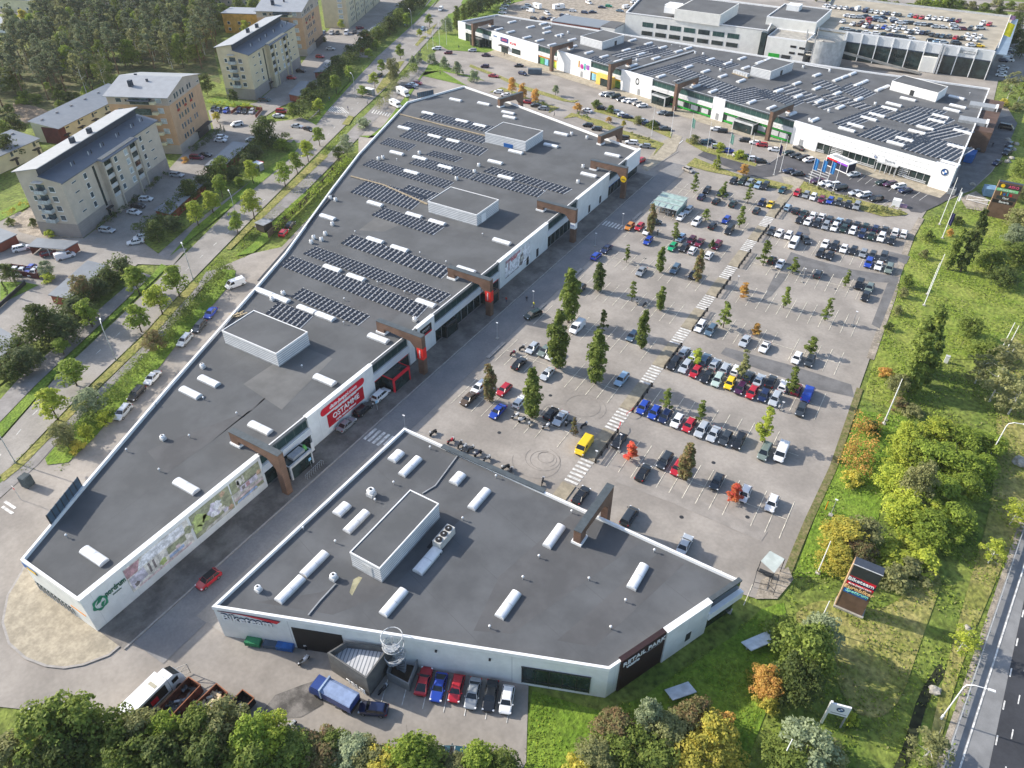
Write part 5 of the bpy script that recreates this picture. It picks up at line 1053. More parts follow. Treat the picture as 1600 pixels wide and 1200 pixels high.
PAINT={'w':('white',(.76,.76,.77)),'s':('silver',(.5,.53,.56)),'g':('light grey',(.3,.32,.34)),'d':('dark grey',(.045,.055,.065)),'k':('black',(.012,.014,.018)),'b':('blue',(.015,.055,.36)),
         'n':('navy',(.01,.02,.07)),'r':('red',(.42,.012,.025)),'m':('maroon',(.16,.008,.03)),'y':('yellow',(.8,.53,.01)),'G':('bright green',(.01,.33,.14)),'t':('dark teal',(.01,.06,.085)),'e':('beige',(.42,.38,.33)),
         'p':('dark purple',(.055,.012,.05)),'o':('orange',(.55,.2,.02)),'v':('dark green',(.012,.03,.022)),'a':('pale green',(.42,.52,.47)),'l':('pale blue',(.33,.47,.6)),'j':('grey-green',(.16,.2,.18)),'q':('brown',(.09,.06,.035)),'c':('blue-grey',(.1,.16,.22))}
def pmat(k):n,c=PAINT[k];return mat('paint_'+n.replace(' ','_').replace('-','_'),c,.28,0,1,metal=.25 if k in 'sgdcl' else 0,coat=.5,spec=.5)
CG=mat('car_glass',(.012,.016,.02),.08,0,1,spec=.7);TY=mat('tyre',(.014,.014,.014),.9,0);RIM=mat('wheel_rim',(.35,.36,.37),.35,0,metal=.6)
HL=mat('headlight',(.75,.77,.8),.15,0);TL=mat('taillight',(.45,.01,.01),.25,0);BUMP=mat('bumper_black',(.02,.02,.02),.6,0)
KIND={
 'h':('hatchback',4.1,1.76,1.48,.92,.98,.24,.40,.88,.97,.98),'s':('saloon',4.6,1.8,1.43,.88,.95,.27,.42,.70,.86,.98),'e':('estate car',4.7,1.8,1.5,.9,.96,.26,.41,.91,.985,.98),
 'u':('SUV',4.6,1.88,1.68,1.05,1.1,.23,.38,.90,.975,1.08),'v':('van',5.1,1.96,1.95,1.12,1.2,.13,.26,.965,.99,1.15),'c':('coupe',4.4,1.82,1.34,.86,.92,.30,.46,.68,.93,.9),'m':('minivan',4.7,1.86,1.72,1.02,1.08,.17,.34,.93,.985,1.05)}
def loft(mb,secs,mi=0,cap=True):
    k=len(secs[0]);vs=[v for s in secs for v in s];fs=[]
    for i in range(len(secs)-1):
        for j in range(k):fs.append((i*k+j,i*k+(j+1) % k,(i+1)*k+(j+1) % k,(i+1)*k+j))
    if cap:fs+=[tuple(range(k))[::-1],tuple(range((len(secs)-1)*k,len(secs)*k))]
    mb.add(vs,fs,mi)
def car_parts(kd):
    nm,L,W,H,hh,bh,wf,rf,rr,rb,th=KIND[kd];w=W/2
    Y=lambda t:L/2-t*L
    body=MB();secs=[]
    prof=[(0,.42,.62,.74),(.02,.26,.70,.86),(.07,.2,hh*.88,.95),(wf*.6,.19,hh*.97,.99),(wf,.19,bh,1),(.5,.19,bh,1),(rb-.02,.19,bh,1),(min(.985,rb+.02),.2,th,.97),(.99,.26,th*.9,.93),(1.0,.4,th*.72,.85)]
    for t,z0,z1,f in prof:
        ww=w*f;y=Y(t);zm=(z0+z1)*.5
        secs.append([(-ww*.86,y,z0),(ww*.86,y,z0),(ww,y,z0+.14),(ww,y,zm+.08),(ww*.93,y,z1-.03),(ww*.8,y,z1+.01),(-ww*.8,y,z1+.01),(-ww*.93,y,z1-.03),(-ww,y,zm+.08),(-ww,y,z0+.14)])
    loft(body,secs)
    rw,gw=w*.70,w*.90
    if kd=='v':rw=w*.86
    r4=[(-rw,Y(rf),H-.05),(rw,Y(rf),H-.05),(rw,Y(rr),H-.05),(-rw,Y(rr),H-.05)];b4=[(-gw,Y(wf),bh-.02),(gw,Y(wf),bh-.02),(gw,Y(rb),bh-.02),(-gw,Y(rb),bh-.02)]
    ym=(Y(rf)+Y(rr))/2;e=.03
    body.add([(-rw-e,Y(rf)+.05,H-.07),(rw+e,Y(rf)+.05,H-.07),(rw+e,Y(rr)-.05,H-.07),(-rw-e,Y(rr)-.05,H-.07),(-rw*.8,Y(rf)-.08,H),(rw*.8,Y(rf)-.08,H),(rw*.8,Y(rr)+.1,H-.01),(-rw*.8,Y(rr)+.1,H-.01)],[(4,7,6,5),(0,4,5,1),(1,5,6,2),(2,6,7,3),(3,7,4,0)])
    def pillar(a,b,wd):
        a,b=Vector(a),Vector(b);d=(b-a).normalized();n=Vector((0,1,0));s=d.cross(n).normalized()*.03;body.add([a-n*wd-s,a+n*wd-s,b+n*wd-s,b-n*wd-s,a-n*wd+s,a+n*wd+s,b+n*wd+s,b-n*wd+s],[(0,1,2,3),(4,7,6,5),(0,4,5,1),(1,5,6,2),(2,6,7,3),(3,7,4,0)])
    for i in range(4):pillar(b4[i],r4[i],.05 if i< 2 else .09)
    t=.5
    for sx in (-1,1):
        pillar((sx*gw,Y((wf+rb)/2+.03),bh-.02),(sx*rw,Y((rf+rr)/2+.02),H-.06),.035)
        if kd in 'euvm':pillar((sx*gw,Y(rb-.2),bh-.02),(sx*rw,Y(rr-.17),H-.06),.04)
        body.box(sx*w-.0 if sx> 0 else sx*w-.16,sx*w+.16 if sx> 0 else sx*w,Y(wf+.05)-.1,Y(wf+.05)+.05,bh-.02,bh+.13)
    glass=MB().add(b4+r4,[(0,1,5,4),(1,2,6,5),(2,3,7,6),(3,0,4,7)])
    if kd=='v':
        for sx in (-1,1):
            x0,x1=sx*(gw+.012),sx*(rw+.012)
            body.quad((x0,Y(.42),bh-.02),(x0,Y(rb),bh-.02),(x1,Y(rr),H-.05),(x1,Y(.42),H-.05))
        body.quad((-gw,Y(rb)-.02,bh),(gw,Y(rb)-.02,bh),(rw,Y(rr)-.02,H-.05),(-rw,Y(rr)-.02,H-.05))
    wheels=[]
    for sx in (-1,1):
        for ty in (.19,.8):
            m=MB();y=Y(ty);rr_=.33 if kd !='u' else .37;n=12;x0,x1=sx*(w-.2),sx*(w+.015)
            vs=[(x,y+rr_*math.cos(2*math.pi*i/n),rr_+rr_*math.sin(2*math.pi*i/n)) for x in (x0,x1) for i in range(n)];m.add(vs,[(i,(i+1) % n,(i+1) % n+n,i+n) for i in range(n)]+[tuple(range(n,2*n))],0)
            m.add([(x1+sx*.01,y+rr_*.62*math.cos(2*math.pi*i/n),rr_+rr_*.62*math.sin(2*math.pi*i/n)) for i in range(n)],[tuple(range(n))],1);wheels.append(m)
    heads=[MB().box(sx*w*.82-.17,sx*w*.82+.1,Y(.035)-.16,Y(.03)+.05,.6,.76) for sx in (-1,1)]
    tails=[MB().box(sx*w*.84-.12,sx*w*.84+.08,Y(.995)-.03,Y(.97)+.05,th*.72,th*.9) for sx in (-1,1)]
    plate=[MB().box(-.5,.5,Y(0)-.05,Y(0)+.02,.3,.5),MB().box(-.5,.5,Y(1)-.02,Y(1)+.05,.3,.5)]
    return body,glass,wheels,heads,tails,plate
PROTO={}
def mesh_of(mb,name,mats):
    o=mb.build(name,mats);me=o.data;bpy.data.objects.remove(o);return me
def get_proto(kd,near):
    key=(kd,near)
    if key in PROTO:return PROTO[key]
    b,g_,wh,hd,tl,pt=car_parts(kd);dummy=pmat('w')
    if near:
        P_=[('body',mesh_of(b,'car_body',[dummy])),('windows',mesh_of(g_,'car_windows',[CG]))]
        P_+=[('wheel',mesh_of(m,'car_wheel',[TY,RIM])) for m in wh]+[('headlight',mesh_of(m,'car_headlight',[HL])) for m in hd]+[('tail_light',mesh_of(m,'car_tail_light',[TL])) for m in tl]+[('bumper_trim',mesh_of(m,'car_bumper_trim',[BUMP])) for m in pt]
    else:
        a=MB();a.add(b.v,b.f,0);a.add(g_.v,g_.f,1)
        for m in wh:a.add(m.v,[f for f in m.f],2)
        for m in hd:a.add(m.v,m.f,3)
        for m in tl:a.add(m.v,m.f,4)
        P_=mesh_of(a,'far_car',[dummy,CG,TY,HL,TL])
    PROTO[key]=P_;return P_
NCAR=[0]
FAR=[]
def put_car(x,y,z,brg,kd,pk,label,group,near=True,name=None,sc=1.0,now=False):
    if not near and not now:FAR.append((math.sqrt(x*x+y*y),(x,y,z,brg,kd,pk,label,group)));return
    nm=name or {'h':'hatchback','s':'saloon_car','e':'estate_car','u':'suv_car','v':'van','c':'coupe_car','m':'minivan'}[kd]
    P_=get_proto(kd,near);NCAR[0]+=1;cat='van' if kd=='v' else 'car'
    if near:
        r=thing(nm,label,cat,(x,y,z),group,-R(brg))
        for n,me in P_:
            o=bpy.data.objects.new(n,me);COL.objects.link(o);o.parent=r
            if n=='body':o.material_slots[0].link='OBJECT';o.material_slots[0].material=pmat(pk)
    else:
        r=bpy.data.objects.new(nm,P_);COL.objects.link(r);r.location=(x,y,z);r.rotation_euler=(0,0,-R(brg));tag(r,label,cat,group)
        r.material_slots[0].link='OBJECT';r.material_slots[0].material=pmat(pk)
    r.scale=(sc,sc,sc);return r
ORD=['leftmost','second from left','third from left','fourth from left','fifth from left','sixth from left','seventh from left','eighth from left','ninth from left','tenth from left','eleventh from left','twelfth from left','thirteenth from left','fourteenth from left','fifteenth from left','sixteenth from left','seventeenth from left','eighteenth from left','nineteenth from left','twentieth from left']
def row(desc,brg,cars,f=None,z=-0.13,near=True,group=None,jit=2.0):
    n=len(cars);kinds={}
    for c in cars:kinds[(c[2],c[3])]=kinds.get((c[2],c[3]),0)+1
    od=sorted(range(n),key=lambda i:cars[i][0]);rank={i:k for k,i in enumerate(od)}
    seen={}
    for i in od:
        c=cars[i];kd=c[3];q=f(c[0],c[1],z+.75) if f else P(c[0],c[1],z+.75);b=(c[4] if len(c)> 4 else brg)+random.uniform(-jit,jit)
        lab=PAINT[c[2]][0]+' '+KIND[kd][0]
        if n==1:pass
        elif kinds[(c[2],kd)]==1:lab='the only '+lab
        else:
            seen[(c[2],kd)]=k=seen.get((c[2],kd),0)+1;tot=kinds[(c[2],kd)]
            lab=('leftmost' if k==1 else 'rightmost' if k==tot else ORD[k-1])+' '+lab
        put_car(q.x,q.y,z,b,kd,c[2],lab+' '+desc,group or 'cars parked on the retail lots',near)
f1030=F(1030,500,6.154);fE=F(900,600,4);f1180=F(1180,270,6.154);fG=F(1030,230,6.154);f83=F(800,300,4);f86=F(800,600,4);f46=F(400,600,4);f49=F(400,900,4);f03=F(0,300,4);f06=F(0,600,4);f23=F(400,300,4)
fI=F(740,90,8);fJ=F(930,120,8);fK=F(1100,170,8);fLL=F(1250,200,8);fM=F(1400,150,8);fP=F(320,80,8);fQ=F(500,0,8);fT=F(240,190,8)
A=180
row('in the packed double row, upper side',0,[(240,300,'s','h'),(335,345,'w','h'),(440,372,'c','e'),(537,415,'s','h'),(635,457,'s','h'),(740,480,'w','h'),(865,537,'d','h'),(962,572,'s','s'),(1078,585,'k','s'),(1195,627,'w','h'),(1325,660,'m','h'),(1430,705,'b','v')],f1030)
row('in the packed double row, lower side',A,[(140,412,'k','e'),(252,442,'s','e'),(350,492,'r','h'),(460,537,'k','s'),(562,570,'a','e'),(680,602,'y','h'),(783,650,'p','h'),(893,692,'r','h'),(1008,720,'n','h'),(1115,752,'s','e'),(1365,857,'d','h')],f1030)
row('below the third tree row beside the walkway',A,[(395,55,'w','e'),(497,92,'c','e'),(825,197,'s','s'),(1015,252,'w','c'),(1325,362,'w','h'),(1450,387,'d','h')],f1030)
row('in the row with three blue cars beside the walkway',A,[(418,143,'b','h'),(490,175,'b','h'),(557,199,'n','h'),(633,227,'w','h'),(707,254,'r','h'),(785,282,'s','e'),(860,309,'s','s'),(935,335,'d','h'),(1018,352,'k','e'),(1180,420,'j','m'),(1283,425,'w','v')],fE)
row('in the sparse row with red autumn saplings',A,[(270,352,'k','h'),(555,474,'d','e'),(636,520,'r','h'),(420,550,'k','s',0),(880,607,'d','h'),(1055,682,'w','h'),(1225,742,'w','h')],fE)
row('against the bike shop, near the brown portal',0,[(32,690,'k','s'),(335,822,'d','m'),(680,998,'s','s')],fE)
row('parked left of the walkway by motorcycles',A,[(50,385,'y','v')],fE)
row('in the row along the dry verge, right of the walkway',A,[(405,187,'r','h'),(490,207,'g','h'),(560,227,'w','h'),(640,252,'m','h'),(722,262,'b','h'),(805,277,'d','h'),(893,300,'k','h'),(978,314,'g','u')],f1180)
row('in the longest packed row, upper side',0,[(315,327,'l','h'),(395,357,'k','h'),(475,382,'v','s'),(560,402,'w','h'),(640,417,'w','s'),(720,437,'d','h'),(808,457,'l','c'),(893,475,'k','e'),(980,492,'k','h'),(1065,507,'v','h'),(1160,527,'n','h'),(1250,542,'d','s'),(1350,567,'w','u'),(1430,582,'w','u')],f1180,group='cars in the packed rows by the verge')
row('in the longest packed row, lower side',A,[(430,442,'k','s'),(510,462,'w','s'),(595,480,'k','e'),(680,502,'g','e'),(765,517,'w','e'),(853,532,'v','h'),(940,552,'w','h'),(1030,582,'n','e'),(1120,602,'v','s'),(1215,617,'w','u'),(1315,647,'k','h')],f1180,group='cars in the packed rows by the verge')
row('in the second packed row, upper side',A,[(155,557,'d','h'),(233,574,'w','s'),(322,597,'w','h'),(410,610,'n','h'),(490,637,'d','p' if 0 else 's',150),(675,677,'w','s'),(765,697,'k','e'),(855,722,'w','s'),(945,742,'k','h'),(1040,770,'g','h'),(1130,787,'d','h'),(1237,802,'d','u')],f1180)
row('in the second packed row, lower side',A,[(370,677,'w','v'),(627,767,'k','h'),(718,787,'k','s'),(1092,862,'b','u'),(1190,887,'w','s'),(1288,917,'j','u')],f1180)
row('near the thin trees in the half-empty upper row',0,[(165,832,'k','h'),(242,870,'w','s',A),(605,967,'d','h'),(1003,1067,'k','u',A),(1100,1102,'j','h',A),(1062,1182,'k','h',A)],f1180)
row('parked by the grass island at the lot entrance',110,[(283,212,'e','h')],fG)
row("at the lot's north edge by the dark road",A,[(715,317,'k','h'),(800,322,'v','e'),(872,337,'g','e'),(950,362,'l','h'),(1020,367,'k','u'),(1187,404,'t','s')],fG)
row('in the first tree row left of the walkway',A,[(460,407,'k','h'),(597,427,'v','e'),(988,527,'n','h'),(1072,542,'y','c'),(410,472,'n','h',0),(550,512,'k','h',0),(710,537,'v','s',0),(938,602,'d','h',0)],fG)
row('near the glass cart shelter',A,[(280,602,'s','e'),(208,668,'w','h'),(360,714,'w','u'),(515,750,'k','h',0),(645,694,'b','h'),(675,792,'k','m')],fG)
row('around the planted sapling in the third tree row',A,[(208,867,'l','h'),(310,887,'m','h'),(387,912,'m','s'),(555,937,'m','e'),(128,954,'G','h'),(240,962,'k','h'),(322,987,'w','h',0),(480,1034,'w','h',0)],fG)
row('by the reddish tree near the service road',A,[(735,212,'o','h'),(797,214,'r','h'),(848,242,'w','h'),(895,185,'d','h',60),(850,302,'b','h')],f83)
row('between slender trees near the service road',A,[(590,352,'n','s'),(527,397,'b','h',0),(808,492,'g','s'),(1020,477,'c','e'),(1133,512,'k','h')],f83)
row('beside the tall poplars',A,[(425,600,'d','h'),(408,842,'w','v'),(752,897,'c','h')],f83)
row('waiting on the service road by the lot corner',200,[(130,762,'v','e')],f83)
row('lower left of the poplars',A,[(127,972,'s','h'),(205,987,'j','s'),(250,1012,'w','h'),(45,1067,'k','s',0),(220,1132,'s','s'),(685,1167,'l','e')],f83)
row('in the row with motorcycles near the bike shop',A,[(50,107,'w','h',0),(245,180,'k','h',0),(303,210,'s','s')],f86)
row('by the dark red tree in the corner of the lot',A,[(1395,20,'w','u'),(1550,32,'r','h'),(1330,87,'q','s'),(1510,167,'b','s')],f46)
row('parked on the pavement under the red banner',0,[(565,247,'g','s'),(670,152,'k','e'),(780,64,'w','u')],f46,0.0,jit=1)
p_=P(325,904,.7);rc_=put_car(p_.x,p_.y,-.12,183,'h','r','red hatchback with black roof driving between the two near buildings','cars parked on the retail lots');MB().box(-.6,.6,-1.45,.45,1.47,1.5).build('roof',BLACK,rc_)
row('parked behind the long building beside the hedge',158,[(1315,752,'b','s'),(1243,837,'d','e'),(1152,922,'s','e'),(950,1157,'w','s'),(1470,572,'w','v',197)],f03,-.14)
row('at the lower hedge end behind the long building',158,[(850,55,'k','e'),(765,172,'s','e')],f06,-.14)
row('by the board fence behind the solar roof',338,[(172,250,'r','h'),(215,200,'d','h')],f23,-.14)
row('in the six marked bays beside the bike shop wall',158,[(1048,652,'r','c',338),(1142,690,'b','c'),(1252,700,'r','h'),(1355,730,'g','s'),(1465,745,'k','s'),(1568,770,'w','h')],f49,jit=1)
row('standing in the yard behind the blue truck',291,[(733,827,'n','h',246)],f49)
row('half hidden by bushes at the bottom edge',280,[(1260,1108,'t','e',244)],f49)
GN='cars along the north shop row'
row('in the nearly empty far left forecourt',242,[(305,622,'s','h'),(475,682,'p','s'),(460,822,'p','h'),(885,812,'k','s'),(935,912,'n','h',100),(570,942,'r','s',75),(2,652,'m','h')],F(700,0,8),group=GN,near=False)
row('behind the autumn trees by the roof portal',255,[(310,422,'w','h'),(405,462,'w','s'),(665,547,'r','h'),(780,592,'k','s'),(865,627,'g','h')],fI,group=GN,near=False)
row('on the road north of the long building',290,[(1420,652,'w','s')],fI,group=GN,near=False)
row('along the north parapet of the long building',255,[(1430,837,'k','h'),(1540,882,'d','h')],fI,group=GN,near=False)
row('in front of the white wall with the oval ring',222,[(110,212,'w','h'),(180,217,'g','u'),(250,237,'v','u'),(325,272,'d','h'),(390,292,'w','h'),(460,302,'w','u'),(525,327,'e','h'),(590,352,'w','s')],fJ,group=GN,near=False)
row('in the row along the northern grass strip, left half',65,[(85,387,'k','h'),(195,412,'k','s'),(285,437,'s','h'),(350,472,'w','s'),(405,492,'n','s'),(600,545,'s','h'),(650,580,'n','h'),(750,577,'d','h'),(880,642,'d','s')],fJ,group=GN,near=False)
row('at the foot of the fourth brown portal',235,[(845,442,'g','s'),(920,457,'k','h')],fJ,group=GN,near=False)
row('beyond the north parapet near the yellow round sign',255,[(360,757,'k','h'),(455,812,'w','e'),(625,857,'g','h'),(565,1042,'r','h',190)],fJ,group=GN,near=False)
row('near the green shop front entrance',255,[(150,247,'w','h'),(230,267,'k','h'),(510,382,'k','h'),(650,417,'w','s'),(725,442,'r','h'),(885,502,'w','s')],fK,group=GN,near=False)
row('in the row along the northern grass strip, right half',65,[(25,412,'t','h'),(75,400,'d','s'),(165,465,'s','h'),(305,517,'b','h'),(445,572,'w','s'),(540,592,'n','s'),(620,617,'w','h'),(715,647,'k','h')],fK,group=GN,near=False)
row('beside the white pillar at the dealer corner',222,[(1065,542,'v','s'),(1140,577,'k','h'),(1235,602,'k','e'),(1310,632,'w','h'),(1185,482,'k','s',300)],fK,group=GN,near=False)
row('left of the dealer zebra crossing',240,[(1070,772,'n','s'),(1170,802,'k','c')],fK,group=GN,near=False)
row('under the flagpoles at the dealer forecourt',222,[(215,652,'p','s'),(320,682,'w','s'),(415,702,'w','e'),(505,742,'k','u'),(700,802,'s','s'),(800,827,'w','e'),(950,877,'k','e')],fLL,-.12,group=GN,near=False)
row('in front of the dealer glass wall',222,[(675,572,'s','s'),(1030,672,'v','s'),(1125,692,'p','e'),(1235,722,'w','e'),(1320,772,'n','s')],fLL,-.12,group=GN,near=False)
row('in the shaded yard right of the north row',20,[(1380,387,'k','v',95),(1420,602,'k','h',200),(1412,655,'c','h',200),(1395,700,'k','s',200),(1265,825,'n','s',200),(980,605,'s','h',250),(1020,665,'k','e',250)],fM,group=GN,near=False)
GR='cars in the housing yards'
row('in the yard before the second orange block',149,[(110,717,'k','h'),(170,727,'n','s'),(265,737,'b','h'),(430,737,'n','h'),(500,742,'d','s'),(590,745,'s','h')],fP,group=GR,near=False)
row('around the third block and its street entrance',20,[(745,600,'t','e',65),(965,747,'r','m',65),(920,802,'w','s',66),(1150,930,'s','s',72),(1295,967,'k','s',95),(1085,327,'r','h',65),(1440,62,'r','h',65),(1200,240,'k','h',65)],fP,group=GR,near=False)
row('in the sunny yard between the blocks',30,[(400,907,'w','u',205),(215,1067,'w','h',62),(195,1102,'w','s',68),(580,1097,'s','h',240)],fP,group=GR,near=False)
row('in the yard of the far orange and yellow blocks',149,[(50,407,'n','h'),(145,407,'s','e'),(215,407,'d','h'),(330,407,'w','v'),(430,395,'d','h'),(500,342,'m','h',30),(130,602,'s','s',62),(340,682,'s','h',50)],fQ,group=GR,near=False)
row('driving on the far part of the street',20,[(1280,357,'l','h',156),(1510,112,'w','v',156),(750,932,'d','h',338)],fQ,group=GR,near=False)
row('in the small car park beyond the zebra crossing',70,[(1160,1052,'w','s'),(1220,1032,'r','h'),(1130,1078,'n','e')],fQ,group=GN,near=False)
row('in the far left forecourt by the flagpoles',235,[(1130,300,'w','e'),],F(400,0,4),group=GN,near=False)
row('in the lower left housing yard and carport',20,[(265,857,'w','u',30),(600,917,'m','h',20),(812,952,'w','v',20)],F(0,280,8),group=GR)
row('inside the red board fence pen',149,[(180,1132,'w','s'),(272,1140,'s','s'),(375,1120,'b','h'),(425,1155,'s','h')],F(0,280,8),group=GR)
row('beside the front of the nearest beige block',62,[(1330,832,'w','h'),(1250,902,'k','h'),(1212,962,'w','s',80),(940,1142,'s','e',72)],F(20,180,6.4),group=GR)
row('in the shaded bays near the hedge below the beige block',212,[(880,277,'w','h'),(845,307,'w','s')],f03,group=GR)
row('between the beige and orange blocks',100,[(290,657,'s','e',72),(540,442,'m','m',62),(640,410,'k','s',62)],fT,group=GR)
row('on the far left storage lot',20,[(680,152,'w','s',70),(690,105,'w','h',70),(715,62,'w','s',70),(740,25,'w','h',70),(1030,132,'w','v',280),(960,92,'s','s',60),(1000,62,'s','h',60),(1240,165,'w','m',120),(1560,130,'w','h',70)],F(700,0,8),group='cars on the far storage lots',near=False)
row('on the far lot behind the north roof edge',20,[(1070,225,'k','h',100),(1190,225,'n','h'),(1280,225,'n','s'),(1330,240,'w','h'),(1400,230,'w','s'),(1440,190,'n','h',90),(1500,195,'w','h',80)],F(700,0,8),group='cars on the far storage lots',near=False)
row('around the brick-red shed on the far lot',20,[(160,30,'w','m',120),(325,85,'n','s',70),(410,70,'G','h',70),(110,150,'n','h',90),(210,145,'n','s',60),(550,130,'c','s',90),(630,85,'w','v',30),(720,20,'w','h'),(770,25,'w','s')],F(900,0,8),group='cars on the far storage lots',near=False)
row('in the paved strip right of the car deck',90,[(1450,580,'w','h',20),(1400,722,'w','s'),(1385,762,'n','s'),(1370,802,'w','h'),(1370,872,'w','v'),(1300,880,'n','h'),(1300,982,'w','s'),(1280,1042,'w','h'),(1270,1100,'w','s')],F(1430,0,9.41),group='cars on the far storage lots',near=False)
GD='cars on the dealer roof deck';fN=F(1270,0,9.41);fO=F(1430,0,9.41);z_=10.8+.08
row('in the back row of the roof deck, left half',12,[(190,82,'w','h'),(245,86,'w','s'),(325,97,'w','h'),(410,107,'w','s'),(490,113,'w','h'),(585,127,'n','h'),(660,128,'w','v'),(785,152,'n','v'),(865,162,'s','h'),(945,172,'w','h'),(1040,182,'w','s'),(1115,192,'n','h'),(1200,202,'w','h'),(1270,212,'d','h'),(1440,222,'l','h'),(1525,237,'r','h')],fN,z_,False,GD)
row('in the back row of the roof deck, right half',192,[(100,252,'r','s'),(190,257,'w','u'),(285,262,'w','s'),(375,272,'w','h'),(465,282,'w','s'),(545,292,'n','h'),(635,302,'m','h'),(990,337,'w','u'),(1090,352,'r','h')],fO,z_,False,GD)
row('in the second row of the roof deck, left half',70,[(520,227,'w','s'),(600,240,'w','h'),(690,243,'s','s'),(790,230,'d','s'),(850,277,'r','h'),(945,252,'l','s'),(950,290,'n','s'),(1040,252,'n','h'),(1020,302,'s','h'),(1190,272,'w','s'),(1215,312,'n','s'),(1290,327,'w','s'),(1385,322,'s','h'),(1465,332,'d','h'),(1560,347,'s','s')],fN,z_,False,GD)
row('in the second row of the roof deck, right half',70,[(140,355,'s','h'),(235,362,'d','s'),(310,387,'s','s'),(410,392,'w','s'),(575,360,'w','h'),(600,412,'s','s'),(715,417,'m','h'),(810,417,'d','u',190),(960,405,'s','u',60)],fO,z_,False,GD)
row('in the third row of the roof deck, left half',190,[(440,307,'w','s'),(590,347,'w','s'),(680,357,'q','h'),(720,327,'p','h'),(770,377,'w','u'),(815,337,'r','h'),(860,392,'n','h'),(945,397,'w','h'),(1050,397,'b','h'),(1110,422,'s','h'),(1175,387,'w','h'),(1210,442,'w','s'),(1270,402,'s','h'),(1345,407,'w','s'),(1395,462,'w','h'),(1450,472,'d','h'),(1520,425,'w','s')],fN,z_,False,GD)
row('in the third row of the roof deck, right half',10,[(50,467,'w','s'),(115,475,'n','h'),(185,470,'d','h'),(250,502,'d','s'),(325,517,'d','h'),(405,522,'c','s'),(500,527,'d','e'),(600,547,'r','h'),(690,552,'k','h'),(770,507,'w','h'),(870,512,'w','s'),(960,532,'w','h'),(800,562,'w','s'),(895,577,'w','h')],fO,z_,False,GD)
row('along the front rail of the roof deck',80,[(435,420,'t','h',10),(520,428,'s','h'),(600,452,'d','s'),(700,462,'k','s'),(790,472,'w','s'),(940,487,'w','h'),(1055,497,'v','s'),(1155,512,'n','s'),(1250,527,'d','h'),(1340,540,'d','e'),(1430,547,'w','s'),(1745,590,'d','h',60),(1840,603,'l','s',60),(1930,615,'s','h',60),(2110,625,'d','u',60),(2340,655,'w','s',60),(2450,660,'y','c',80)],fN,z_,False,GD)
def dirpx(a,b,z=0):v=P(*b,z)-P(*a,z);v.z=0;return v.normalized()
def truckM(c,d):d=Vector(d).normalized();n=Vector((d.y,-d.x,0));return Matrix(((n.x,d.x,0,c[0]),(n.y,d.y,0,c[1]),(0,0,1,c[2]),(0,0,0,1)))
def wheelset(r,M,ys,x,rad=.45,nm='wheel'):
    for y in ys:
        for sx in (-1,1):
            m=MB();n=14;x0,x1=sx*(x-.3),sx*x
            m.add([M @ Vector((xx,y+rad*math.cos(2*math.pi*i/n),rad+rad*math.sin(2*math.pi*i/n))) for xx in (x0,x1) for i in range(n)],[(i,(i+1) % n,(i+1) % n+n,i+n) for i in range(n)]+[tuple(range(n,2*n)),tuple(range(n))[::-1]])
            kid(m,nm,TY,r)
a,b=P(182,1108,3.6),P(242,1050,3.6);d=(b-a).normalized();M=truckM((a+(b-a)*.0+Vector((d.y,-d.x,0))*1.2).xy.to_3d(),d)
L_=(b-a).length
r=thing('box_truck','long white box truck parked by the trees at the lower left','truck',tuple((M @ Vector((0,L_/2,0)))))
kid(MB().box(-1.25,1.25,0,L_,1.05,3.7,M=M),'cargo_box',WHITE2,r);kid(MB().box(-.5,.9,L_*.72,L_*.8,3.7,3.73,M=M),'roof_window',mat('tan_panel',(.4,.37,.28)),r)
kid(MB().box(1.25,1.27,L_*.2,L_*.92,1.4,3.3,M=M),'side_graphic',BLACK,r);kid(MB().box(1.27,1.29,L_*.5,L_*.68,1.6,2.6,M=M),'side_graphic',RED,r)
m=MB();loft(m,[[M @ Vector((x,y,z)) for x,z in ((-1.15,.5),(1.15,.5),(1.15,h*.62),(1.0,h),(-1.0,h),(-1.15,h*.62))] for y,h in ((L_+.15,3.3),(L_+1.0,3.2),(L_+1.9,2.5),(L_+2.3,1.5))]);kid(m,'cab',WHITE2,r)
kid(MB().add([M @ Vector(v) for v in ((-.95,L_+1.12,3.15),(.95,L_+1.12,3.15),(1.05,L_+1.98,2.45),(-1.05,L_+1.98,2.45))],[(0,1,2,3)]),'windscreen',CG,r);kid(MB().box(1.13,1.17,L_+.5,L_+1.5,1.8,2.6,M=M),'side_window',CG,r)
kid(MB().box(-1.0,1.0,0,L_+1,.6,1.05,M=M),'chassis',DARK,r);wheelset(r,M,(1.6,2.8,L_+1.0),1.22,.48)
c0=P(506,1073,2.2);c1=P(545,1090,2.2);d=dirpx((545,1092),(500,1068),2.3);cen=P(522,1083,1.6);M=truckM((cen.x,cen.y,0),d)
r=thing('tipper_truck','dark blue tipper truck with pale blue covered body beside the grey annex','truck',(cen.x,cen.y,0));tb=mat('truck_blue',(.02,.05,.2),.4,.05,1)
kid(MB().box(-1.15,1.15,-3.6,1.4,1.0,2.7,M=M),'tipper_body',tb,r);m=MB();loft(m,[[M @ Vector((x,y,z)) for x,z in ((-1.2,2.65),(1.2,2.65),(.75,2.95),(-.75,2.95))] for y in (-3.6,1.3)]);kid(m,'cover',mat('tarp_blue',(.22,.29,.45),.6,.08,1),r)
kid(MB().box(-1.25,1.25,1.3,1.55,1.0,3.1,M=M),'bulkhead',mat('pale_blue',(.3,.38,.5)),r)
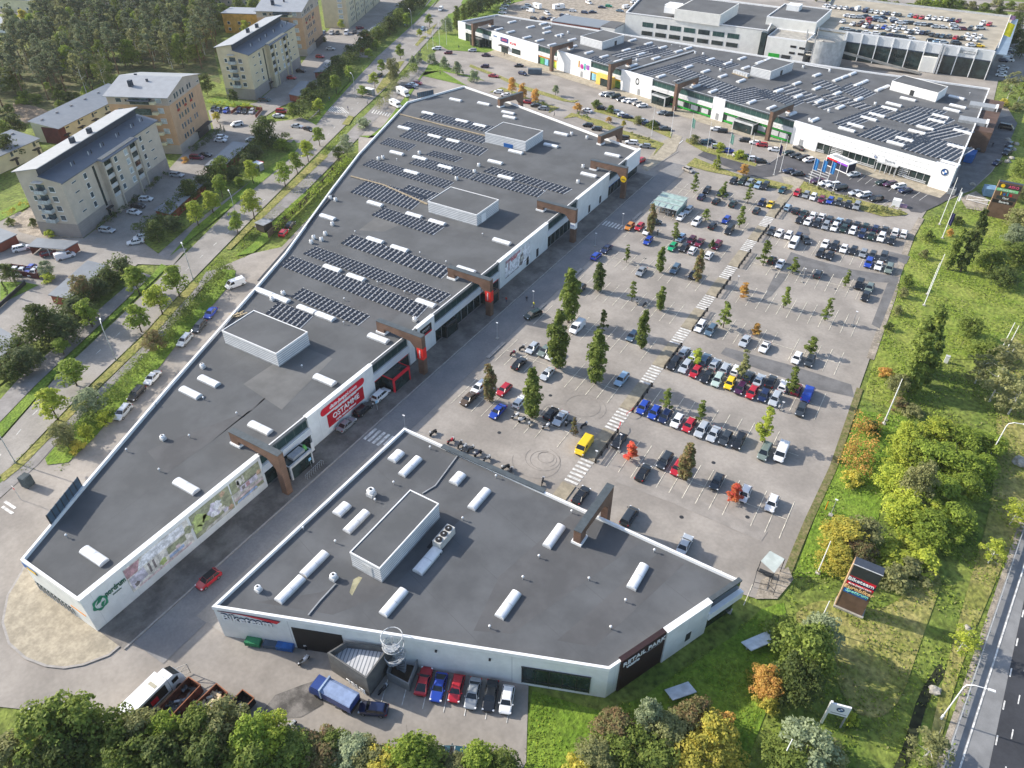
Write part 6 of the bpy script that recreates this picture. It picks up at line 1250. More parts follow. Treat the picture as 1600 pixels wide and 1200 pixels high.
m=MB();loft(m,[[M @ Vector((x,y,z)) for x,z in ((-1.1,.5),(1.1,.5),(1.1,h*.65),(1.0,h),(-1.0,h),(-1.1,h*.65))] for y,h in ((1.65,2.5),(3.2,2.45),(3.65,1.5))]);kid(m,'cab',tb,r);kid(MB().add([M @ Vector(v) for v in ((-.95,3.3,2.35),(.95,3.3,2.35),(1.0,3.63,1.6),(-1.0,3.63,1.6))],[(0,1,2,3)]),'windscreen',CG,r)
kid(MB().box(-.9,.9,-3.5,3.2,.55,1.0,M=M),'chassis',DARK,r);wheelset(r,M,(-2.3,2.4),1.12,.42);kid(MB().box(-1.1,1.1,-3.7,-3.6,1.0,1.5,M=M),'tail_board',BLACK,r)
def skip(label,p,q,w_,h,m_,fill,grp='open skips beside the box truck'):
    a,b=P(*p,h),P(*q,h);d=(b-a).normalized();L=(b-a).length;M=truckM((a.x,a.y,0),d);r=thing('skip_container',label,'skip',tuple(M @ Vector((0,L/2,0))),grp)
    m=MB();m.box(-w_/2,w_/2,0,L,.15,.3,M=M)
    for x in (-w_/2,w_/2-.08):m.box(x,x+.08,0,L,.15,h,M=M)
    m.box(-w_/2,w_/2,0,.08,.15,h,M=M);m.box(-w_/2,w_/2,L-.08,L,.15,h,M=M);kid(m,'container',m_,r)
    m=MB();
    for x in (-w_/2-.06,w_/2-.06):m.box(x,x+.12,0,L,h-.02,h+.08,M=M)
    m.box(-w_/2,w_/2,-.06,.06,h-.02,h+.08,M=M);m.box(-w_/2,w_/2,L-.06,L+.06,h-.02,h+.08,M=M);kid(m,'rim',mat('rust_rim',(.3,.12,.06),.8),r)
    if fill:
        for k,(n,mm) in enumerate(fill.items()):
            m=MB()
            for i in range(n):
                T=M @ Matrix.Translation((random.uniform(-w_*.36,w_*.36),random.uniform(.6,L-.6),random.uniform(.5,h*.75))) @ Matrix.Rotation(random.uniform(0,3),4,'Z') @ Matrix.Rotation(random.uniform(-.5,.5),4,'X');m.box(-random.uniform(.2,.9),random.uniform(.2,.9),-.16,.16,-.08,.1,M=T)
            o=kid(m,'scrap_'+mm.name.split('_')[0],mm,r);o['kind']='stuff'
    return r
sw={26:mat('scrap_wood',(.5,.4,.26),.8,.2,2),14:mat('board_white',(.62,.58,.5),.7,.1,1)};sd_={30:mat('metal_scrap',(.08,.085,.09),.6,.4,2),8:mat('grey_scrap',(.28,.3,.32),.6,.2,1)}
skip('rust-brown skip with dark metal scrap, left of the wood-filled one',(258,1112),(304,1064),2.4,1.9,mat('skip_rust',(.15,.05,.035),.8,.3,1),sd_)
skip('brown skip heaped with broken pale wood between two other skips',(300,1120),(347,1075),2.4,1.7,mat('skip_rust',(.15,.05,.035)),sw)
skip('small black skip, rightmost of the three skips',(352,1122),(388,1084),2.3,1.5,BLACK,{9:mat('metal_scrap',(.08,.085,.09))})
r=thing('gate_leaf','open tubular steel gate leaf casting a framed shadow by the box truck','gate',tuple(P(272,1062)));m=MB();a,b=P(277,1058),P(297,1047);
def bar(m,a,b,rr=.05):m.tube([a,b],rr,6)
a=P(275,1061);b=P(298,1051);u3=Vector((0,0,2.3));
for p_,q_ in ((a,a+u3),(b,b+u3),(a+u3,b+u3),(a+Vector((0,0,.2)),b+Vector((0,0,.2))),(a+Vector((0,0,.2)),b+u3),(a+u3*.5,b+u3*.5)):bar(m,p_,q_,.06)
kid(m,'gate_frame',mat('gate_beige',(.5,.46,.4)),r)
fence('tube_fence','thin tube fence between the box truck and the skips','fence',pxs((230,1120),(275,1061)),.02,GALV,.04,posts=2.5)
def camper(label,px,brg,L,H,al):
    c=P(px[0],px[1],1.4);d=Vector((math.sin(R(brg)),math.cos(R(brg)),0));M=truckM((c.x,c.y,-.12),d);r=thing('motorhome',label,'motorhome',(c.x,c.y,-.12),None)
    kid(MB().box(-1.1,1.1,-L/2,L/2-1.3,.5,H,M=M).box(-1.05,1.05,L/2-1.4,L/2-.3,1.9 if al else .9,H-.1,M=M),'body',WHITE2,r)
    m=MB();loft(m,[[M @ Vector((x,y,z)) for x,z in ((-1.0,.4),(1.0,.4),(1.0,h*.7),(.9,h),(-.9,h),(-1.0,h*.7))] for y,h in ((L/2-1.3,1.9),(L/2-.4,1.85),(L/2,1.2),(L/2+.5,1.0))]);kid(m,'cab',WHITE2,r)
    kid(MB().box(-1.12,1.12,-L*.25,0,1.5,2.1,M=M),'window',CG,r);kid(MB().box(-.9,.9,L/2-.15,L/2+.05,1.25,1.8,M=M),'windscreen',CG,r);kid(MB().box(-.4,.4,-.4,.4,H,H+.15,M=M),'roof_hatch',LGREY,r);wheelset(r,M,(-L*.28,L/2-.5),1.02,.34)
camper('white motorhome beyond the far corner of the solar roof',(629,143),110,6.5,2.9,True);camper('white camper van, lower of the two near the far roof corner',(617,160),110,5.6,2.3,False)
camper('silver caravan on the far storage lot behind the north row',(873,10),30,7,2.8,True);camper('white box camper on the far left storage lot',(839,9),290,6,2.9,True)
def container(label,px,w_,L,h,m_,ang,name='container',cat='container',z=0):
    c=P(px[0],px[1],h/2);r=thing(name,label,cat,(c.x,c.y,z),None,R(ang));MB().box(-w_/2,w_/2,-L/2,L/2,.05,h).build('box',m_,r);m=MB()
    for i in range(5):m.box(-w_/2-.04,w_/2+.04,-L/2+L*i/4-.05,-L/2+L*i/4+.05,.05,h+.04)
    m.build('ribs',m_,r);MB().box(-w_/2+.15,w_/2-.15,-L/2+.1,L/2-.1,h,h+.05).build('lid',m_,r);return r
container('blue covered container beside the dealer end wall',(1516,244),2.6,5.5,2.8,BLUE,-5);container('dark grey container beside the portal of the far forecourt',(836,111),2.4,6,2,mat('container_slate',(.1,.13,.16)),-62)
container('green crate stack at the foot of the bike shop wall',(396,1003),1.1,2.2,.9,mat('crate_green',(.03,.2,.09)),-68,'crate_stack','crates');container('blue crate against the bike shop wall by the loading opening',(446,1010),1.1,2.4,.9,BLUE,-68,'crate_stack','crates');container('dark crate between the green and blue crates',(424,1007),1.0,2.2,.8,mat('crate_slate',(.06,.09,.13)),-68,'crate_stack','crates')
container('dark green waste bin on the left street corner',(41,751),1.5,1.5,2.3,mat('bin_slate',(.06,.08,.09)),10,'waste_bin','bin')
MT={}
def motorcycle(px,brg,col,label):
    c=P(px[0],px[1],.4)
    if 'm' not in MT:
        r=thing('motorcycle',label,'motorcycle',(c.x,c.y,-.13),'parked motorcycles and scooters')
        for y in (-.68,.68):
            m=MB();n=12;m.add([(x,y+.32*math.cos(2*math.pi*i/n),.32+.32*math.sin(2*math.pi*i/n)) for x in (-.07,.07) for i in range(n)],[(i,(i+1) % n,(i+1) % n+n,i+n) for i in range(n)]+[tuple(range(n,2*n)),tuple(range(n))[::-1]]);m.build('wheel',TY,r)
        m=MB();loft(m,[[(-w_,y,z0),(w_,y,z0),(w_*.8,y,z1),(-w_*.8,y,z1)] for y,w_,z0,z1 in ((-.95,.08,.7,.8),(-.5,.16,.62,.82),(0,.2,.4,.86),(.35,.2,.4,1.0),(.7,.14,.6,.95),(.9,.06,.8,.88))]);m.build('body',[DARK],r)
        MB().box(-.15,.15,-.75,-.05,.82,.9).build('seat',BLACK,r);MB().tube([(-.38,.38,1.0),(-.1,.55,1.08),(.1,.55,1.08),(.38,.38,1.0)],.03,5).build('handlebar',LGREY,r);MB().box(-.2,.2,.6,.75,.85,1.15).build('windshield',LGREY,r);MB().tube([(0,.55,1.0),(0,.72,.35)],.05,5).build('fork',LGREY,r);MT['m']=r
    else:r=copy_tree(MT['m'])
    r.location=(c.x,c.y,-.13);r.rotation_euler=(R(0),R(8),-R(brg));tag(r,label,'motorcycle','parked motorcycles and scooters')
    for o in r.children:
        if o.name.startswith('body'):o.material_slots[0].link='OBJECT';o.material_slots[0].material=pmat(col)
ML=[((677,676),'k','black motorcycle, leftmost beyond the bike shop roof edge'),((704,688),'r','red motorcycle by the bike shop roof edge'),((718,694),'k','black motorcycle right of the red one beyond the roof edge'),((724,699),'s','silver motorcycle beyond the bike shop roof edge'),((735,701),'d','dark grey motorcycle in the middle of the long line'),((747,708),'n','navy motorcycle in the middle of the long line'),((760,716),'g','light grey motorcycle near the right end of the long line'),((790,730),'d','dark grey motorcycle apart from the line, by the coping'),((797,736),'k','black motorcycle closest to the white coping'),((847,752),'k','lone black motorcycle left of the walkway end'),((805,649),'w','white motorcycle, leftmost of the four by the poplar'),((816,655),'w','white motorcycle, second of the four by the poplar'),((828,660),'s','silver motorcycle, third of the four by the poplar'),((853,665),'w','white motorcycle alone right of the poplar'),((889,661),'d','dark motorcycle behind the withered shrub'),((912,664),'k','black scooter between bay lines near the yellow van'),((815,543),'k','black motorcycle near the white saloon, upper group'),((801,551),'m','maroon motorcycle left of the upper group'),((996,471),'k','black motorcycle, left of the pair under the slim tree'),((1007,475),'k','black motorcycle, right of the pair under the slim tree'),((867,505),'k','dark motorcycle under the upper tall poplar'),((1027,363),'d','dark motorcycle behind the reddish tree'),((474,1031),'w','white motorcycle at the loading opening'),((480,1005),'k','dark motorcycle just inside the loading shade'),((598,1076),'k','black motorcycle beside the grey annex'),((453,1133),'s','silver motorcycle beside the bottom bushes')]
for i,(p_,c_,l_) in enumerate(ML):motorcycle(p_,random.choice([20,-15,150,200,10])+random.uniform(-12,12),c_,l_)
FAR.sort(key=lambda q:q[0]);keep=max(0,300-NCAR[0])
for _,q in FAR[:keep]:put_car(*q,near=False,now=True)
rest=MB();rmats=[];ridx={}
for _,(x,y,z,brg,kd,pk,lb,gp) in FAR[keep:]:
    b,g_,wh,hd,tl,pt=car_parts(kd);Mx=Matrix.Translation((x,y,z)) @ Matrix.Rotation(-R(brg),4,'Z')
    for part,mm in [(b,pmat(pk)),(g_,CG)]+[(w_,TY) for w_ in wh]:
        if mm.name not in ridx:ridx[mm.name]=len(rmats);rmats.append(mm)
        rest.add([Mx @ Vector(v) for v in part.v],part.f,ridx[mm.name])
tag(rest.build('parked_cars',rmats),'mass of tiny parked cars on the far roof deck and storage lots','cars',None,'stuff')

def leafmat(name,c1,c2,tr=0.42,sc=.9):
    m=bpy.data.materials.new(name);m.use_nodes=True;n=m.node_tree;b=n.nodes['Principled BSDF'];out=n.nodes['Material Output']
    tc=n.nodes.new('ShaderNodeTexCoord');no=n.nodes.new('ShaderNodeTexNoise');no.inputs['Scale'].default_value=sc;no.inputs['Detail'].default_value=6;n.links.new(tc.outputs['Object'],no.inputs['Vector'])
    mr=n.nodes.new('ShaderNodeMapRange');mr.inputs[1].default_value=.36;mr.inputs[2].default_value=.64;n.links.new(no.outputs[0],mr.inputs[0])
    mx=n.nodes.new('ShaderNodeMix');mx.data_type='RGBA';mx.inputs[6].default_value=(*c1,1);mx.inputs[7].default_value=(*c2,1);n.links.new(mr.outputs[0],mx.inputs[0])
    oi=n.nodes.new('ShaderNodeObjectInfo');m3=n.nodes.new('ShaderNodeMapRange');m3.inputs[3].default_value=1.08;m3.inputs[4].default_value=1.5;n.links.new(oi.outputs['Random'],m3.inputs[0])
    vm=n.nodes.new('ShaderNodeVectorMath');vm.operation='SCALE';n.links.new(mx.outputs[2],vm.inputs[0]);n.links.new(m3.outputs[0],vm.inputs['Scale'])
    n.links.new(vm.outputs[0],b.inputs['Base Color']);b.inputs['Roughness'].default_value=.7;b.inputs['Specular IOR Level'].default_value=.25
    t=n.nodes.new('ShaderNodeBsdfTranslucent');n.links.new(vm.outputs[0],t.inputs[0]);ms=n.nodes.new('ShaderNodeMixShader');ms.inputs[0].default_value=tr
    n.links.new(b.outputs[0],ms.inputs[1]);n.links.new(t.outputs[0],ms.inputs[2]);n.links.new(ms.outputs[0],out.inputs[0]);MATS[name]=m;return m
LF={'g':leafmat('leaves_green',(.08,.118,.024),(.2,.245,.05)),'d':leafmat('leaves_dark',(.045,.07,.02),(.12,.15,.038)),'b':leafmat('leaves_bright',(.13,.19,.028),(.27,.34,.05)),
      'o':leafmat('leaves_olive',(.14,.155,.06),(.26,.26,.11)),'y':leafmat('leaves_yellow',(.27,.27,.05),(.48,.4,.07)),'a':leafmat('leaves_autumn',(.4,.2,.06),(.52,.36,.09)),
      'r':leafmat('leaves_red',(.6,.07,.06),(.5,.2,.07)),'n':leafmat('leaves_brown',(.2,.125,.065),(.17,.19,.07)),'p':leafmat('needles_pine',(.075,.1,.055),(.16,.185,.09)),'w':leafmat('leaves_grey_willow',(.16,.2,.115),(.3,.34,.2)),
      'h':leafmat('leaves_hedge',(.055,.08,.032),(.125,.155,.058)),'l':leafmat('leaves_lime',(.2,.26,.035),(.4,.43,.06))}
def crown_mesh(name,cen,rad,n,size,seed,flat=.62,squash=1.0):
    g=np.random.default_rng(seed);cen=np.array(cen,float);rad=np.array(rad,float)
    pr=rad**2/np.sum(rad**2);idx=g.choice(len(cen),n,p=pr)
    d=g.normal(size=(n,3));d/=np.linalg.norm(d,axis=1)[:,None];d[:,2]=np.where(d[:,2]< -.35,-d[:,2],d[:,2])
    p=cen[idx]+d*rad[idx][:,None]*g.uniform(.72,1.08,n)[:,None]*np.array([1,1,squash])
    nr=d*flat+g.normal(size=(n,3))*(1-flat)*.85;nr[:,2]+=.2;nr/=np.linalg.norm(nr,axis=1)[:,None]
    t=np.cross(nr,g.normal(size=(n,3)));t/=np.linalg.norm(t,axis=1)[:,None];b=np.cross(nr,t)
    s=(size*g.uniform(.55,1.35,n))[:,None];e=g.uniform(.5,.95,n)[:,None]
    v=np.stack([p-t*s*.5,p-b*s*.5*e+nr*s*.08,p+t*s*.5,p+b*s*.5*e-nr*s*.1],1).reshape(-1,3)
    me=bpy.data.meshes.new(name);me.vertices.add(4*n);me.vertices.foreach_set('co',v.ravel());me.loops.add(4*n);me.loops.foreach_set('vertex_index',np.arange(4*n));me.polygons.add(n);me.polygons.foreach_set('loop_start',np.arange(0,4*n,4));me.polygons.foreach_set('loop_total',np.full(n,4));me.update(calc_edges=True);me.materials.append(LF['g']);return me
def lobes(kind,seed,h,w,k):
    g=random.Random(seed);C_=[];R_=[]
    for i in range(k):
        a=g.random()*6.283;u=g.random()
        if kind=='poplar':z=h*(.05+.9*u);e=w/2*min(1.0,.5+1.6*u)*(1 if u< .6 else max(.25,1-(u-.6)*1.7));rr=e*g.uniform(.1,.85);r0=w*.17*g.uniform(.7,1.2)*(1 if u< .8 else .7)
        elif kind=='slim':z=h*(.16+.82*u);e=w/2*(1.1-.85*u);rr=e*g.uniform(.1,.9);r0=w*.17*g.uniform(.6,1.1)
        elif kind=='linden':z=h*(.3+.68*u);e=w/2*math.sqrt(max(.03,1-((u-.25)/.78)**2));rr=e*g.uniform(.2,.88);r0=w*.15*g.uniform(.7,1.25)
        elif kind=='round':z=h*(.16+.78*u);e=w/2*math.sqrt(max(.05,1-((u-.3)/.75)**2));rr=e*g.uniform(.25,.9);r0=w*.12*g.uniform(.7,1.35)
        elif kind=='shrub':z=h*(.1+.75*u);e=w/2*math.sqrt(max(.05,1-(u*.98)**2));rr=e*g.uniform(.1,.92);r0=w*.12*g.uniform(.7,1.3)
        elif kind=='pine':z=h*(.5+.48*u);e=w/2*(1.05-.75*u);rr=e*g.uniform(.2,.95);r0=w*.13*g.uniform(.7,1.3)
        elif kind=='spruce':z=h*(.08+.88*u);e=w/2*(1-u)**.8;rr=e*g.uniform(.3,.95);r0=w*.1*g.uniform(.6,1.2)+.05
        elif kind=='birch':z=h*(.25+.72*u);e=w/2*math.sqrt(max(.04,1-((u-.3)/.76)**2));rr=e*g.uniform(.1,.95);r0=w*.11*g.uniform(.6,1.2)
        C_.append((rr*math.cos(a),rr*math.sin(a),z));R_.append(r0)
    return C_,R_
SPEC={'poplar':(12,3.4,110,4200,.42),'slim':(7,1.8,34,900,.3),'linden':(8,4.6,60,2400,.4),'round':(9,8,75,4200,.45),'shrub':(3,4.4,40,1700,.33),'pine':(18,6.5,42,1500,.5),'spruce':(9,4,60,1600,.4),'birch':(9,5,50,1500,.34)}
TP={}
def trunk_mb(kind,h,w,seed):
    g=random.Random(seed);m=MB();r0={'pine':.2,'poplar':.2,'slim':.07,'birch':.11,'shrub':.08}.get(kind,.14)
    top=h*{'shrub':.6,'pine':.97,'poplar':.9}.get(kind,.85);pts=[(0,0,-.2),(g.uniform(-.1,.1),g.uniform(-.1,.1),top*.45),(g.uniform(-.2,.2),g.uniform(-.2,.2),top)];m.tube(pts,r0*1.1,7,r2=r0*.25)
    lo={'pine':.48,'poplar':.12,'linden':.28,'shrub':.05}.get(kind,.25)
    for i in range({'slim':5,'shrub':6}.get(kind,9)):
        a=g.random()*6.28;z=h*(lo+(.8-lo)*i/9);q=w*.36*(1 if kind !='poplar' else .6);rise={'poplar':2.2,'slim':.9,'pine':.3}.get(kind,.9)
        m.tube([(0,0,z),(q*.5*math.cos(a),q*.5*math.sin(a),z+rise*.4*q*.6),(q*math.cos(a),q*math.sin(a),z+rise*q*.8)],r0*.4,5,r2=r0*.1)
    return m
def get_tree(kind,var):
    key=(kind,var)
    if key not in TP:
        h,w,k,n,s=SPEC[kind];C_,R_=lobes(kind,var*17+hash(kind) % 7 if 0 else var*17+len(kind),h,w,k)
        cm=crown_mesh('crown_'+kind,C_,R_,n,s,var*31+len(kind),squash=1.25 if kind=='poplar' else (.6 if kind in ('pine','spruce') else 1))
        tm=mesh_of(trunk_mb(kind,h,w,var+3),'trunk_'+kind,[BARKP if kind=='pine' else BARKB if kind=='birch' else BARK]);TP[key]=(cm,tm)
    return TP[key]
NT=[0]
NAMES={'poplar':'poplar_tree','slim':'young_tree','linden':'street_tree','round':'broadleaf_tree','shrub':'shrub','pine':'pine_tree','spruce':'conifer','birch':'birch_tree'}
def tree(x,y,kind,h,w,col,label,group=None,z=-.15,var=None,name=None):
    NT[0]+=1;var=NT[0] % 3 if var is None else var;cm,tm=get_tree(kind,var);H0,W0=SPEC[kind][:2]
    r=thing(name or NAMES[kind],label,'shrub' if kind=='shrub' else 'tree',(x,y,z),group,random.random()*6.28)
    sw_,sh=w/W0,h/H0;r.scale=(sw_,sw_*random.uniform(.92,1.08),sh)
    for n,me in (('crown',cm),('trunk',tm)):
        o=bpy.data.objects.new(n,me);COL.objects.link(o);o.parent=r
        if n=='crown':o.material_slots[0].link='OBJECT';o.material_slots[0].material=LF[col]
    return r
def pj(x,y,z):
    v=Vector((x,y,z-CAM_H));w_=v.dot(FW);return 800+FPX*v.dot(RT)/w_,600-FPX*v.dot(UP)/w_,w_
def tbt(base,top,kind,wpx,col,label,group=None,**k):
    wpx*={'slim':1.3,'poplar':1.18,'linden':1.1}.get(kind,1)
    x,y=un(*base);best=min(((abs(pj(x,y,z)[1]-top[1])+.5*abs(pj(x,y,z)[0]-top[0]),z) for z in np.arange(1,30,.2)));h=best[1];d=pj(x,y,h/2)[2]
    return tree(x,y,kind,h,wpx*d/FPX,col,label,group,**k)
def tc(c,kind,h,w,col,label,group=None,f=.55,**k):
    x,y=un(c[0],c[1],h*f);return tree(x,y,kind,h,w,col,label,group,**k)
OR=['nearest','second nearest','third nearest','fourth nearest','fifth nearest','sixth nearest','seventh nearest','eighth nearest','ninth nearest','tenth nearest','eleventh nearest','twelfth nearest','thirteenth nearest','fourteenth nearest','fifteenth nearest','sixteenth nearest']
G1='trees in the parking rows'
tbt((888,503),(893,417),'poplar',27,'g','tall green poplar, upper of the two overlapping ones by the service road',G1)
tbt((871,574),(880,478),'poplar',31,'g','tall green poplar, lower of the two overlapping ones by the service road',G1)
tbt((930,598),(947,512),'poplar',30,'g','tall green poplar below the light blue estate car row',G1)
tbt((831,652),(838,572),'poplar',27,'g','green poplar standing behind four parked motorcycles',G1)
tbt((765,626),(769,564),'poplar',20,'n','dark red-green columnar tree between white and red cars',G1)
tbt((1002,544),(1014,481),'poplar',18,'g','double-topped green columnar tree near the walkway',G1)
tbt((934,454),(938,408),'poplar',17,'d','dark olive columnar tree beside a navy car at the service road',G1)
tbt((1031,484),(1038,444),'poplar',14,'g','green columnar tree right of the paired motorcycles',G1)
tbt((987,470),(994,440),'slim',11,'g','thin green tree left of the paired motorcycles',G1)
tbt((941,520),(949,483),'slim',13,'d','thin dark tree right of the white panel van',G1)
tbt((979,409),(979,381),'slim',10,'g','small green tree in the row with a lone grey hatchback',G1)
tbt((1031,425),(1038,383),'poplar',13,'g','green columnar tree left of the blue-grey estate car',G1)
tbt((1089,439),(1097,388),'poplar',15,'n','reddish columnar tree in front of a black hatchback',G1)
tbt((1015,366),(1021,314),'poplar',13,'n','tall red-topped tree beside the glass cart shelter',G1)
tbt((1053,376),(1058,348),'slim',12,'g','small green tree above the bright green hatchback',G1)
tbt((1102,344),(1103,325),'slim',11,'g','tiny bushy tree behind the white SUV',G1)
tbt((1112,388),(1111,374),'shrub',11,'d','low dark sapling left of the maroon estate car',G1)
tbt((1155,355),(1162,322),'slim',13,'g','slender green tree right of the black minivan',G1)
tbt((1084,300),(1090,270),'slim',11,'g','slender green tree, leftmost in the farthest tree row',G1)
tbt((1129,310),(1136,283),'slim',13,'g','green slender tree in front of the dark green estate car',G1)
tbt((1168,317),(1177,287),'slim',12,'g','green slender tree left of the navy and yellow cars',G1)
tbt((1130,511),(1136,472),'slim',17,'g','green bushy tree right of the white estate beside the walkway',G1)
tbt((1161,464),(1166,440),'slim',16,'a','thin orange-leaved sapling among empty bays',G1)
tbt((1180,522),(1181,505),'slim',14,'a','small orange sapling beside a silver saloon',G1)
tbt((1192,414),(1207,375),'slim',16,'g','green slender tree in front of a black hatchback by the walkway',G1)
tbt((1238,427),(1246,401),'slim',14,'g','green tree at the left end of the tar strip',G1)
tbt((1224,480),(1236,448),'slim',14,'g','slender green tree among empty bays right of the walkway',G1)
tbt((1289,500),(1302,465),'slim',14,'g','slender green tree in the emptiest row',G1)
tbt((1320,447),(1329,421),'slim',12,'g','slender tree left of the black and grey cars',G1)
tbt((1266,552),(1272,527),'slim',17,'g','bushy green tree behind the dark grey hatchback',G1)
tbt((1088,566),(1090,545),'slim',18,'l','small yellow-green tree amid the packed double row',G1)
tbt((1157,592),(1164,545),'slim',18,'o','olive-brown slender tree amid the packed double row',G1)
tbt((1232,616),(1244,573),'slim',18,'g','green slender tree at the maroon hatchback',G1)
tbt((1040,637),(1047,607),'slim',15,'g','green sapling, left of the pair above the blue cars',G1)
tbt((1093,657),(1104,624),'slim',15,'g','green sapling, right of the pair above the red hatchback',G1)
tbt((1191,690),(1208,638),'slim',23,'l','yellow-green tree with a pointed top by the grey-green minivan',G1)
tbt((1068,748),(1075,690),'poplar',24,'n','large red-brown pointed tree over the red hatchback',G1)
tbt((985,716),(986,690),'slim',20,'r','small scarlet-topped sapling, left of the two red ones',G1)
tbt((1145,782),(1143,756),'slim',20,'r','bright scarlet sapling by the white hatchback',G1)
tbt((896,680),(894,652),'slim',10,'n','withered brown shrub at the end of the motorcycles',G1)
tbt((1119,262),(1119,240),'spruce',17,'l','bright yellow-green tree on the northern grass island');tbt((1161,274),(1160,256),'slim',14,'a','small orange tree on the northern grass island')
for b,t,w_,c,l in (((800,151),(799,122),14,'a','red-orange maple behind the roof portal, leftmost'),((817,158),(817,130),14,'a','orange maple behind the roof portal, middle'),((836,166),(837,139),13,'a','orange maple behind the roof portal, right'),((868,149),(868,133),12,'w','small grey-green tree on the thin verge'),((902,174),(902,161),14,'a','orange-brown tree on the road corner north of the long roof'),((951,191),(951,183),10,'a','tiny orange sapling by the north road'),((974,199),(974,188),8,'y','tiny yellow sapling by the portal')):tbt(b,t,'linden',w_,c,l)
for c,w_,col,l in (((932,161),5,'g','round green bush between parked cars, leftmost on the north strip'),((954,169),4,'g','small green bush on the north strip by a black saloon'),((997,186),4.5,'o','olive bush on the north strip left of the flagpole'),((1020,193),5,'g','green bush on the north strip at a flagpole'),((1086,216),5,'o','yellow-green bush at the zebra path end'),((1126,228),4.5,'l','bright bush on the north strip between silver and blue cars'),((1156,240),5,'l','pale bush on the north strip hiding a white saloon')):tc(c,'shrub',3,w_,col,l)
G2='street trees on the east verge'
E_=[((91,656),(77,612),42),((120,602),(112,566),42),((221,518),(210,477),34),((254,491),(241,448),36),((281,463),(267,418),36),((372,365),(366,330),24),((398,343),(390,298),30),((446,292),(437,254),26),((465,271),(460,238),22),((482,252),(475,219),22),((500,228),(494,200),20),((566,151),(565,134),16),((586,137),(585,113),16),((597,115),(596,93),14),((626,92),(624,69),14),((656,58),(655,45),10)]
for i,(b,t,w_) in enumerate(E_):tbt(b,t,'linden',w_,'b' if i % 3 else 'l',OR[i]+' street tree on the east verge, clear green crown',G2)
W_=[((100,553),(96,530),26),((145,510),(136,470),34),((218,459),(200,420),34),((310,352),(304,316),28),((333,332),(327,298),26),((348,308),(345,274),22),((375,292),(372,277),16),((396,286),(389,250),22),((500,178),(497,154),18),((526,146),(522,118),18),((547,126),(545,103),14),((577,93),(577,76),13),((588,78),(586,62),12),((637,42),(637,20),15),((671,42),(671,22),12)]
for i,(b,t,w_) in enumerate(W_):tbt(b,t,'linden',w_,'l' if i in (3,4,7,8) else 'b',OR[i]+' street tree on the west verge along the cycle path','street trees on the west verge')
tc((613,108),'round',10,6.5,'o','big pale olive birch-like tree beside the far street')
tc((540,224),'round',6.5,6,'w','grey-green willow at the end of the board fence');tc((528,236),'shrub',4,5,'d','dark bush at the foot of the grey willow');tc((566,190),'shrub',3.6,6.5,'w','dome-shaped grey-green bush on the grass tip')
for c,w_,h,l in (((645,95),5,5,'first'),((655,88),4,4.5,'second'),((675,90),5,5,'third'),((694,96),5,5,'fourth'),((715,105),5.5,5.5,'fifth'),((740,117),5,5,'sixth')):tc(c,'shrub',h,w_,'w',l+' from the left of six grey willow bushes by the far forecourt','willow bushes by the far forecourt')
tbt((714,45),(708,6),'poplar',12,'g','tall poplar, left of the pair at the top near the flagpoles');tbt((726,42),(720,4),'poplar',12,'g','tall poplar, right of the pair at the top near the flagpoles')
tc((698,38),'round',8,7,'w','grey-green round tree left of the two tall poplars')
tc((240,530),'round',5,5.5,'n','brownish thin-leaved tree over the hedge behind the long building')
tc((137,628),'round',6,6.2,'w','grey-green tree at the lower hedge behind the long building');tc((96,678),'round',5.5,5.5,'o','olive tree with pinkish leaves at the lowest hedge end');tc((160,650),'shrub',3.2,4,'l','bright green bush under the grey tree behind the long building');tc((132,672),'shrub',3,4,'l','lowest bright green bush behind the long building');tc((118,695),'shrub',2.4,3.5,'y','yellowish low bush at the hedge tip')
def hedge(label,pts,w_,h,col,dens=9,size=.36,name='hedge'):
    pts=[Vector((p[0],p[1],0)) for p in pts];C_=[];R_=[];L=sum((b-a).length for a,b in zip(pts[:-1],pts[1:]))
    for a,b in zip(pts[:-1],pts[1:]):
        d=b-a;n=Vector((d.y,-d.x,0)).normalized();k=int(d.length*w_*.5)+3
        for i in range(k):
            q=a+d*random.random()+n*random.uniform(-.36,.36)*w_;rr=random.uniform(.2,.33)*min(w_,h*1.3);C_.append((q.x-pts[0].x,q.y-pts[0].y,random.uniform(.25,.85)*h));R_.append(rr)
    me=crown_mesh('hedge_leaves',C_,R_,int(L*(w_+h*1.6)*dens),size,len(C_));o=bpy.data.objects.new(name,me);COL.objects.link(o);o.location=(pts[0].x,pts[0].y,-.1);me.materials[0]=LF[col]
    return tag(o,label,'hedge')
hedge('long light green hedge between footpath and board fence',pxs((545,255),(510,290),(470,328),(430,368)),3.8,3.0,'b')
hedge('clipped green hedge from the driveway corner down to the parked cars',pxs((358,424),(330,455),(300,490),(270,524),(256,542)),4.6,3.4,'g',13)
hedge('lower green hedge between footpath and parked cars',pxs((240,566),(215,590),(185,622),(160,648),(130,680)),4.6,3.4,'g',13)
hedge('overgrown hedge beside the two campers by the far forecourt',pxs((622,128),(608,150),(590,175)),4,3,'o');hedge('overgrown hedge beyond the campers',pxs((650,108),(630,130)),4,3.5,'g')
hedge('yellow hedge around the lawn left of the beige block',pxs((8,340),(20,334),(35,322),(52,318)),1.8,1.6,'y');hedge('low hedge at the entrance of the orange block',pxs((285,318+2),(300,322),(312,330)) if 0 else pxs((268,318),(300,326)),2.2,1.4,'g')
hedge('bright hedge behind the fenced cars by the yellow block',pxs((328,162),(370,168),(408,172)),2.2,1.6,'l');hedge('dark planting along the front of the beige block',pxs((152,362),(200,322),(262,272)),2.6,1.6,'h')
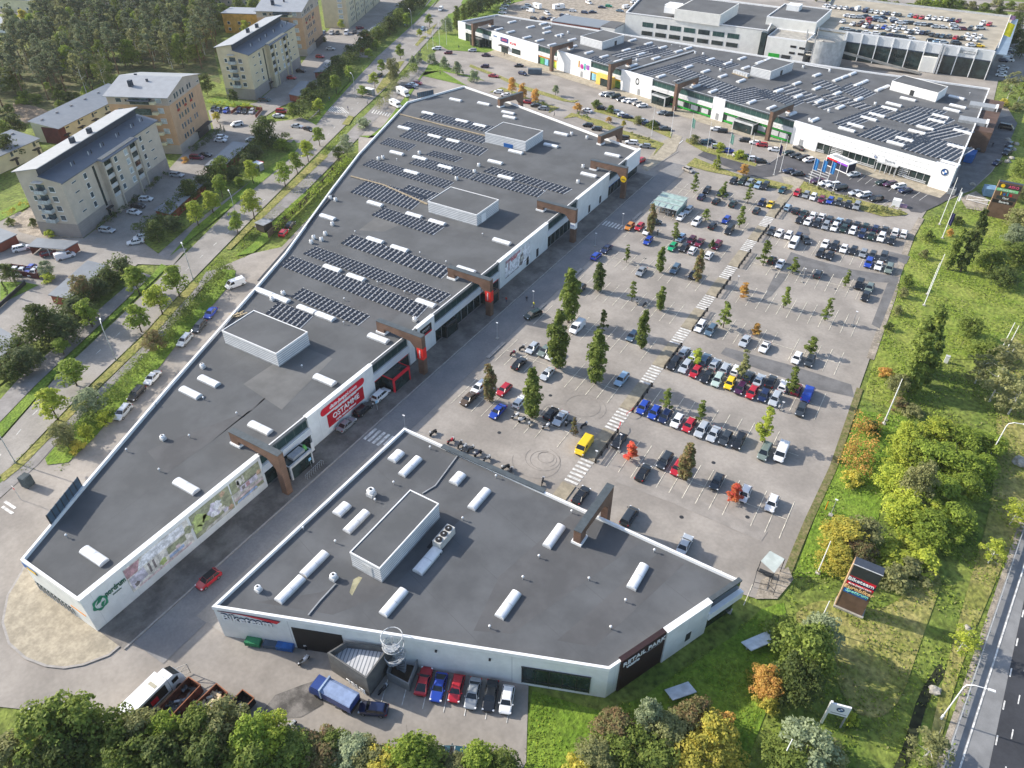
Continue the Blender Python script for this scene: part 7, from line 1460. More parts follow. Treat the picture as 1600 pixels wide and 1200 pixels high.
hedge('dark planting below the orange block entrance',pxs((300,240),(320,226),(345,205)),3.2,2.2,'h');hedge('low hedge on the island beside the bright tree, north',pxs((840,160),(858,168)),2,1.2,'g');hedge('brownish low hedge in the northern island by the portal',pxs((985,210),(1018,222)),2,1.2,'o');hedge('low hedge in the northern island before the portal',pxs((898,178),(922,186)),2,1.2,'g')
hedge('clipped tawny hedge along the dealer fence end',pxs((1350,327),(1378,330),(1410,333)),5.0,1.3,'o',10);hedge('low hedge strip under the dealer flagpoles',pxs((1258,288),(1300,302),(1345,317)),2.0,.9,'o')
hedge('dense dark shrub belt between the left yard and the cycle path',pxs((-20,590),(40,545),(100,498),(150,462),(200,418)),7,4.2,'d',7,.5,'shrub_belt')
hedge('dense dark shrub belt below the long shaded carport',pxs((222,372),(262,345),(300,308),(335,275),(380,252),(410,232)),6,3.8,'d',7,.5,'shrub_belt')
hedge('dense dark shrub belt along the far housing yards',pxs((470,190),(500,150),(530,115),(570,80),(605,50),(640,12),(665,-15)),8,5,'d',6,.55,'shrub_belt')
hedge('green shrubs around the sunny yard entrance',pxs((395,205),(425,232),(452,218)),4,3,'d',8,.45,'shrub_belt')
B_=[((60,505),9.5,9,'d','large dark tree with a yellowing top at the left edge'),((35,560),6,8,'h','dark tree at the left edge below the corrugated carport'),((15,575),5,7,'d','dark bushy tree in the left corner of the belt'),((95,512),7,8,'h','dark green tree beside the big yellow-topped one'),((122,482),6,7,'h','dark tree behind the red carport end'),((126,450),7.5,6.5,'n','brown-leaved tree hiding the red carport'),((150,448),5,6,'h','dark green bushy tree right of the brown-leaved one'),((170,432),5,6,'d','dark grey-green tree above the street kerb'),((190,415),4.5,5,'h','smaller dark tree at the side road mouth'),((243,360),6.5,6.5,'d','dark round tree by the shaded car park'),((268,348),5,6,'h','dark bush tree between the round one and the street'),((296,295),7,6,'d','dark tree with a pale tip below the long shaded carport'),((315,285),5,6,'h','dark tree right below the long shaded carport'),((345,262),8,6.5,'g','yellow-tipped tree at the blue-grey carport end'),((365,270),5,5.5,'h','dark bushes right of the yellow-tipped tree'),((385,250),5,6,'h','dark bushes at the street side of the blue-grey carport'),((400,235),4.5,5,'h','dark bushes below the biggest dark tree'),((414,203),10,9,'d','biggest dark broad tree by the sunny yard entrance'),((440,225),4,6,'b','bright green bush tree right of the biggest dark tree'),((457,172),6,5,'g','pointed green tree beside the red van'),((480,150),7,6,'d','dark tree near the street below the yellow block'),((490,138),6,6,'h','dark tree behind the small red carport'),((505,125),6,6,'d','dark tree amid the far belt'),((527,98),7,7,'d','dark round tree beside the pale hatchback'),((545,80),6,6,'h','dark tree by the tan shed'),((570,60),8,8,'d','dark round tree behind the tan shed'),((590,52),7,7,'g','green tree amid the far dark belt'),((608,38),8,8,'d','dark tree in the far belt, yellowish top'),((625,25),8,8,'g','green tree in the far belt near the cycle path'),((640,8),8,8,'d','dark tree at the top end of the far belt'),((655,-2),8,8,'h','tree cut by the top edge in the far belt')]
for c,h,w_,col,l in B_:tc(c,'round',h,w_,col,l,'dark trees between housing and street')
tc((70,418),'round',4.5,4,'w','grey-green tree beside the red board pen');tc((74,432),'shrub',2.2,4,'l','bright bush beside the red board pen');tc((10,425),'round',5,5,'d','dark tree at the left edge above the board pen');tc((52,346),'shrub',2.6,3,'d','dark round bush on the gravel by the beige block');tc((77,363),'shrub',2,3.6,'l','light green bush at the corner of the beige block');tbt((78,356),(72,342),'spruce',6,'d','narrow dark cone shrub at the beige block corner');tbt((28,449),(18,425),'spruce',7,'d','narrow dark juniper on the left lawn');tbt((13,462),(0,438),'spruce',8,'d','narrow dark juniper at the left edge lawn')
tc((15,345),'shrub',2.2,3.4,'g','green bush at the end of the yellow hedge');tc((338,182),'linden',3.5,3.4,'y','small yellow tree beside the fenced cars');tc((289,248),'shrub',2,3,'a','small orange bush below the orange block');tc((363,150),'linden',6,4.5,'d','green tree on the hedge before the yellow block');tc((320,130),'round',8,7,'d','dark tree at the wood edge by the yellow block');tbt((346,203),(343,192),'spruce',4,'d','small cone shrub, left of two beside the orange block');tbt((351,206),(348,195),'spruce',4,'d','small cone shrub, right of two beside the orange block');tc((470,45),'linden',5,4,'l','pale small tree behind the yellow block');tc((533,38),'linden',5,4,'l','pale green small tree in front of the far yellow block');tc((383,42),'linden',7,5,'l','bright tree before the ochre house');tc((105,0+200),'shrub',2,3,'l','bright bush behind the beige roof ridge');tc((505,60),'shrub',2.5,3.5,'d','small bush by the far orange block')
tc((10,230),'round',9,10,'d','large dark tree at the left edge above the row house');tc((20,195),'round',8,9,'d','second dark tree at the left edge above the row house');tc((0,205),'round',9,9,'g','green tree cut by the left edge above the row house')
pw=random.Random(5);poly=[(-50,110),(20,60),(60,70),(90,5),(180,-10),(250,15),(330,0),(345,40),(340,90),(312,112),(250,110),(180,118),(165,150),(110,168),(60,150),(20,150),(-30,200)]
def inside(x,y,P_):
    c=False
    for i in range(len(P_)):
        x1,y1=P_[i];x2,y2=P_[i-1]
        if (y1> y) !=(y2> y) and x< (x2-x1)*(y-y1)/(y2-y1)+x1:c=not c
    return c
wp=[un(*q) for q in poly];xs=[p[0] for p in wp];ys=[p[1] for p in wp];pl_=[];tries=0
while len(pl_)< 285 and tries< 20000:
    tries+=1;x,y=pw.uniform(min(xs),max(xs)),pw.uniform(min(ys),max(ys))
    if inside(x,y,wp) and all((x-a)**2+(y-b)**2> 4.3**2 for a,b in pl_):pl_.append((x,y))
for i,(x,y) in enumerate(pl_):
    q=pw.random()
    if q< .62:tree(x,y,'pine',pw.uniform(14,20),pw.uniform(6.5,9),'p','tall grey-green pine in the wood at the top left','pines of the wood at the top left',z=-.2)
    elif q< .86:tree(x,y,'round',pw.uniform(9,14),pw.uniform(7,9.5),pw.choice('gob'),'leafy broad tree among the pines of the top left wood','broad trees of the wood at the top left',z=-.2)
    else:tree(x,y,'birch',pw.uniform(13,17),pw.uniform(6,8),pw.choice('oog'),'slender birch among the pines of the top left wood','birches of the wood at the top left',z=-.2)
for i in range(26):
    q=(pw.uniform(-10,180),pw.uniform(95,175));tc(q,'shrub',pw.uniform(2,4),pw.uniform(4,7),pw.choice('gdb'),'green undergrowth bush at the edge of the top left wood','undergrowth bushes of the top left wood')
tc((128,36),'linden',9,6,'a','single yellow-orange tree glowing inside the wood');tc((12,28),'linden',10,6,'o','yellowish tree beside the grey hall, left');tc((38,30),'linden',10,6,'y','yellowish tree beside the grey hall, right')
for c,l in (((395,8),'far tree left of the fourth block'),((372,12),'far green tree beyond the ochre house'),((350,20),'far dark tree beyond the third block')):tc(c,'round',10,9,'g',l)
for i,(c,w_,col) in enumerate((((745,8),11,'h'),((757,0),11,'d'),((770,-6),11,'h'),((735,15),9,'d'),((786,-8),11,'d'))):tc(c,'round',10,w_,col,OR[i]+' dark tree of the clump above the left end of the north row','dark clump above the north row')
for i,(c,w_,h,col) in enumerate((((1440,15),11,11,'g'),((1462,10),12,12,'b'),((1485,10),12,13,'g'),((1452,25),8,7,'o'),((1510,28),8,5,'o'),((1530,32),7,4,'g'))):tc(c,'round',h,w_,col,ORD[i]+' of the big green trees behind the roof deck'.replace('of the','among the'),'trees behind the roof deck')
for i,c in enumerate(((1585,40),(1592,58),(1600,75),(1575,52),(1590,30),(1562,22))):tc(c,'round',8,8,'d',OR[i]+' dark tree of the belt at the upper right edge'.replace('nearest','nearest'),'dark trees at the upper right edge')
for i,c in enumerate(((1275,2),(1292,3),(1308,4),(1337,6),(1350,6),(1363,8),(1230,0))):tbt((c[0],c[1]),(c[0]+2,c[1]-18),'poplar',6,'d','narrow dark roadside tree beyond the roof deck','narrow roadside trees beyond the roof deck')
for i in range(12):tc((1380+i*20,4+(i % 3)*3),'shrub',4,9,'go'[i % 2],'low bush along the far road above the roof deck','low bushes along the far road')
tc((1583,132),'birch',11,9,'o','large olive birch tree at the right edge beside the end wall');tc((1596,145),'birch',9,8,'g','green birch cut by the right edge');tc((1570,160),'shrub',3,6,'y','yellowing shrub at the foot of the large birch');tc((1590,165),'shrub',3,6,'o','olive shrub at the right edge by the birch')
tbt((1481,420),(1512,352),'poplar',15,'g','narrow poplar leaning in the lawn, left of the pair',name='poplar_tree');tbt((1501,423),(1554,324),'poplar',23,'d','tall dark poplar on the lawn, right of the pair')
tbt((1432,578),(1480,477),'poplar',40,'g','big dark poplar on the slope beside the lot',None);tbt((1418,610),(1440,515),'poplar',36,'g','big poplar directly below the dark one beside the lot');tbt((1440,600),(1462,530),'poplar',28,'g','third poplar pressed against the two big ones beside the lot')
tc((1405,600),'round',5,5,'o','olive tree at the lot edge beside the big poplars')
S_=[((1452,366),2.8,3.8,'g','round green bush at the upper lot corner'),((1418,437),3.4,3.8,'g','green bush at the lot edge, upper'),((1413,455),2.6,3,'o','olive bush just below the upper lot edge bush'),((1446,395),2.4,3,'o','thin olive bush on the lawn below the round one'),((1403,483),2.2,3,'o','low olive bush at the lot edge, middle'),((1390,508),1.9,2.4,'d','small dark round bush at the lot edge, lower'),((1497,343),2.5,4,'d','dark bush at the foot of the first flagpole'),((1485,362),2,2.6,'a','rust-coloured bush by the first flagpole'),((1517,510),5,6.5,'g','round grey-green tree on the lower lawn'),((1555,405),6,9,'g','large grey-green bush tree right of the tall poplar'),((1570,430),5,8,'d','dark bush tree below the large grey-green one'),((1590,395),6,9,'g','grey-green tree at the right edge, upper'),((1545,545),4,8,'g','wide green bush below the round tree'),((1598,340),6,9,'o','olive tree at the right edge beside the sign pylon'),((1590,365),5,8,'w','willow bush at the right edge beside the sign pylon'),((1593,302),4,6,'o','olive bush right of the sign pylon'),((1600,262),5,7,'g','green tree at the right edge above the pylon')]
for c,h,w_,col,l in S_:tc(c,'round' if h> 3.5 else 'shrub',h,w_,col,l)
for c,h,w_,l in (((1575,560),9,9,'upper'),((1560,600),8,9,'middle'),((1590,620),8,8,'right edge'),((1535,575),7,7,'left')):tc(c,'birch',h,w_,'o',l+' olive birch with white stems on the right slope')
tc((1385,575+5),'shrub',2,4,'a','orange bush beside the big poplars');tc((1405,628),'shrub',2,4.5,'n','reddish brown low bush at the white pole');tc((1428,640),'shrub',2,5,'o','pinkish olive scrub right of the white pole')
hedge('orange and rust autumn thicket along the lot edge',pxs((1352,662),(1350,690),(1338,720),(1330,742)),6.0,3.0,'a',11,.34,'autumn_thicket');tc((1336,745),'shrub',2.6,5.0,'y','yellow end of the orange thicket');tc((1362,665),'shrub',2.4,3.5,'d','dark green bush at the upper end of the orange thicket')
TH=[((1422,682),5,8),((1465,675),5.5,9),((1512,690),5,8.5),((1550,695),4.5,7),((1412,712),5,8),((1450,712),5.5,9),((1495,722),5.5,9.5),((1535,725),4,6.5),((1402,750),4.5,7.5),((1428,785),5,8.5),((1475,768),5.5,9),((1508,758),5,7),((1408,800),4.5,7),((1450,818),5,9),((1492,805),5,8),((1472,838),4,7)]
for i,(c,h,w_) in enumerate(TH):tc(c,'round',h,w_,'l' if i in (0,4,8,12,1,9) else 'b','leafy light green tree packed in the big thicket on the right','trees of the big thicket on the right')
tc((1441,755),'round',10,6.5,'o','dull olive tree sticking up in the middle of the thicket')
tc((1322,838),'round',5,8.5,'y','large yellow-green bush with orange tints above the sign pylon');tc((1350,830),'round',4.5,7,'o','olive bush right behind the yellow one above the pylon');tc((1310,870),'round',4,7,'y','yellow bush at the white pole above the pylon');tc((1345,862),'round',4,6,'n','brownish bush just behind the sign pylon')
for i,(c,w_) in enumerate((((1395,870),8),((1420,885),8),((1445,870),7),((1400,900),6),((1430,850),7))):tc(c,'shrub',2.6,w_,'o' if i % 2 else 'l','low rough scrub right of the tall sign pylon','rough scrub by the pylon')
for c,k_,h,w_,col,l in (((1262,1015),'round',10,8.5,'g','big grey-green tree below the sign pylon'),((1248,1060),'round',8,7,'d','darker lower half tree below the sign pylon'),((1285,990),'round',8,6,'w','pale leafed tree touching the big one below the pylon'),((1225,985),'shrub',3.5,7,'g','loose green shrub over the long pale bench box'),((1200,1065),'round',4,5.5,'a','orange and green autumn bush on the dark lawn'),((1205,1095),'shrub',2.5,4.5,'y','yellow tip of the autumn bush on the dark lawn'),((1190,1050),'shrub',2.5,4,'y','yellow-green bush left of the orange one'),((1262,1165),'round',6,8,'w','grey willow bush at the bottom below the white badge sign'),((1240,1190),'round',5,8,'g','green bush cut by the bottom edge, right'),((1300,1180),'shrub',3,6,'o','olive scrub right of the bottom willow'),((1508,1000),'birch',5,4.5,'l','small pale birch beside the guard rail'),((1458,1165),'birch',5,6,'o','small olive birch at the bottom beside the ditch'),((1555,862),'birch',5,5,'l','small birch on the verge beside the highway'),((1590,800),'birch',5.5,5,'l','small pale birch at the right edge'),((1330,1120),'shrub',1.8,2.5,'l','tiny yellowish bush beside the white badge sign')):tc(c,k_,h,w_,col,l)
for c,k_,h,w_,col,l in (((960,1140),'round',5,6.5,'n','brown-green bush, left of the bottom centre thicket'),((985,1165),'round',5,7,'g','green bush amid the bottom centre thicket'),((1012,1118),'round',7.5,4.2,'w','grey-green pointed tree topping the bottom centre thicket'),((1045,1140),'round',5,7,'o','olive bush amid the bottom centre thicket'),((1085,1120),'round',5,6.5,'n','brown bush at the top of the bottom centre thicket'),((1110,1145),'round',5,7.5,'y','golden yellow bush at the right of the bottom thicket'),((1128,1130),'shrub',3.5,5,'a','orange-tinted bush at the right end of the bottom thicket'),((1085,1185),'round',5,8,'y','yellow bush cut by the bottom edge'),((1030,1190),'round',5,8,'g','green bush cut by the bottom edge, centre'),((935,1180),'round',4,6,'o','olive bush at the lower left of the bottom thicket'),((905,1200),'shrub',3,5,'y','yellow-green bush at the bottom edge beside the lawn'),((1135,1180),'shrub',3.5,6,'y','yellow bush at the right bottom of the thicket')):tc(c,k_,h,w_,col,l)
for c,h,w_,col,l in (((70,1150),11,9.5,'g','large dark green tree at the bottom left'),((118,1135),11,9,'g','large green tree right of the bottom-left one'),((25,1185),8,8,'o','olive tree in the bottom left corner'),((100,1180),9,9,'d','dark tree below the two large ones at the bottom left'),((185,1150),8.5,7.5,'g','green tree under the rear of the box truck'),((225,1145),8,6.5,'o','olive tree at the box truck rear wheels'),((262,1150),8,6,'b','bright yellow-green tree below the rust skip'),((205,1185),8,8,'g','green tree at the bottom edge below the box truck'),((255,1190),8,8,'d','dark tree at the bottom edge below the skips'),((310,1140),8,7,'g','green tree covering the lower end of the skips'),((350,1135),8,7.5,'o','olive tree below the black skip'),((330,1180),8,8,'d','dark tree at the bottom edge, left of centre'),((400,1155),8,7.5,'b','bright green tree right of the skips'),((425,1150),7,6.5,'l','light green tree near the silver motorcycle'),((395,1190),7,8,'g','green tree at the bottom edge under the bright one'),((455,1175),5,7,'g','green bush at the bottom edge, first of the low ones'),((500,1170),4,6.5,'n','reddish olive bush along the yard edge'),((520,1160),3.5,5,'g','green bush along the yard edge'),((550,1175),4,6,'w','grey-green bush along the yard edge'),((575,1185),4,6,'o','olive bush along the yard edge near the bottom'),((640,1180),6.5,7.5,'b','bright bushy tree at the bottom centre left'),((672,1195),5,6,'g','green bush right of the bright bottom tree'),((600,1195),4,6,'y','yellowish bush left of the bright bottom tree'),((745,1195),5,6.5,'b','green bush covering the teal car rear'),((710,1202),4,5,'o','olive bush under the teal car'),((780,1200),4,6,'g','green bush at the corner of the bottom yard')):tc(c,'round',h,w_,col,l)
def tufts(name,label,poly,n,size,cols,h=.35):
    wp=[un(*q) for q in poly];xs=[p[0] for p in wp];ys=[p[1] for p in wp];g=random.Random(len(poly)+n);pts=[]
    while len(pts)< n:
        x,y=g.uniform(min(xs),max(xs)),g.uniform(min(ys),max(ys))
        if inside(x,y,wp) and math.sin(x*.5+2*math.sin(y*.31))+math.sin(y*.43+x*.2)+g.random()*1.6> .6:pts.append((x,y))
    a=np.array(pts);ga=np.random.default_rng(n);m=len(a);p=np.column_stack([a,np.full(m,-.22)]);th=ga.uniform(0,math.pi,m);t=np.column_stack([np.cos(th),np.sin(th),np.zeros(m)]);s=(size*ga.uniform(.5,1.5,m))[:,None];up=np.column_stack([ga.normal(0,.5,m),ga.normal(0,.5,m),np.ones(m)])*(h*ga.uniform(.5,1.4,m))[:,None]
    v=np.stack([p-t*s*.5,p+t*s*.5,p+t*s*.35+up,p-t*s*.35+up],1).reshape(-1,3)
    me=bpy.data.meshes.new(name);me.vertices.add(4*m);me.vertices.foreach_set('co',v.ravel());me.loops.add(4*m);me.loops.foreach_set('vertex_index',np.arange(4*m));me.polygons.add(m);me.polygons.foreach_set('loop_start',np.arange(0,4*m,4));me.polygons.foreach_set('loop_total',np.full(m,4));me.polygons.foreach_set('material_index',np.random.default_rng(3).integers(0,len(cols),m));me.update(calc_edges=True)
    for c in cols:me.materials.append(LF[c])
    o=bpy.data.objects.new(name,me);COL.objects.link(o);tag(o,label,'grass',None,'stuff')
tufts('tall_grass','rough tall grass and weeds on the right-hand slopes',[(1230,910),(1262,850),(1300,745),(1345,640),(1375,520),(1405,440),(1450,340),(1560,300),(1600,200),(1640,300),(1620,500),(1620,800),(1560,900),(1490,1210),(1160,1210),(1240,1010)],20000,.3,'bbogb',.2)
tufts('lawn_tufts','short uneven grass tufts on the bright lawn by the bike shop',[(835,1082),(930,1110),(1000,1088),(1180,960),(1235,1000),(1150,1210),(810,1230)],5000,.2,'bbl',.1)
tufts('roadside_grass','uneven grass on the verges beside the street',[(0,742),(142,602),(300,440),(352,388),(500,240),(553,182),(470,305),(362,424),(255,530),(100,735),(36,735)],9000,.25,'bbo',.16)
HAZE=0.00007

def wall_thing(name,label,cat,loc):return thing(name,label,cat,tuple(loc))
x0,x1,y0,y1=7.1,11.3,85.1,86.7;H_=10.2
r=thing('sign_pylon','tall brown pylon sign reading Biketeam and Eurobiker Spectrum on the near grass','pylon sign',(9.2,86,0))
kid(MB().box(x0+.15,x1-.15,y0+.05,y1,-.3,H_),'body',mat('pylon_brown',(.14,.085,.06),.6,.12,.6),r);kid(MB().box(x0,x0+.15,y0,y1,-.3,H_),'edge_strip',mat('edge_tan',(.42,.28,.17)),r);kid(MB().box(x0-.1,x1+.1,y0-.25,y1+.1,-.3,.15),'plinth',CONC,r);kid(MB().box(x0+.1,x1,y0+.1,y1,H_,H_+.12),'cap',mat('pylon_cap',(.045,.055,.075),.5),r);kid(MB().box(x0,x1,y0-.02,y0+.1,H_-.0,H_+.08),'edge_line',LGREY,r)
kid(MB().box(x0+.18,x1-.1,y0-.01,y0+.05,8.0,H_-.1),'blank_panel',mat('slate_panel',(.03,.036,.038),.5),r)
kid(MB().box(x0+.3,x1-.1,y0-.03,y0+.04,6.55,7.7),'navy_panel',mat('navy_ink',(.01,.02,.06)),r)
m=MB();k=12;up_=[(x0+.3+t*(x1-x0-.5),7.85-.0*t) for t in np.linspace(0,1,k)];lo_=[(x0+.3+t*(x1-x0-.5),7.7-1.0*max(0,t-.4)) for t in np.linspace(0,1,k)];m.add([(u,y0-.05,z) for u,z in up_+lo_],[(i,i+k,i+k+1,i+1) for i in range(k-1)]);kid(m,'red_swoosh',RED,r)
text_mesh('lettering','Biketeam',1.0,frame((x0+2.0,y0-.07,7.2),(1,0,0)),COPING,r,bold=.02)
kid(MB().box(x0+.2,x1-.2,y0-.03,y0+.04,5.95,6.45),'red_panel',RED,r);text_mesh('lettering','data-jaeppi.com',.52,frame((x0+2.1,y0-.06,6.2),(1,0,0)),COPING,r)
text_mesh('lettering','Eurobiker',1.05,frame((x0+2.15,y0-.06,5.35),(1,0,0)),mat('sign_orange',(.9,.55,.25),.6),r,bold=.02,shear=.2);kid(MB().box(x0+.25,x1-.5,y0-.01,y0+.05,3.9,4.75),'blue_panel',BLUE,r);text_mesh('lettering','Spectrum',.85,frame((x0+2.1,y0-.06,4.6),(1,0,0)),mat('sign_mint',(.3,.75,.6),.6),r,bold=.01,shear=.2)
x0,x1,y0,y1=13.9,20.0,247.2,248.4;H_=10.5
r=thing('sign_pylon','brown pylon sign with coloured shop logos at the far right lawn','pylon sign',(17,248,0));kid(MB().box(x0,x1,y0,y1,-.3,H_),'body',mat('pylon_brown',(.14,.085,.06)),r);kid(MB().box(x0,x1,y0+.05,y1,H_,H_+.1),'cap',mat('pylon_cap',(.045,.055,.075)),r);kid(MB().box(x0-.12,x0,y0,y1,-.3,H_),'edge_strip',mat('edge_tan',(.42,.28,.17)),r)
kid(MB().box(x0+.3,x1-.2,y0-.03,y0,8.9,10.1),'panel',mat('slate_panel',(.03,.036,.038)),r);m=MB();m.add([(x0+1.3+.55*math.cos(a),y0-.06,9.5+.55*math.sin(a)) for a in np.linspace(0,6.283,17)[:-1]],[tuple(range(16))]);kid(m,'round_logo',YEL,r)
text_mesh('lettering','ASKO',1.0,frame((x0+4.1,y0-.07,9.5),(1,0,0)),mat('pinkletter',(.7,.1,.2)),r,bold=.02)
kid(MB().box(x0+.1,x1-.5,y0-.03,y0,7.9,8.7),'panel',mat('pale_green_panel',(.2,.55,.25)),r);text_mesh('lettering','Musti ja Mirri',.7,frame((x0+2.8,y0-.07,8.3),(1,0,0)),COPING,r)
for i,(ch,cc) in enumerate(zip('lelu',(YEL,BLUE,mat('letter_teal',(.0,.4,.4)),RED))):text_mesh('letter',ch,1.3,frame((x0+1.6+i*.85,y0-.06,7.2),(1,0,0)),cc,r,bold=.05)
kid(MB().box(x0+.8,x1-.3,y0-.03,y0,5.5,6.5),'panel',mat('slate_panel',(.03,.036,.038)),r);text_mesh('lettering','Opel',.8,frame((x0+3.2,y0-.07,6.0),(1,0,0)),COPING,r)
kid(MB().box(x0+.2,x1-.6,y0-.03,y0,4.3,5.3),'panel',BLACK,r);text_mesh('lettering','Bavaria',.9,frame((x0+3.2,y0-.07,4.8),(1,0,0)),COPING,r,bold=.01)
r=thing('badge_sign','white billboard with a round blue badge on two posts, bottom right','sign',(11.2,65.3,-.2));a=Vector((10.1,65.2,0));d=Vector((2.3,.6,0));M=local(a,d)
kid(MB().box(0,d.length,-.12,.12,2.6,5.0,M=M),'board',WHITE2,r);kid(MB().box(-.3,-.0,-.15,.15,-.3,5.3,M=M),'post',COPING,r);kid(MB().box(d.length-.2,d.length,-.1,.1,-.3,2.6,M=M),'post',GREY,r);roundel(r,a+d*.5+Vector((d.y,-d.x,0)).normalized()*.16+Vector((0,0,4.1)),d,.52);kid(MB().box(.2,d.length-.2,.13,.16,3.0,3.12,M=M),'text_line',GREY,r)
for lab,p_,q_,w_ in (('long pale billboard lying low beside the bushes on the shaded lawn',(-2.4,70.4),(.6,74.6),2.3),('small pale billboard on the shaded lawn right of the maroon wall',(-9.3,57.4),(-6.9,60.3),2.3)):
    a,b=Vector((*p_,0)),Vector((*q_,0));M=local(a,b-a);L=(b-a).length;r=thing('billboard',lab,'billboard',tuple(a.lerp(b,.5)));MT_=M @ Matrix.Translation((0,0,.6)) @ Matrix.Rotation(R(22),4,'X')
    kid(MB().box(0,L,-w_/2,w_/2,0,.12,M=MT_),'board',mat('pale_blue_board',(.55,.6,.65),.5),r);kid(MB().box(.2,.35,-.1,.1,-.3,.7,M=M).box(L-.35,L-.2,-.1,.1,-.3,.7,M=M),'frame',GREY,r)
def pole(name,label,cat,base,h,rad=.09,m_=None,grp=None,z=-.2,foot=True,arm=None,head=None):
    x,y=un(*base) if len(base)==2 and base[0]> 50 or len(base)==2 else base[:2];r=thing(name,label,cat,(x,y,z),grp);o=MB().cyl((0,0),rad,0,h,8,r2=rad*.6).build('pole',m_ or WHITE2,r)
    if foot:MB().box(-.35,.35,-.35,.35,-.05,.18).build('footing',CONC,r)
    return r
def flag(r,h,w_,hh,m_,d=(1,.2),droop=.4):
    m=MB();n=6;d=Vector((d[0],d[1],0)).normalized();vs=[]
    for i in range(n+1):
        t=i/n;off=Vector((-d.y,d.x,0))*.18*math.sin(t*7)
        for k in (0,1):vs.append(d*(w_*t)+off+Vector((0,0,h-k*hh-droop*t*hh*.4)))
    m.add(vs,[(2*i,2*i+1,2*i+3,2*i+2) for i in range(n)]);return m.build('flag',m_,r)
for b,h,l in (((1472.5,371),15,'first white flagpole on the right lawn, with the banner'),((1468,350),14.5,'white flagpole just behind the bannered one'),((1444,476),14.2,'tall white flagpole beside the lot edge, upper lawn'),((1449,459),9.0,'shorter white flagpole next to the tall one'),((1381,661),11.5,'white flagpole at the top of the orange thicket'),((1384,655),9,'shorter white pole beside the thicket flagpole'),((1278,894),8,'white flagpole in front of the yellow bush'),((1277.5,981),7,'short white pole left of the near pylon'),((1216,1200),8,'white pole at the bottom edge'),((1560,555),9,'thin white pole on the right slope, left'),((1566,560),9,'thin white pole on the right slope, right')):
    r=pole('flagpole',l,'flagpole',b,h,.11,COPING)
    if l.startswith('first'):flag(r,h-7.2,1.0,3.6,mat('banner_navy',(.02,.02,.08)),(1,-.2),.1);flag(r,h-1.0,.7,2.6,WHITE2,(1,0),.2)
FLG='flagpoles along the northern grass strip'
for i,(b,h) in enumerate((((1018,212),11),((1048,212),10.8),((1077,222),10.3),((1105,232),9.6),((1137,243),9),((1170,252),9.8),((1209,273),11.9),((1219,268),12))):
    r=pole('flagpole',ORD[i]+' of the eight white flagpoles along the northern grass strip','flagpole',b,h,.09,COPING,FLG)
    if i in (2,4):flag(r,h-1.5 if i==2 else h-1.2,1.1,3.2,mat('pale_green_flag',(.3,.55,.42),.8),(1,.3),.5)
    if i==6:flag(r,h-1.5,.9,3.2,mat('banner_navy',(.02,.02,.08)),(1,.3),.5)
for i,(b,h) in enumerate((((1264,287),9),((1277,290),9),((1290,293),9),((1302,297),9.2))):
    r=pole('flagpole',ORD[i]+' of four white flagpoles at the dealer forecourt','flagpole',b,h,.09,COPING,'flagpoles at the dealer forecourt')
    if i< 3:flag(r,h-.4,1.3,3.6,mat('sky_blue_flag',(.06,.3,.7),.8,.1,1),(1,.2),.2)
for i,b in enumerate(((668,76),(677,74),(687,71),(698,70))):pole('flagpole',ORD[i]+' of four thin white poles on the round lawn','flagpole',b,11.5,.08,COPING,'flagpoles on the round lawn',foot=False)
r=pole('flagpole','tall mast with a yellow flag at the corner of the roof deck','flagpole',(1552,76),14,.2,COPING,z=9.0,foot=False);r.location=(1.5,398,10.6);flag(r,11,3,5,mat('flag_yellow',(.8,.7,.03)),(1,.2),.4);flag(r,13.6,2.2,1.6,mat('flag_tricolour',(.35,.2,.35)),(1,.2),.3)
def lamp(base,h,ang,label,arm=2.2,z=-.15,m_=GALV,grp=None):
    x,y=un(*base);r=thing('street_lamp',label,'street lamp',(x,y,z),grp,R(ang));m=MB();pts=[(0,0,0),(0,0,h*.86),(.12,0,h*.93),(arm*.35,0,h*.985),(arm,0,h)];m.tube(pts,.1,7,r2=.05);m.build('pole',m_,r)
    MB().box(arm-.15,arm+.65,-.16,.16,h-.08,h+.06).build('lamp_head',COPING,r);MB().cyl((0,0),.17,0,.9,8).build('base_sleeve',m_,r);return r
LG='street lamps along the street'
for i,(b,h) in enumerate((((24,723),9.5),((181,562.5),9.5),((302,437),9.5),((372,350),9.5),((556,154),9.5),((644,46),9.5))):lamp(b,h,150,OR[i]+' curved grey street lamp on the street verge',2.4,grp=LG)
lamp((1471,1122),9.5,8,'tall white lamp leaning its arm over the highway guard rail',2.6,m_=COPING);lamp((1545,715),9.5,8,'white highway lamp hidden among the right slope trees',2.4,m_=COPING)
for b,h,l in (((967,705),4.6,'double-headed lot lamp beside the black hatchback at the walkway'),((931,719),2.6,'small sign post at the walkway end'),((1018,352),0,''),((972,355),4.4,'thin lamp post beside the service road, far'),((930,384),4,'thin lamp post beside the service road, middle'),((833,478),4.4,'thin lamp post beside the service road at the pickup'),((777,528),4.4,'thin post on the service road island'),((633,668),3.4,'short white post at the corner of the bike shop'),((1298,804),4,'small lot post at the white hatchback'),((1221,640),2.2,'white sign post by the silver estate car'),((1253,440),4,'thin lot post in the half-empty upper row'),((1332,508),4,'thin lot post in the emptiest row'),((1150,452),4,'thin lot post left of the walkway rail')):
    if h:
        r=pole('lamp_post',l,'lamp post',b,h,.06,GALV,'slim posts of the parking lot',z=-.15);MB().box(-.25,.25,-.1,.1,h-.1,h+.04).build('lamp_head',COPING,r)
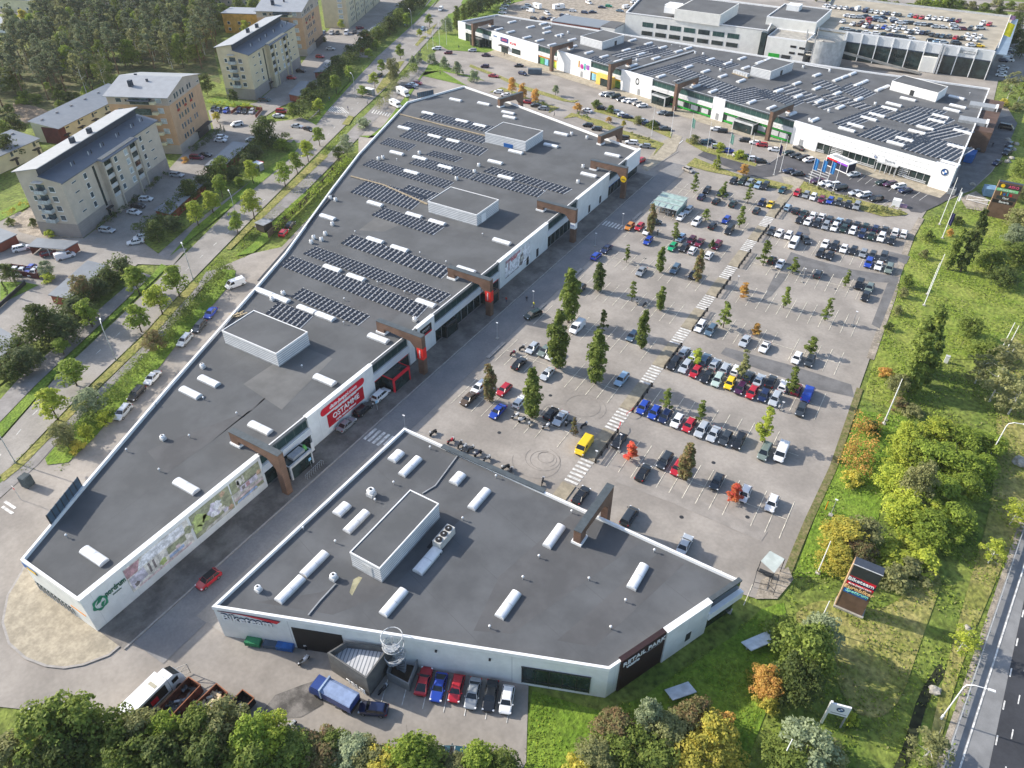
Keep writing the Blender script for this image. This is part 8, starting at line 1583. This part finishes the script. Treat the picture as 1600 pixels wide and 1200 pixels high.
r=pole('traffic_sign','red and yellow give-way sign on the left street corner','traffic sign',(32,780),3.2,.05,GALV,z=-.05,foot=False);MB().add([(-.4,-.08,3.1),(.4,-.08,3.1),(0,-.08,2.4)],[(0,2,1)]).build('triangle',RED,r);MB().box(-.3,.3,-.07,-.05,3.15,3.5).build('plate',COPING,r)
for b,l in (((590,640),'small blue sign on the pavement under the red banner'),((487,730),'small blue bicycle sign at the entrance near the murals')):r=pole('traffic_sign',l,'traffic sign',b,2.2,.04,GALV,z=0,foot=False);MB().box(-.05,.05,-.3,.3,1.8,2.4).build('plate',mat('light_blue_sign',(.25,.5,.7)),r)
for k in range(8):
    y=98.8+17*k;r=thing('walkway_rail',['nearest','second','third','fourth','fifth','sixth','seventh','farthest'][k]+' dark double rail along the parking walkway','rail',(-38.8,y,-.1),'dark rails along the walkway');m=MB();a,b=y-4.9,y+4.9
    for xx in (-38.85,-38.55):m.box(xx-.04,xx+.04,a,b,.85,.95).box(xx-.04,xx+.04,a,b,.45,.52)
    kid(m,'rail',BLACK,r);m=MB()
    for i in range(5):q=a+(b-a)*i/4;m.box(-38.9,-38.5,q-.05,q+.05,-.2,.95)
    kid(m,'posts',BLACK,r)
    if k in (0,):
        for yy,s in ((b,1),(b+7.5,-1)):m=MB();m.tube([(-38.7,yy-.0*s,.9),(-38.8,yy+1.2*s,1.0),(-39.2,yy+2.2*s,.95),(-39.3,yy+2.2*s,.3)],.07,6);kid(m,'red_barrier',RED,r)
r=thing('guard_rail','long steel guard rail beside the highway at the right','guard rail',(26,60,-.2));m=MB();pts=[(eg(y)-1.5,y) for y in range(-60,300,4)]
for a,b in zip(pts[:-1],pts[1:]):a_,b_=Vector((*a,0)),Vector((*b,0));M=local(a_,b_-a_);m.box(0,(b_-a_).length,-.04,.04,.35,.7,M=M)
kid(m,'rail',GALV,r);m=MB()
for a in pts:m.box(a[0]+.06,a[0]+.18,a[1]-.06,a[1]+.06,-.3,.65)
kid(m,'posts',GREY,r)
r=thing('cart_shelter','green glass shopping cart shelter at the top of the service road','shelter',(-67.8,201.5,-.15));gm=mat('greenish_glass',(.32,.42,.38),.15,.15,.8)
m=MB();m.quad((-72.2,197.2,2.4),(-63.4,197.2,2.4),(-63.8,206.3,2.9),(-71.8,206.3,2.9));kid(m,'glass_roof',gm,r);m=MB()
for i in range(5):x=-72+i*2.1;m.box(x-.05,x+.05,197.2,206.3,2.5,2.62);
for i in range(4):y=197.2+i*3;m.box(-72.2,-63.4,y-.05,y+.05,2.45+.16*i,2.6+.16*i)
kid(m,'roof_frame',LGREY,r);m=MB()
for x in (-71.8,-69,-66.4,-63.8):
    for y in (197.4,206):m.box(x-.05,x+.05,y-.05,y+.05,-.1,2.5)
kid(m,'posts',GALV,r);kid(MB().box(-71.8,-63.8,205.9,205.95,0,2.4).box(-63.85,-63.8,197.4,206,0,2.4),'glass_wall',gm,r)
m=MB()
for i in range(7):
    for k in range(5):x,y=-71+i*1.1,198.6+k*1.3;m.box(x,x+.5,y,y+.8,.5,1.0).box(x+.02,x+.06,y,y+.04,0,.5).box(x+.44,x+.48,y+.7,y+.74,0,.5)
c_=tag(m.build('shopping_carts',GALV),'rows of nested shopping carts under the glass shelter','shopping carts',None,'stuff')
r=thing('corner_shelter','small tilted glass shelter at the near-right corner of the lot','shelter',tuple(P(1200,900)));c=P(1203,893,2);m=MB();m.quad((-5.1,85.4,2.4),(-2.6,84.2,2.4),(-1.9,87.2,3.1),(-4.4,87.6,3.1));kid(m,'roof',mat('shelter_pale',(.45,.5,.48),.3),r);m=MB()
for x,y,h in ((-5.1,85.4,2.4),(-2.6,84.2,2.4),(-1.9,87.2,3.1),(-4.4,87.6,3.1)):m.box(x-.06,x+.06,y-.06,y+.06,-.1,h)
kid(m,'posts',DARK,r);kid(MB().box(-4.9,-2.7,84.9,85.6,.3,.5),'bench',DARK,r)
r=thing('frame_fence','dark tube frame around the gravel corner by the small shelter','fence',tuple(P(1195,925)));m=MB();L_=[P(1182,894),P(1176,916),P(1200,921),P(1208,930),P(1215,905),P(1182,898)]
for a,b in zip(L_[:-1],L_[1:]):m.tube([a+Vector((0,0,1.1)),b+Vector((0,0,1.1))],.05,5);m.tube([a,a+Vector((0,0,1.1))],.05,5)
kid(m,'frame',DARK,r)
r=thing('exhibition_box','white-framed dark exhibition box with banners on the dealer forecourt','kiosk',tuple(P(1310,262)));a=P(1290,257);b=P(1322,271);M=local((a.x,a.y,-.1),b-a);L=(b-a).length
kid(MB().box(0,L,-4,0,0,3.0,M=M),'box',mat('box_navy',(.015,.018,.04)),r);kid(MB().box(-.15,L+.15,-4.1,.15,2.9,3.2,M=M),'roof',WHITE2,r);kid(MB().box(.8,L-.8,-3,-1,3.2,3.25,M=M),'roof_panel',GREY,r);m=MB()
for x in (-.15,L):m.box(x,x+.18,-.02,.18,0,3,M=M)
m.box(-.15,L+.15,.0,.18,0,.2,M=M);kid(m,'frame',WHITE2,r);kid(MB().box(.2,L*.5,.1,.2,2.3,2.85,M=M),'banner',RED,r);kid(MB().box(L*.5,L-.2,.1,.2,2.3,2.85,M=M),'banner',mat('banner_violet',(.25,.06,.5)),r)
r=thing('bus_shelter','white-framed bus shelter beside the street at the ninth tree','bus shelter',tuple(P(578,152)));c=P(578,148);kid(MB().box(c.x-2,c.x+2,c.y-1,c.y+1,2.4,2.55),'roof',WHITE2,r);kid(MB().box(c.x-2,c.x+2,c.y+.9,c.y+.95,0,2.3),'glass_wall',gm,r);kid(MB().box(c.x-2,c.x-1.9,c.y-.9,c.y+.9,0,2.4).box(c.x+1.9,c.x+2,c.y-.9,c.y+.9,0,2.4),'frame',GREY,r)
r=thing('bus_shelter','small bus shelter with red and white roof on the cycle path','bus shelter',tuple(P(405,268)));c=P(405,265);kid(MB().box(c.x-1.6,c.x+1.6,c.y-1,c.y+1,2.3,2.5),'roof',WHITE2,r);kid(MB().box(c.x-1.6,c.x+1.6,c.y+1,c.y+1.2,2.3,2.55),'roof_edge',RED,r);kid(MB().box(c.x-1.5,c.x-1.4,c.y-.9,c.y+.9,0,2.3).box(c.x+1.4,c.x+1.5,c.y-.9,c.y+.9,0,2.3),'frame',GREY,r)
r=thing('cube_sign','white cube sign at the end of the dealer hedge','sign',tuple(P(1400,318)));c=P(1402,316,1);kid(MB().box(c.x-1.3,c.x+1.0,c.y-.9,c.y+.9,-.1,1.9),'box',WHITE2,r);kid(MB().box(c.x+1.0,c.x+3,c.y-.6,c.y+.3,0,.8),'base_panel',mat('mauve',(.3,.2,.3)),r)
for i,q in enumerate(((1450,290),(1452,293))):pass
r=thing('cooling_unit','grey air unit with two fans beside the white end pillar','cooler',tuple(P(1487,300)));c=P(1487,298,.8);kid(MB().box(c.x-1.1,c.x+1.1,c.y-1.2,c.y+1.2,0,1.6),'casing',GREY,r);kid(MB().cyl((c.x-.5,c.y),.42,1.6,1.68,12),'fan',BLACK,r);kid(MB().cyl((c.x+.5,c.y),.42,1.6,1.68,12),'fan',BLACK,r)
r=thing('steel_gate','white tubular gate on the gravel beside the far pylon','gate',tuple(P(1525,310)));m=MB();a,b=P(1510,312),P(1548,322)
for q0,q1 in ((a,a+Vector((0,0,1.6))),(b,b+Vector((0,0,1.6))),(a+Vector((0,0,1.6)),b+Vector((0,0,1.6))),(a+Vector((0,0,.2)),b+Vector((0,0,.2))),(a+Vector((0,0,.2)),b+Vector((0,0,1.6)))):m.tube([q0,q1],.07,5)
kid(m,'frame',COPING,r)
container('small blue site hut behind the far pylon',(1546,298),3.2,3.8,2.3,mat('hut_blue',(.15,.26,.38)),10,'site_hut','hut')
def rock(px,s,lab):
    c=P(*px);g=random.Random(int(px[0]*7));bm=bmesh.new();bmesh.ops.create_icosphere(bm,subdivisions=2,radius=s)
    for v in bm.verts:v.co*=g.uniform(.75,1.15);v.co.z*=.65
    me=bpy.data.meshes.new('boulder');bm.to_mesh(me);bm.free();me.materials.append(mat('boulder_stone',(.38,.35,.3),.9,.2,1.5));o=bpy.data.objects.new('boulder',me);COL.objects.link(o);o.location=(c.x,c.y,-.1);tag(o,lab,'rock','boulders at the yard edge')
for i,q in enumerate(((1588,225),(1583,233),(1580,247),(1574,252),(1575,218),(1520,288))):rock(q,1.1,ORD[i]+' pale boulder edging the shaded east yard')
rock((1512,980),.5,'small pale stone on the verge by the guard rail');rock((1461,1078),.9,'pale culvert stone beside the ditch');rock((1595,722),1.6,'large grey boulder at the right edge')
r=thing('bollard','orange-striped stake standing in the bright lawn by the lot','stake',tuple(P(1290,795)));kid(MB().cyl(tuple(P(1290,795).xy),.07,-.3,1.9,6),'stake',ORANGE,r);r=thing('marker_box','small white cabinet on the slope below the round tree','cabinet',tuple(P(1478,565)));c=P(1478,565);kid(MB().box(c.x-.4,c.x+.4,c.y-.3,c.y+.3,-.3,1.5),'cabinet',COPING,r);kid(MB().box(c.x-.45,c.x+.45,c.y-.35,c.y+.35,1.5,1.58),'lid',LGREY,r)
r=thing('bike_rack','grey cycle rack railing before the entrance near the murals','rack',tuple(P(488,740)));m=MB();a,b=P(478,748),P(503,724)
for i in range(9):q=a.lerp(b,i/8);m.tube([q,q+Vector((0,0,.9)),q+Vector((.5,0,.9)),q+Vector((.5,0,0))],.035,5)
m.tube([a+Vector((0,0,.9)),b+Vector((0,0,.9))],.04,5);kid(m,'rails',GALV,r)
for q,l in (((463,727),'left white beach flag board at the mural-side entrance'),((490,705),'right white beach flag board at the mural-side entrance')):r=thing('flag_board',l,'banner',tuple(P(*q)));c=P(*q);kid(MB().box(c.x-.03,c.x+.03,c.y-.35,c.y+.35,0.1,2.3),'board',WHITE2,r);kid(MB().box(c.x-.3,c.x+.3,c.y-.3,c.y+.3,0,.1),'foot',DARK,r)
def person(px,brg,top,leg,label,skin=(.5,.33,.25),pose=0):
    V=[(0,0,.95),(0,0,1.15),(0,0,1.42),(0,0,1.53),(0,.01,1.66),(0,.01,1.75),(-.1,0,.9),(-.12,.12,.5),(-.12,.0,.08),(-.12,.14,.05),(.1,0,.9),(.12,-.12,.52),(.12,-.3,.12),(.12,-.16,.05),(-.2,0,1.42),(-.27,-.08,1.14),(-.25,.06,.9),(.2,0,1.42),(.27,.08,1.14),(.25,.2,.92)]
    E_2=[(0,1),(1,2),(2,3),(3,4),(4,5),(0,6),(6,7),(7,8),(8,9),(0,10),(10,11),(11,12),(12,13),(2,14),(14,15),(15,16),(2,17),(17,18),(18,19)]
    RR=[.15,.13,.16,.06,.105,.08,.1,.07,.05,.04,.1,.07,.05,.04,.075,.055,.04,.075,.055,.04]
    c=P(px[0],px[1]);
    if 'person' not in PROTO:
        me=bpy.data.meshes.new('person_body');me.from_pydata(V,E_2,[]);o=bpy.data.objects.new('tmp',me);COL.objects.link(o);md=o.modifiers.new('s','SKIN');o.modifiers.new('u','SUBSURF').levels=1
        for i,v in enumerate(me.skin_vertices[0].data):v.radius=(RR[i],RR[i]*.8);v.use_root=i==0
        bpy.context.view_layer.update();m2=bpy.data.meshes.new_from_object(o.evaluated_get(bpy.context.evaluated_depsgraph_get()));bpy.data.objects.remove(o)
        m2.materials.clear()
        for q in range(4):m2.materials.append(BLACK)
        for p in m2.polygons:z=p.center.z;x=abs(p.center.x);p.material_index=3 if z> 1.7 else (2 if z> 1.52 or (z< .97 and x> .2) else (0 if z> .95 else 1));p.use_smooth=True
        PROTO['person']=m2
    o=bpy.data.objects.new('person',PROTO['person']);COL.objects.link(o);o.location=(c.x,c.y,-.1);o.rotation_euler.z=-R(brg)
    for i,cc in enumerate((top,leg,skin,(.06,.04,.03))):o.material_slots[i].link='OBJECT';o.material_slots[i].material=mat('cloth_%02d%02d%02d' % tuple(int(v*99) for v in cc),cc,.85,.08,4)
    tag(o,label,'person')
DKC=(.02,.022,.03)
person((823,471),160,DKC,DKC,'person in dark clothes walking across the service road');person((834,480),30,(.7,.65,.05),DKC,'person in a yellow vest beside the service road pickup');person((791,472),200,(.5,.04,.03),(.05,.06,.1),'person in red standing by the second red-banner portal');person((1164,625),180,(.5,.5,.5),DKC,'person in pale top beside the silver estate car') if 0 else person((1217,641),150,(.6,.6,.6),DKC,'person in a pale top walking behind the silver estate car');person((1051,343),100,(.5,.35,.2),(.1,.1,.12),'person walking beside the cart shelter');person((1550,229),170,DKC,DKC,'person in dark clothes in the shaded east yard');person((717,76),120,(.05,.06,.1),DKC,'person in dark clothes on the far forecourt, left');person((788,87),120,DKC,DKC,'person in dark clothes at the far entrance');person((688,116),160,(.3,.2,.15),DKC,'person on the small car park beyond the grass');person((544,172),200,(.05,.06,.15),DKC,'person waiting at the street zebra crossing');person((515,157),30,(.2,.35,.6),(.1,.1,.12),'person in blue on the cycle path by the zebra crossing');person((574,162),200,(.4,.4,.45),DKC,'person at the street bus shelter');person((0+633,42),30,(.5,.6,.75),DKC,'person in pale blue far up the cycle path');person((1166,208),160,(.4,.25,.15),DKC,'person in brown before the green shop entrance');person((657,83),20,(.1,.12,.3),DKC,'person beside the round lawn crossing the street');person((866,181),60,(.1,.1,.12),DKC,'person near the grey hatchback beyond the north parapet') 
hz=bpy.data.meshes.new('haze');hb=MB().box(-1502,902,-302,2602,-1.5,103);o=hb.build('haze',mat('haze_air',(1,1,1),1,0));hm_=bpy.data.materials.new('haze_volume');hm_.use_nodes=True;n=hm_.node_tree;n.nodes.remove(n.nodes['Principled BSDF']);pv=n.nodes.new('ShaderNodeVolumePrincipled');pv.inputs['Color'].default_value=(.93,.95,1,1);pv.inputs['Density'].default_value=HAZE;pv.inputs['Anisotropy'].default_value=.2;n.links.new(pv.outputs[0],n.nodes['Material Output'].inputs['Volume']);o.data.materials[0]=hm_;tag(o,'thin pale haze over the whole scene',kind='stuff')
by={}
for o in list(COL.objects):
    if not o.parent and o.get('label') and not o.get('kind'):by.setdefault(o['label'],[]).append(o)
for lb,L_ in by.items():
    if 1< len(L_)<=20:
        L_.sort(key=lambda o:o.location.x**2+o.location.y**2)
        for i,o in enumerate(L_):o['label']=(OR+['seventeenth nearest','eighteenth nearest','nineteenth nearest','farthest'])[i]+' '+lb
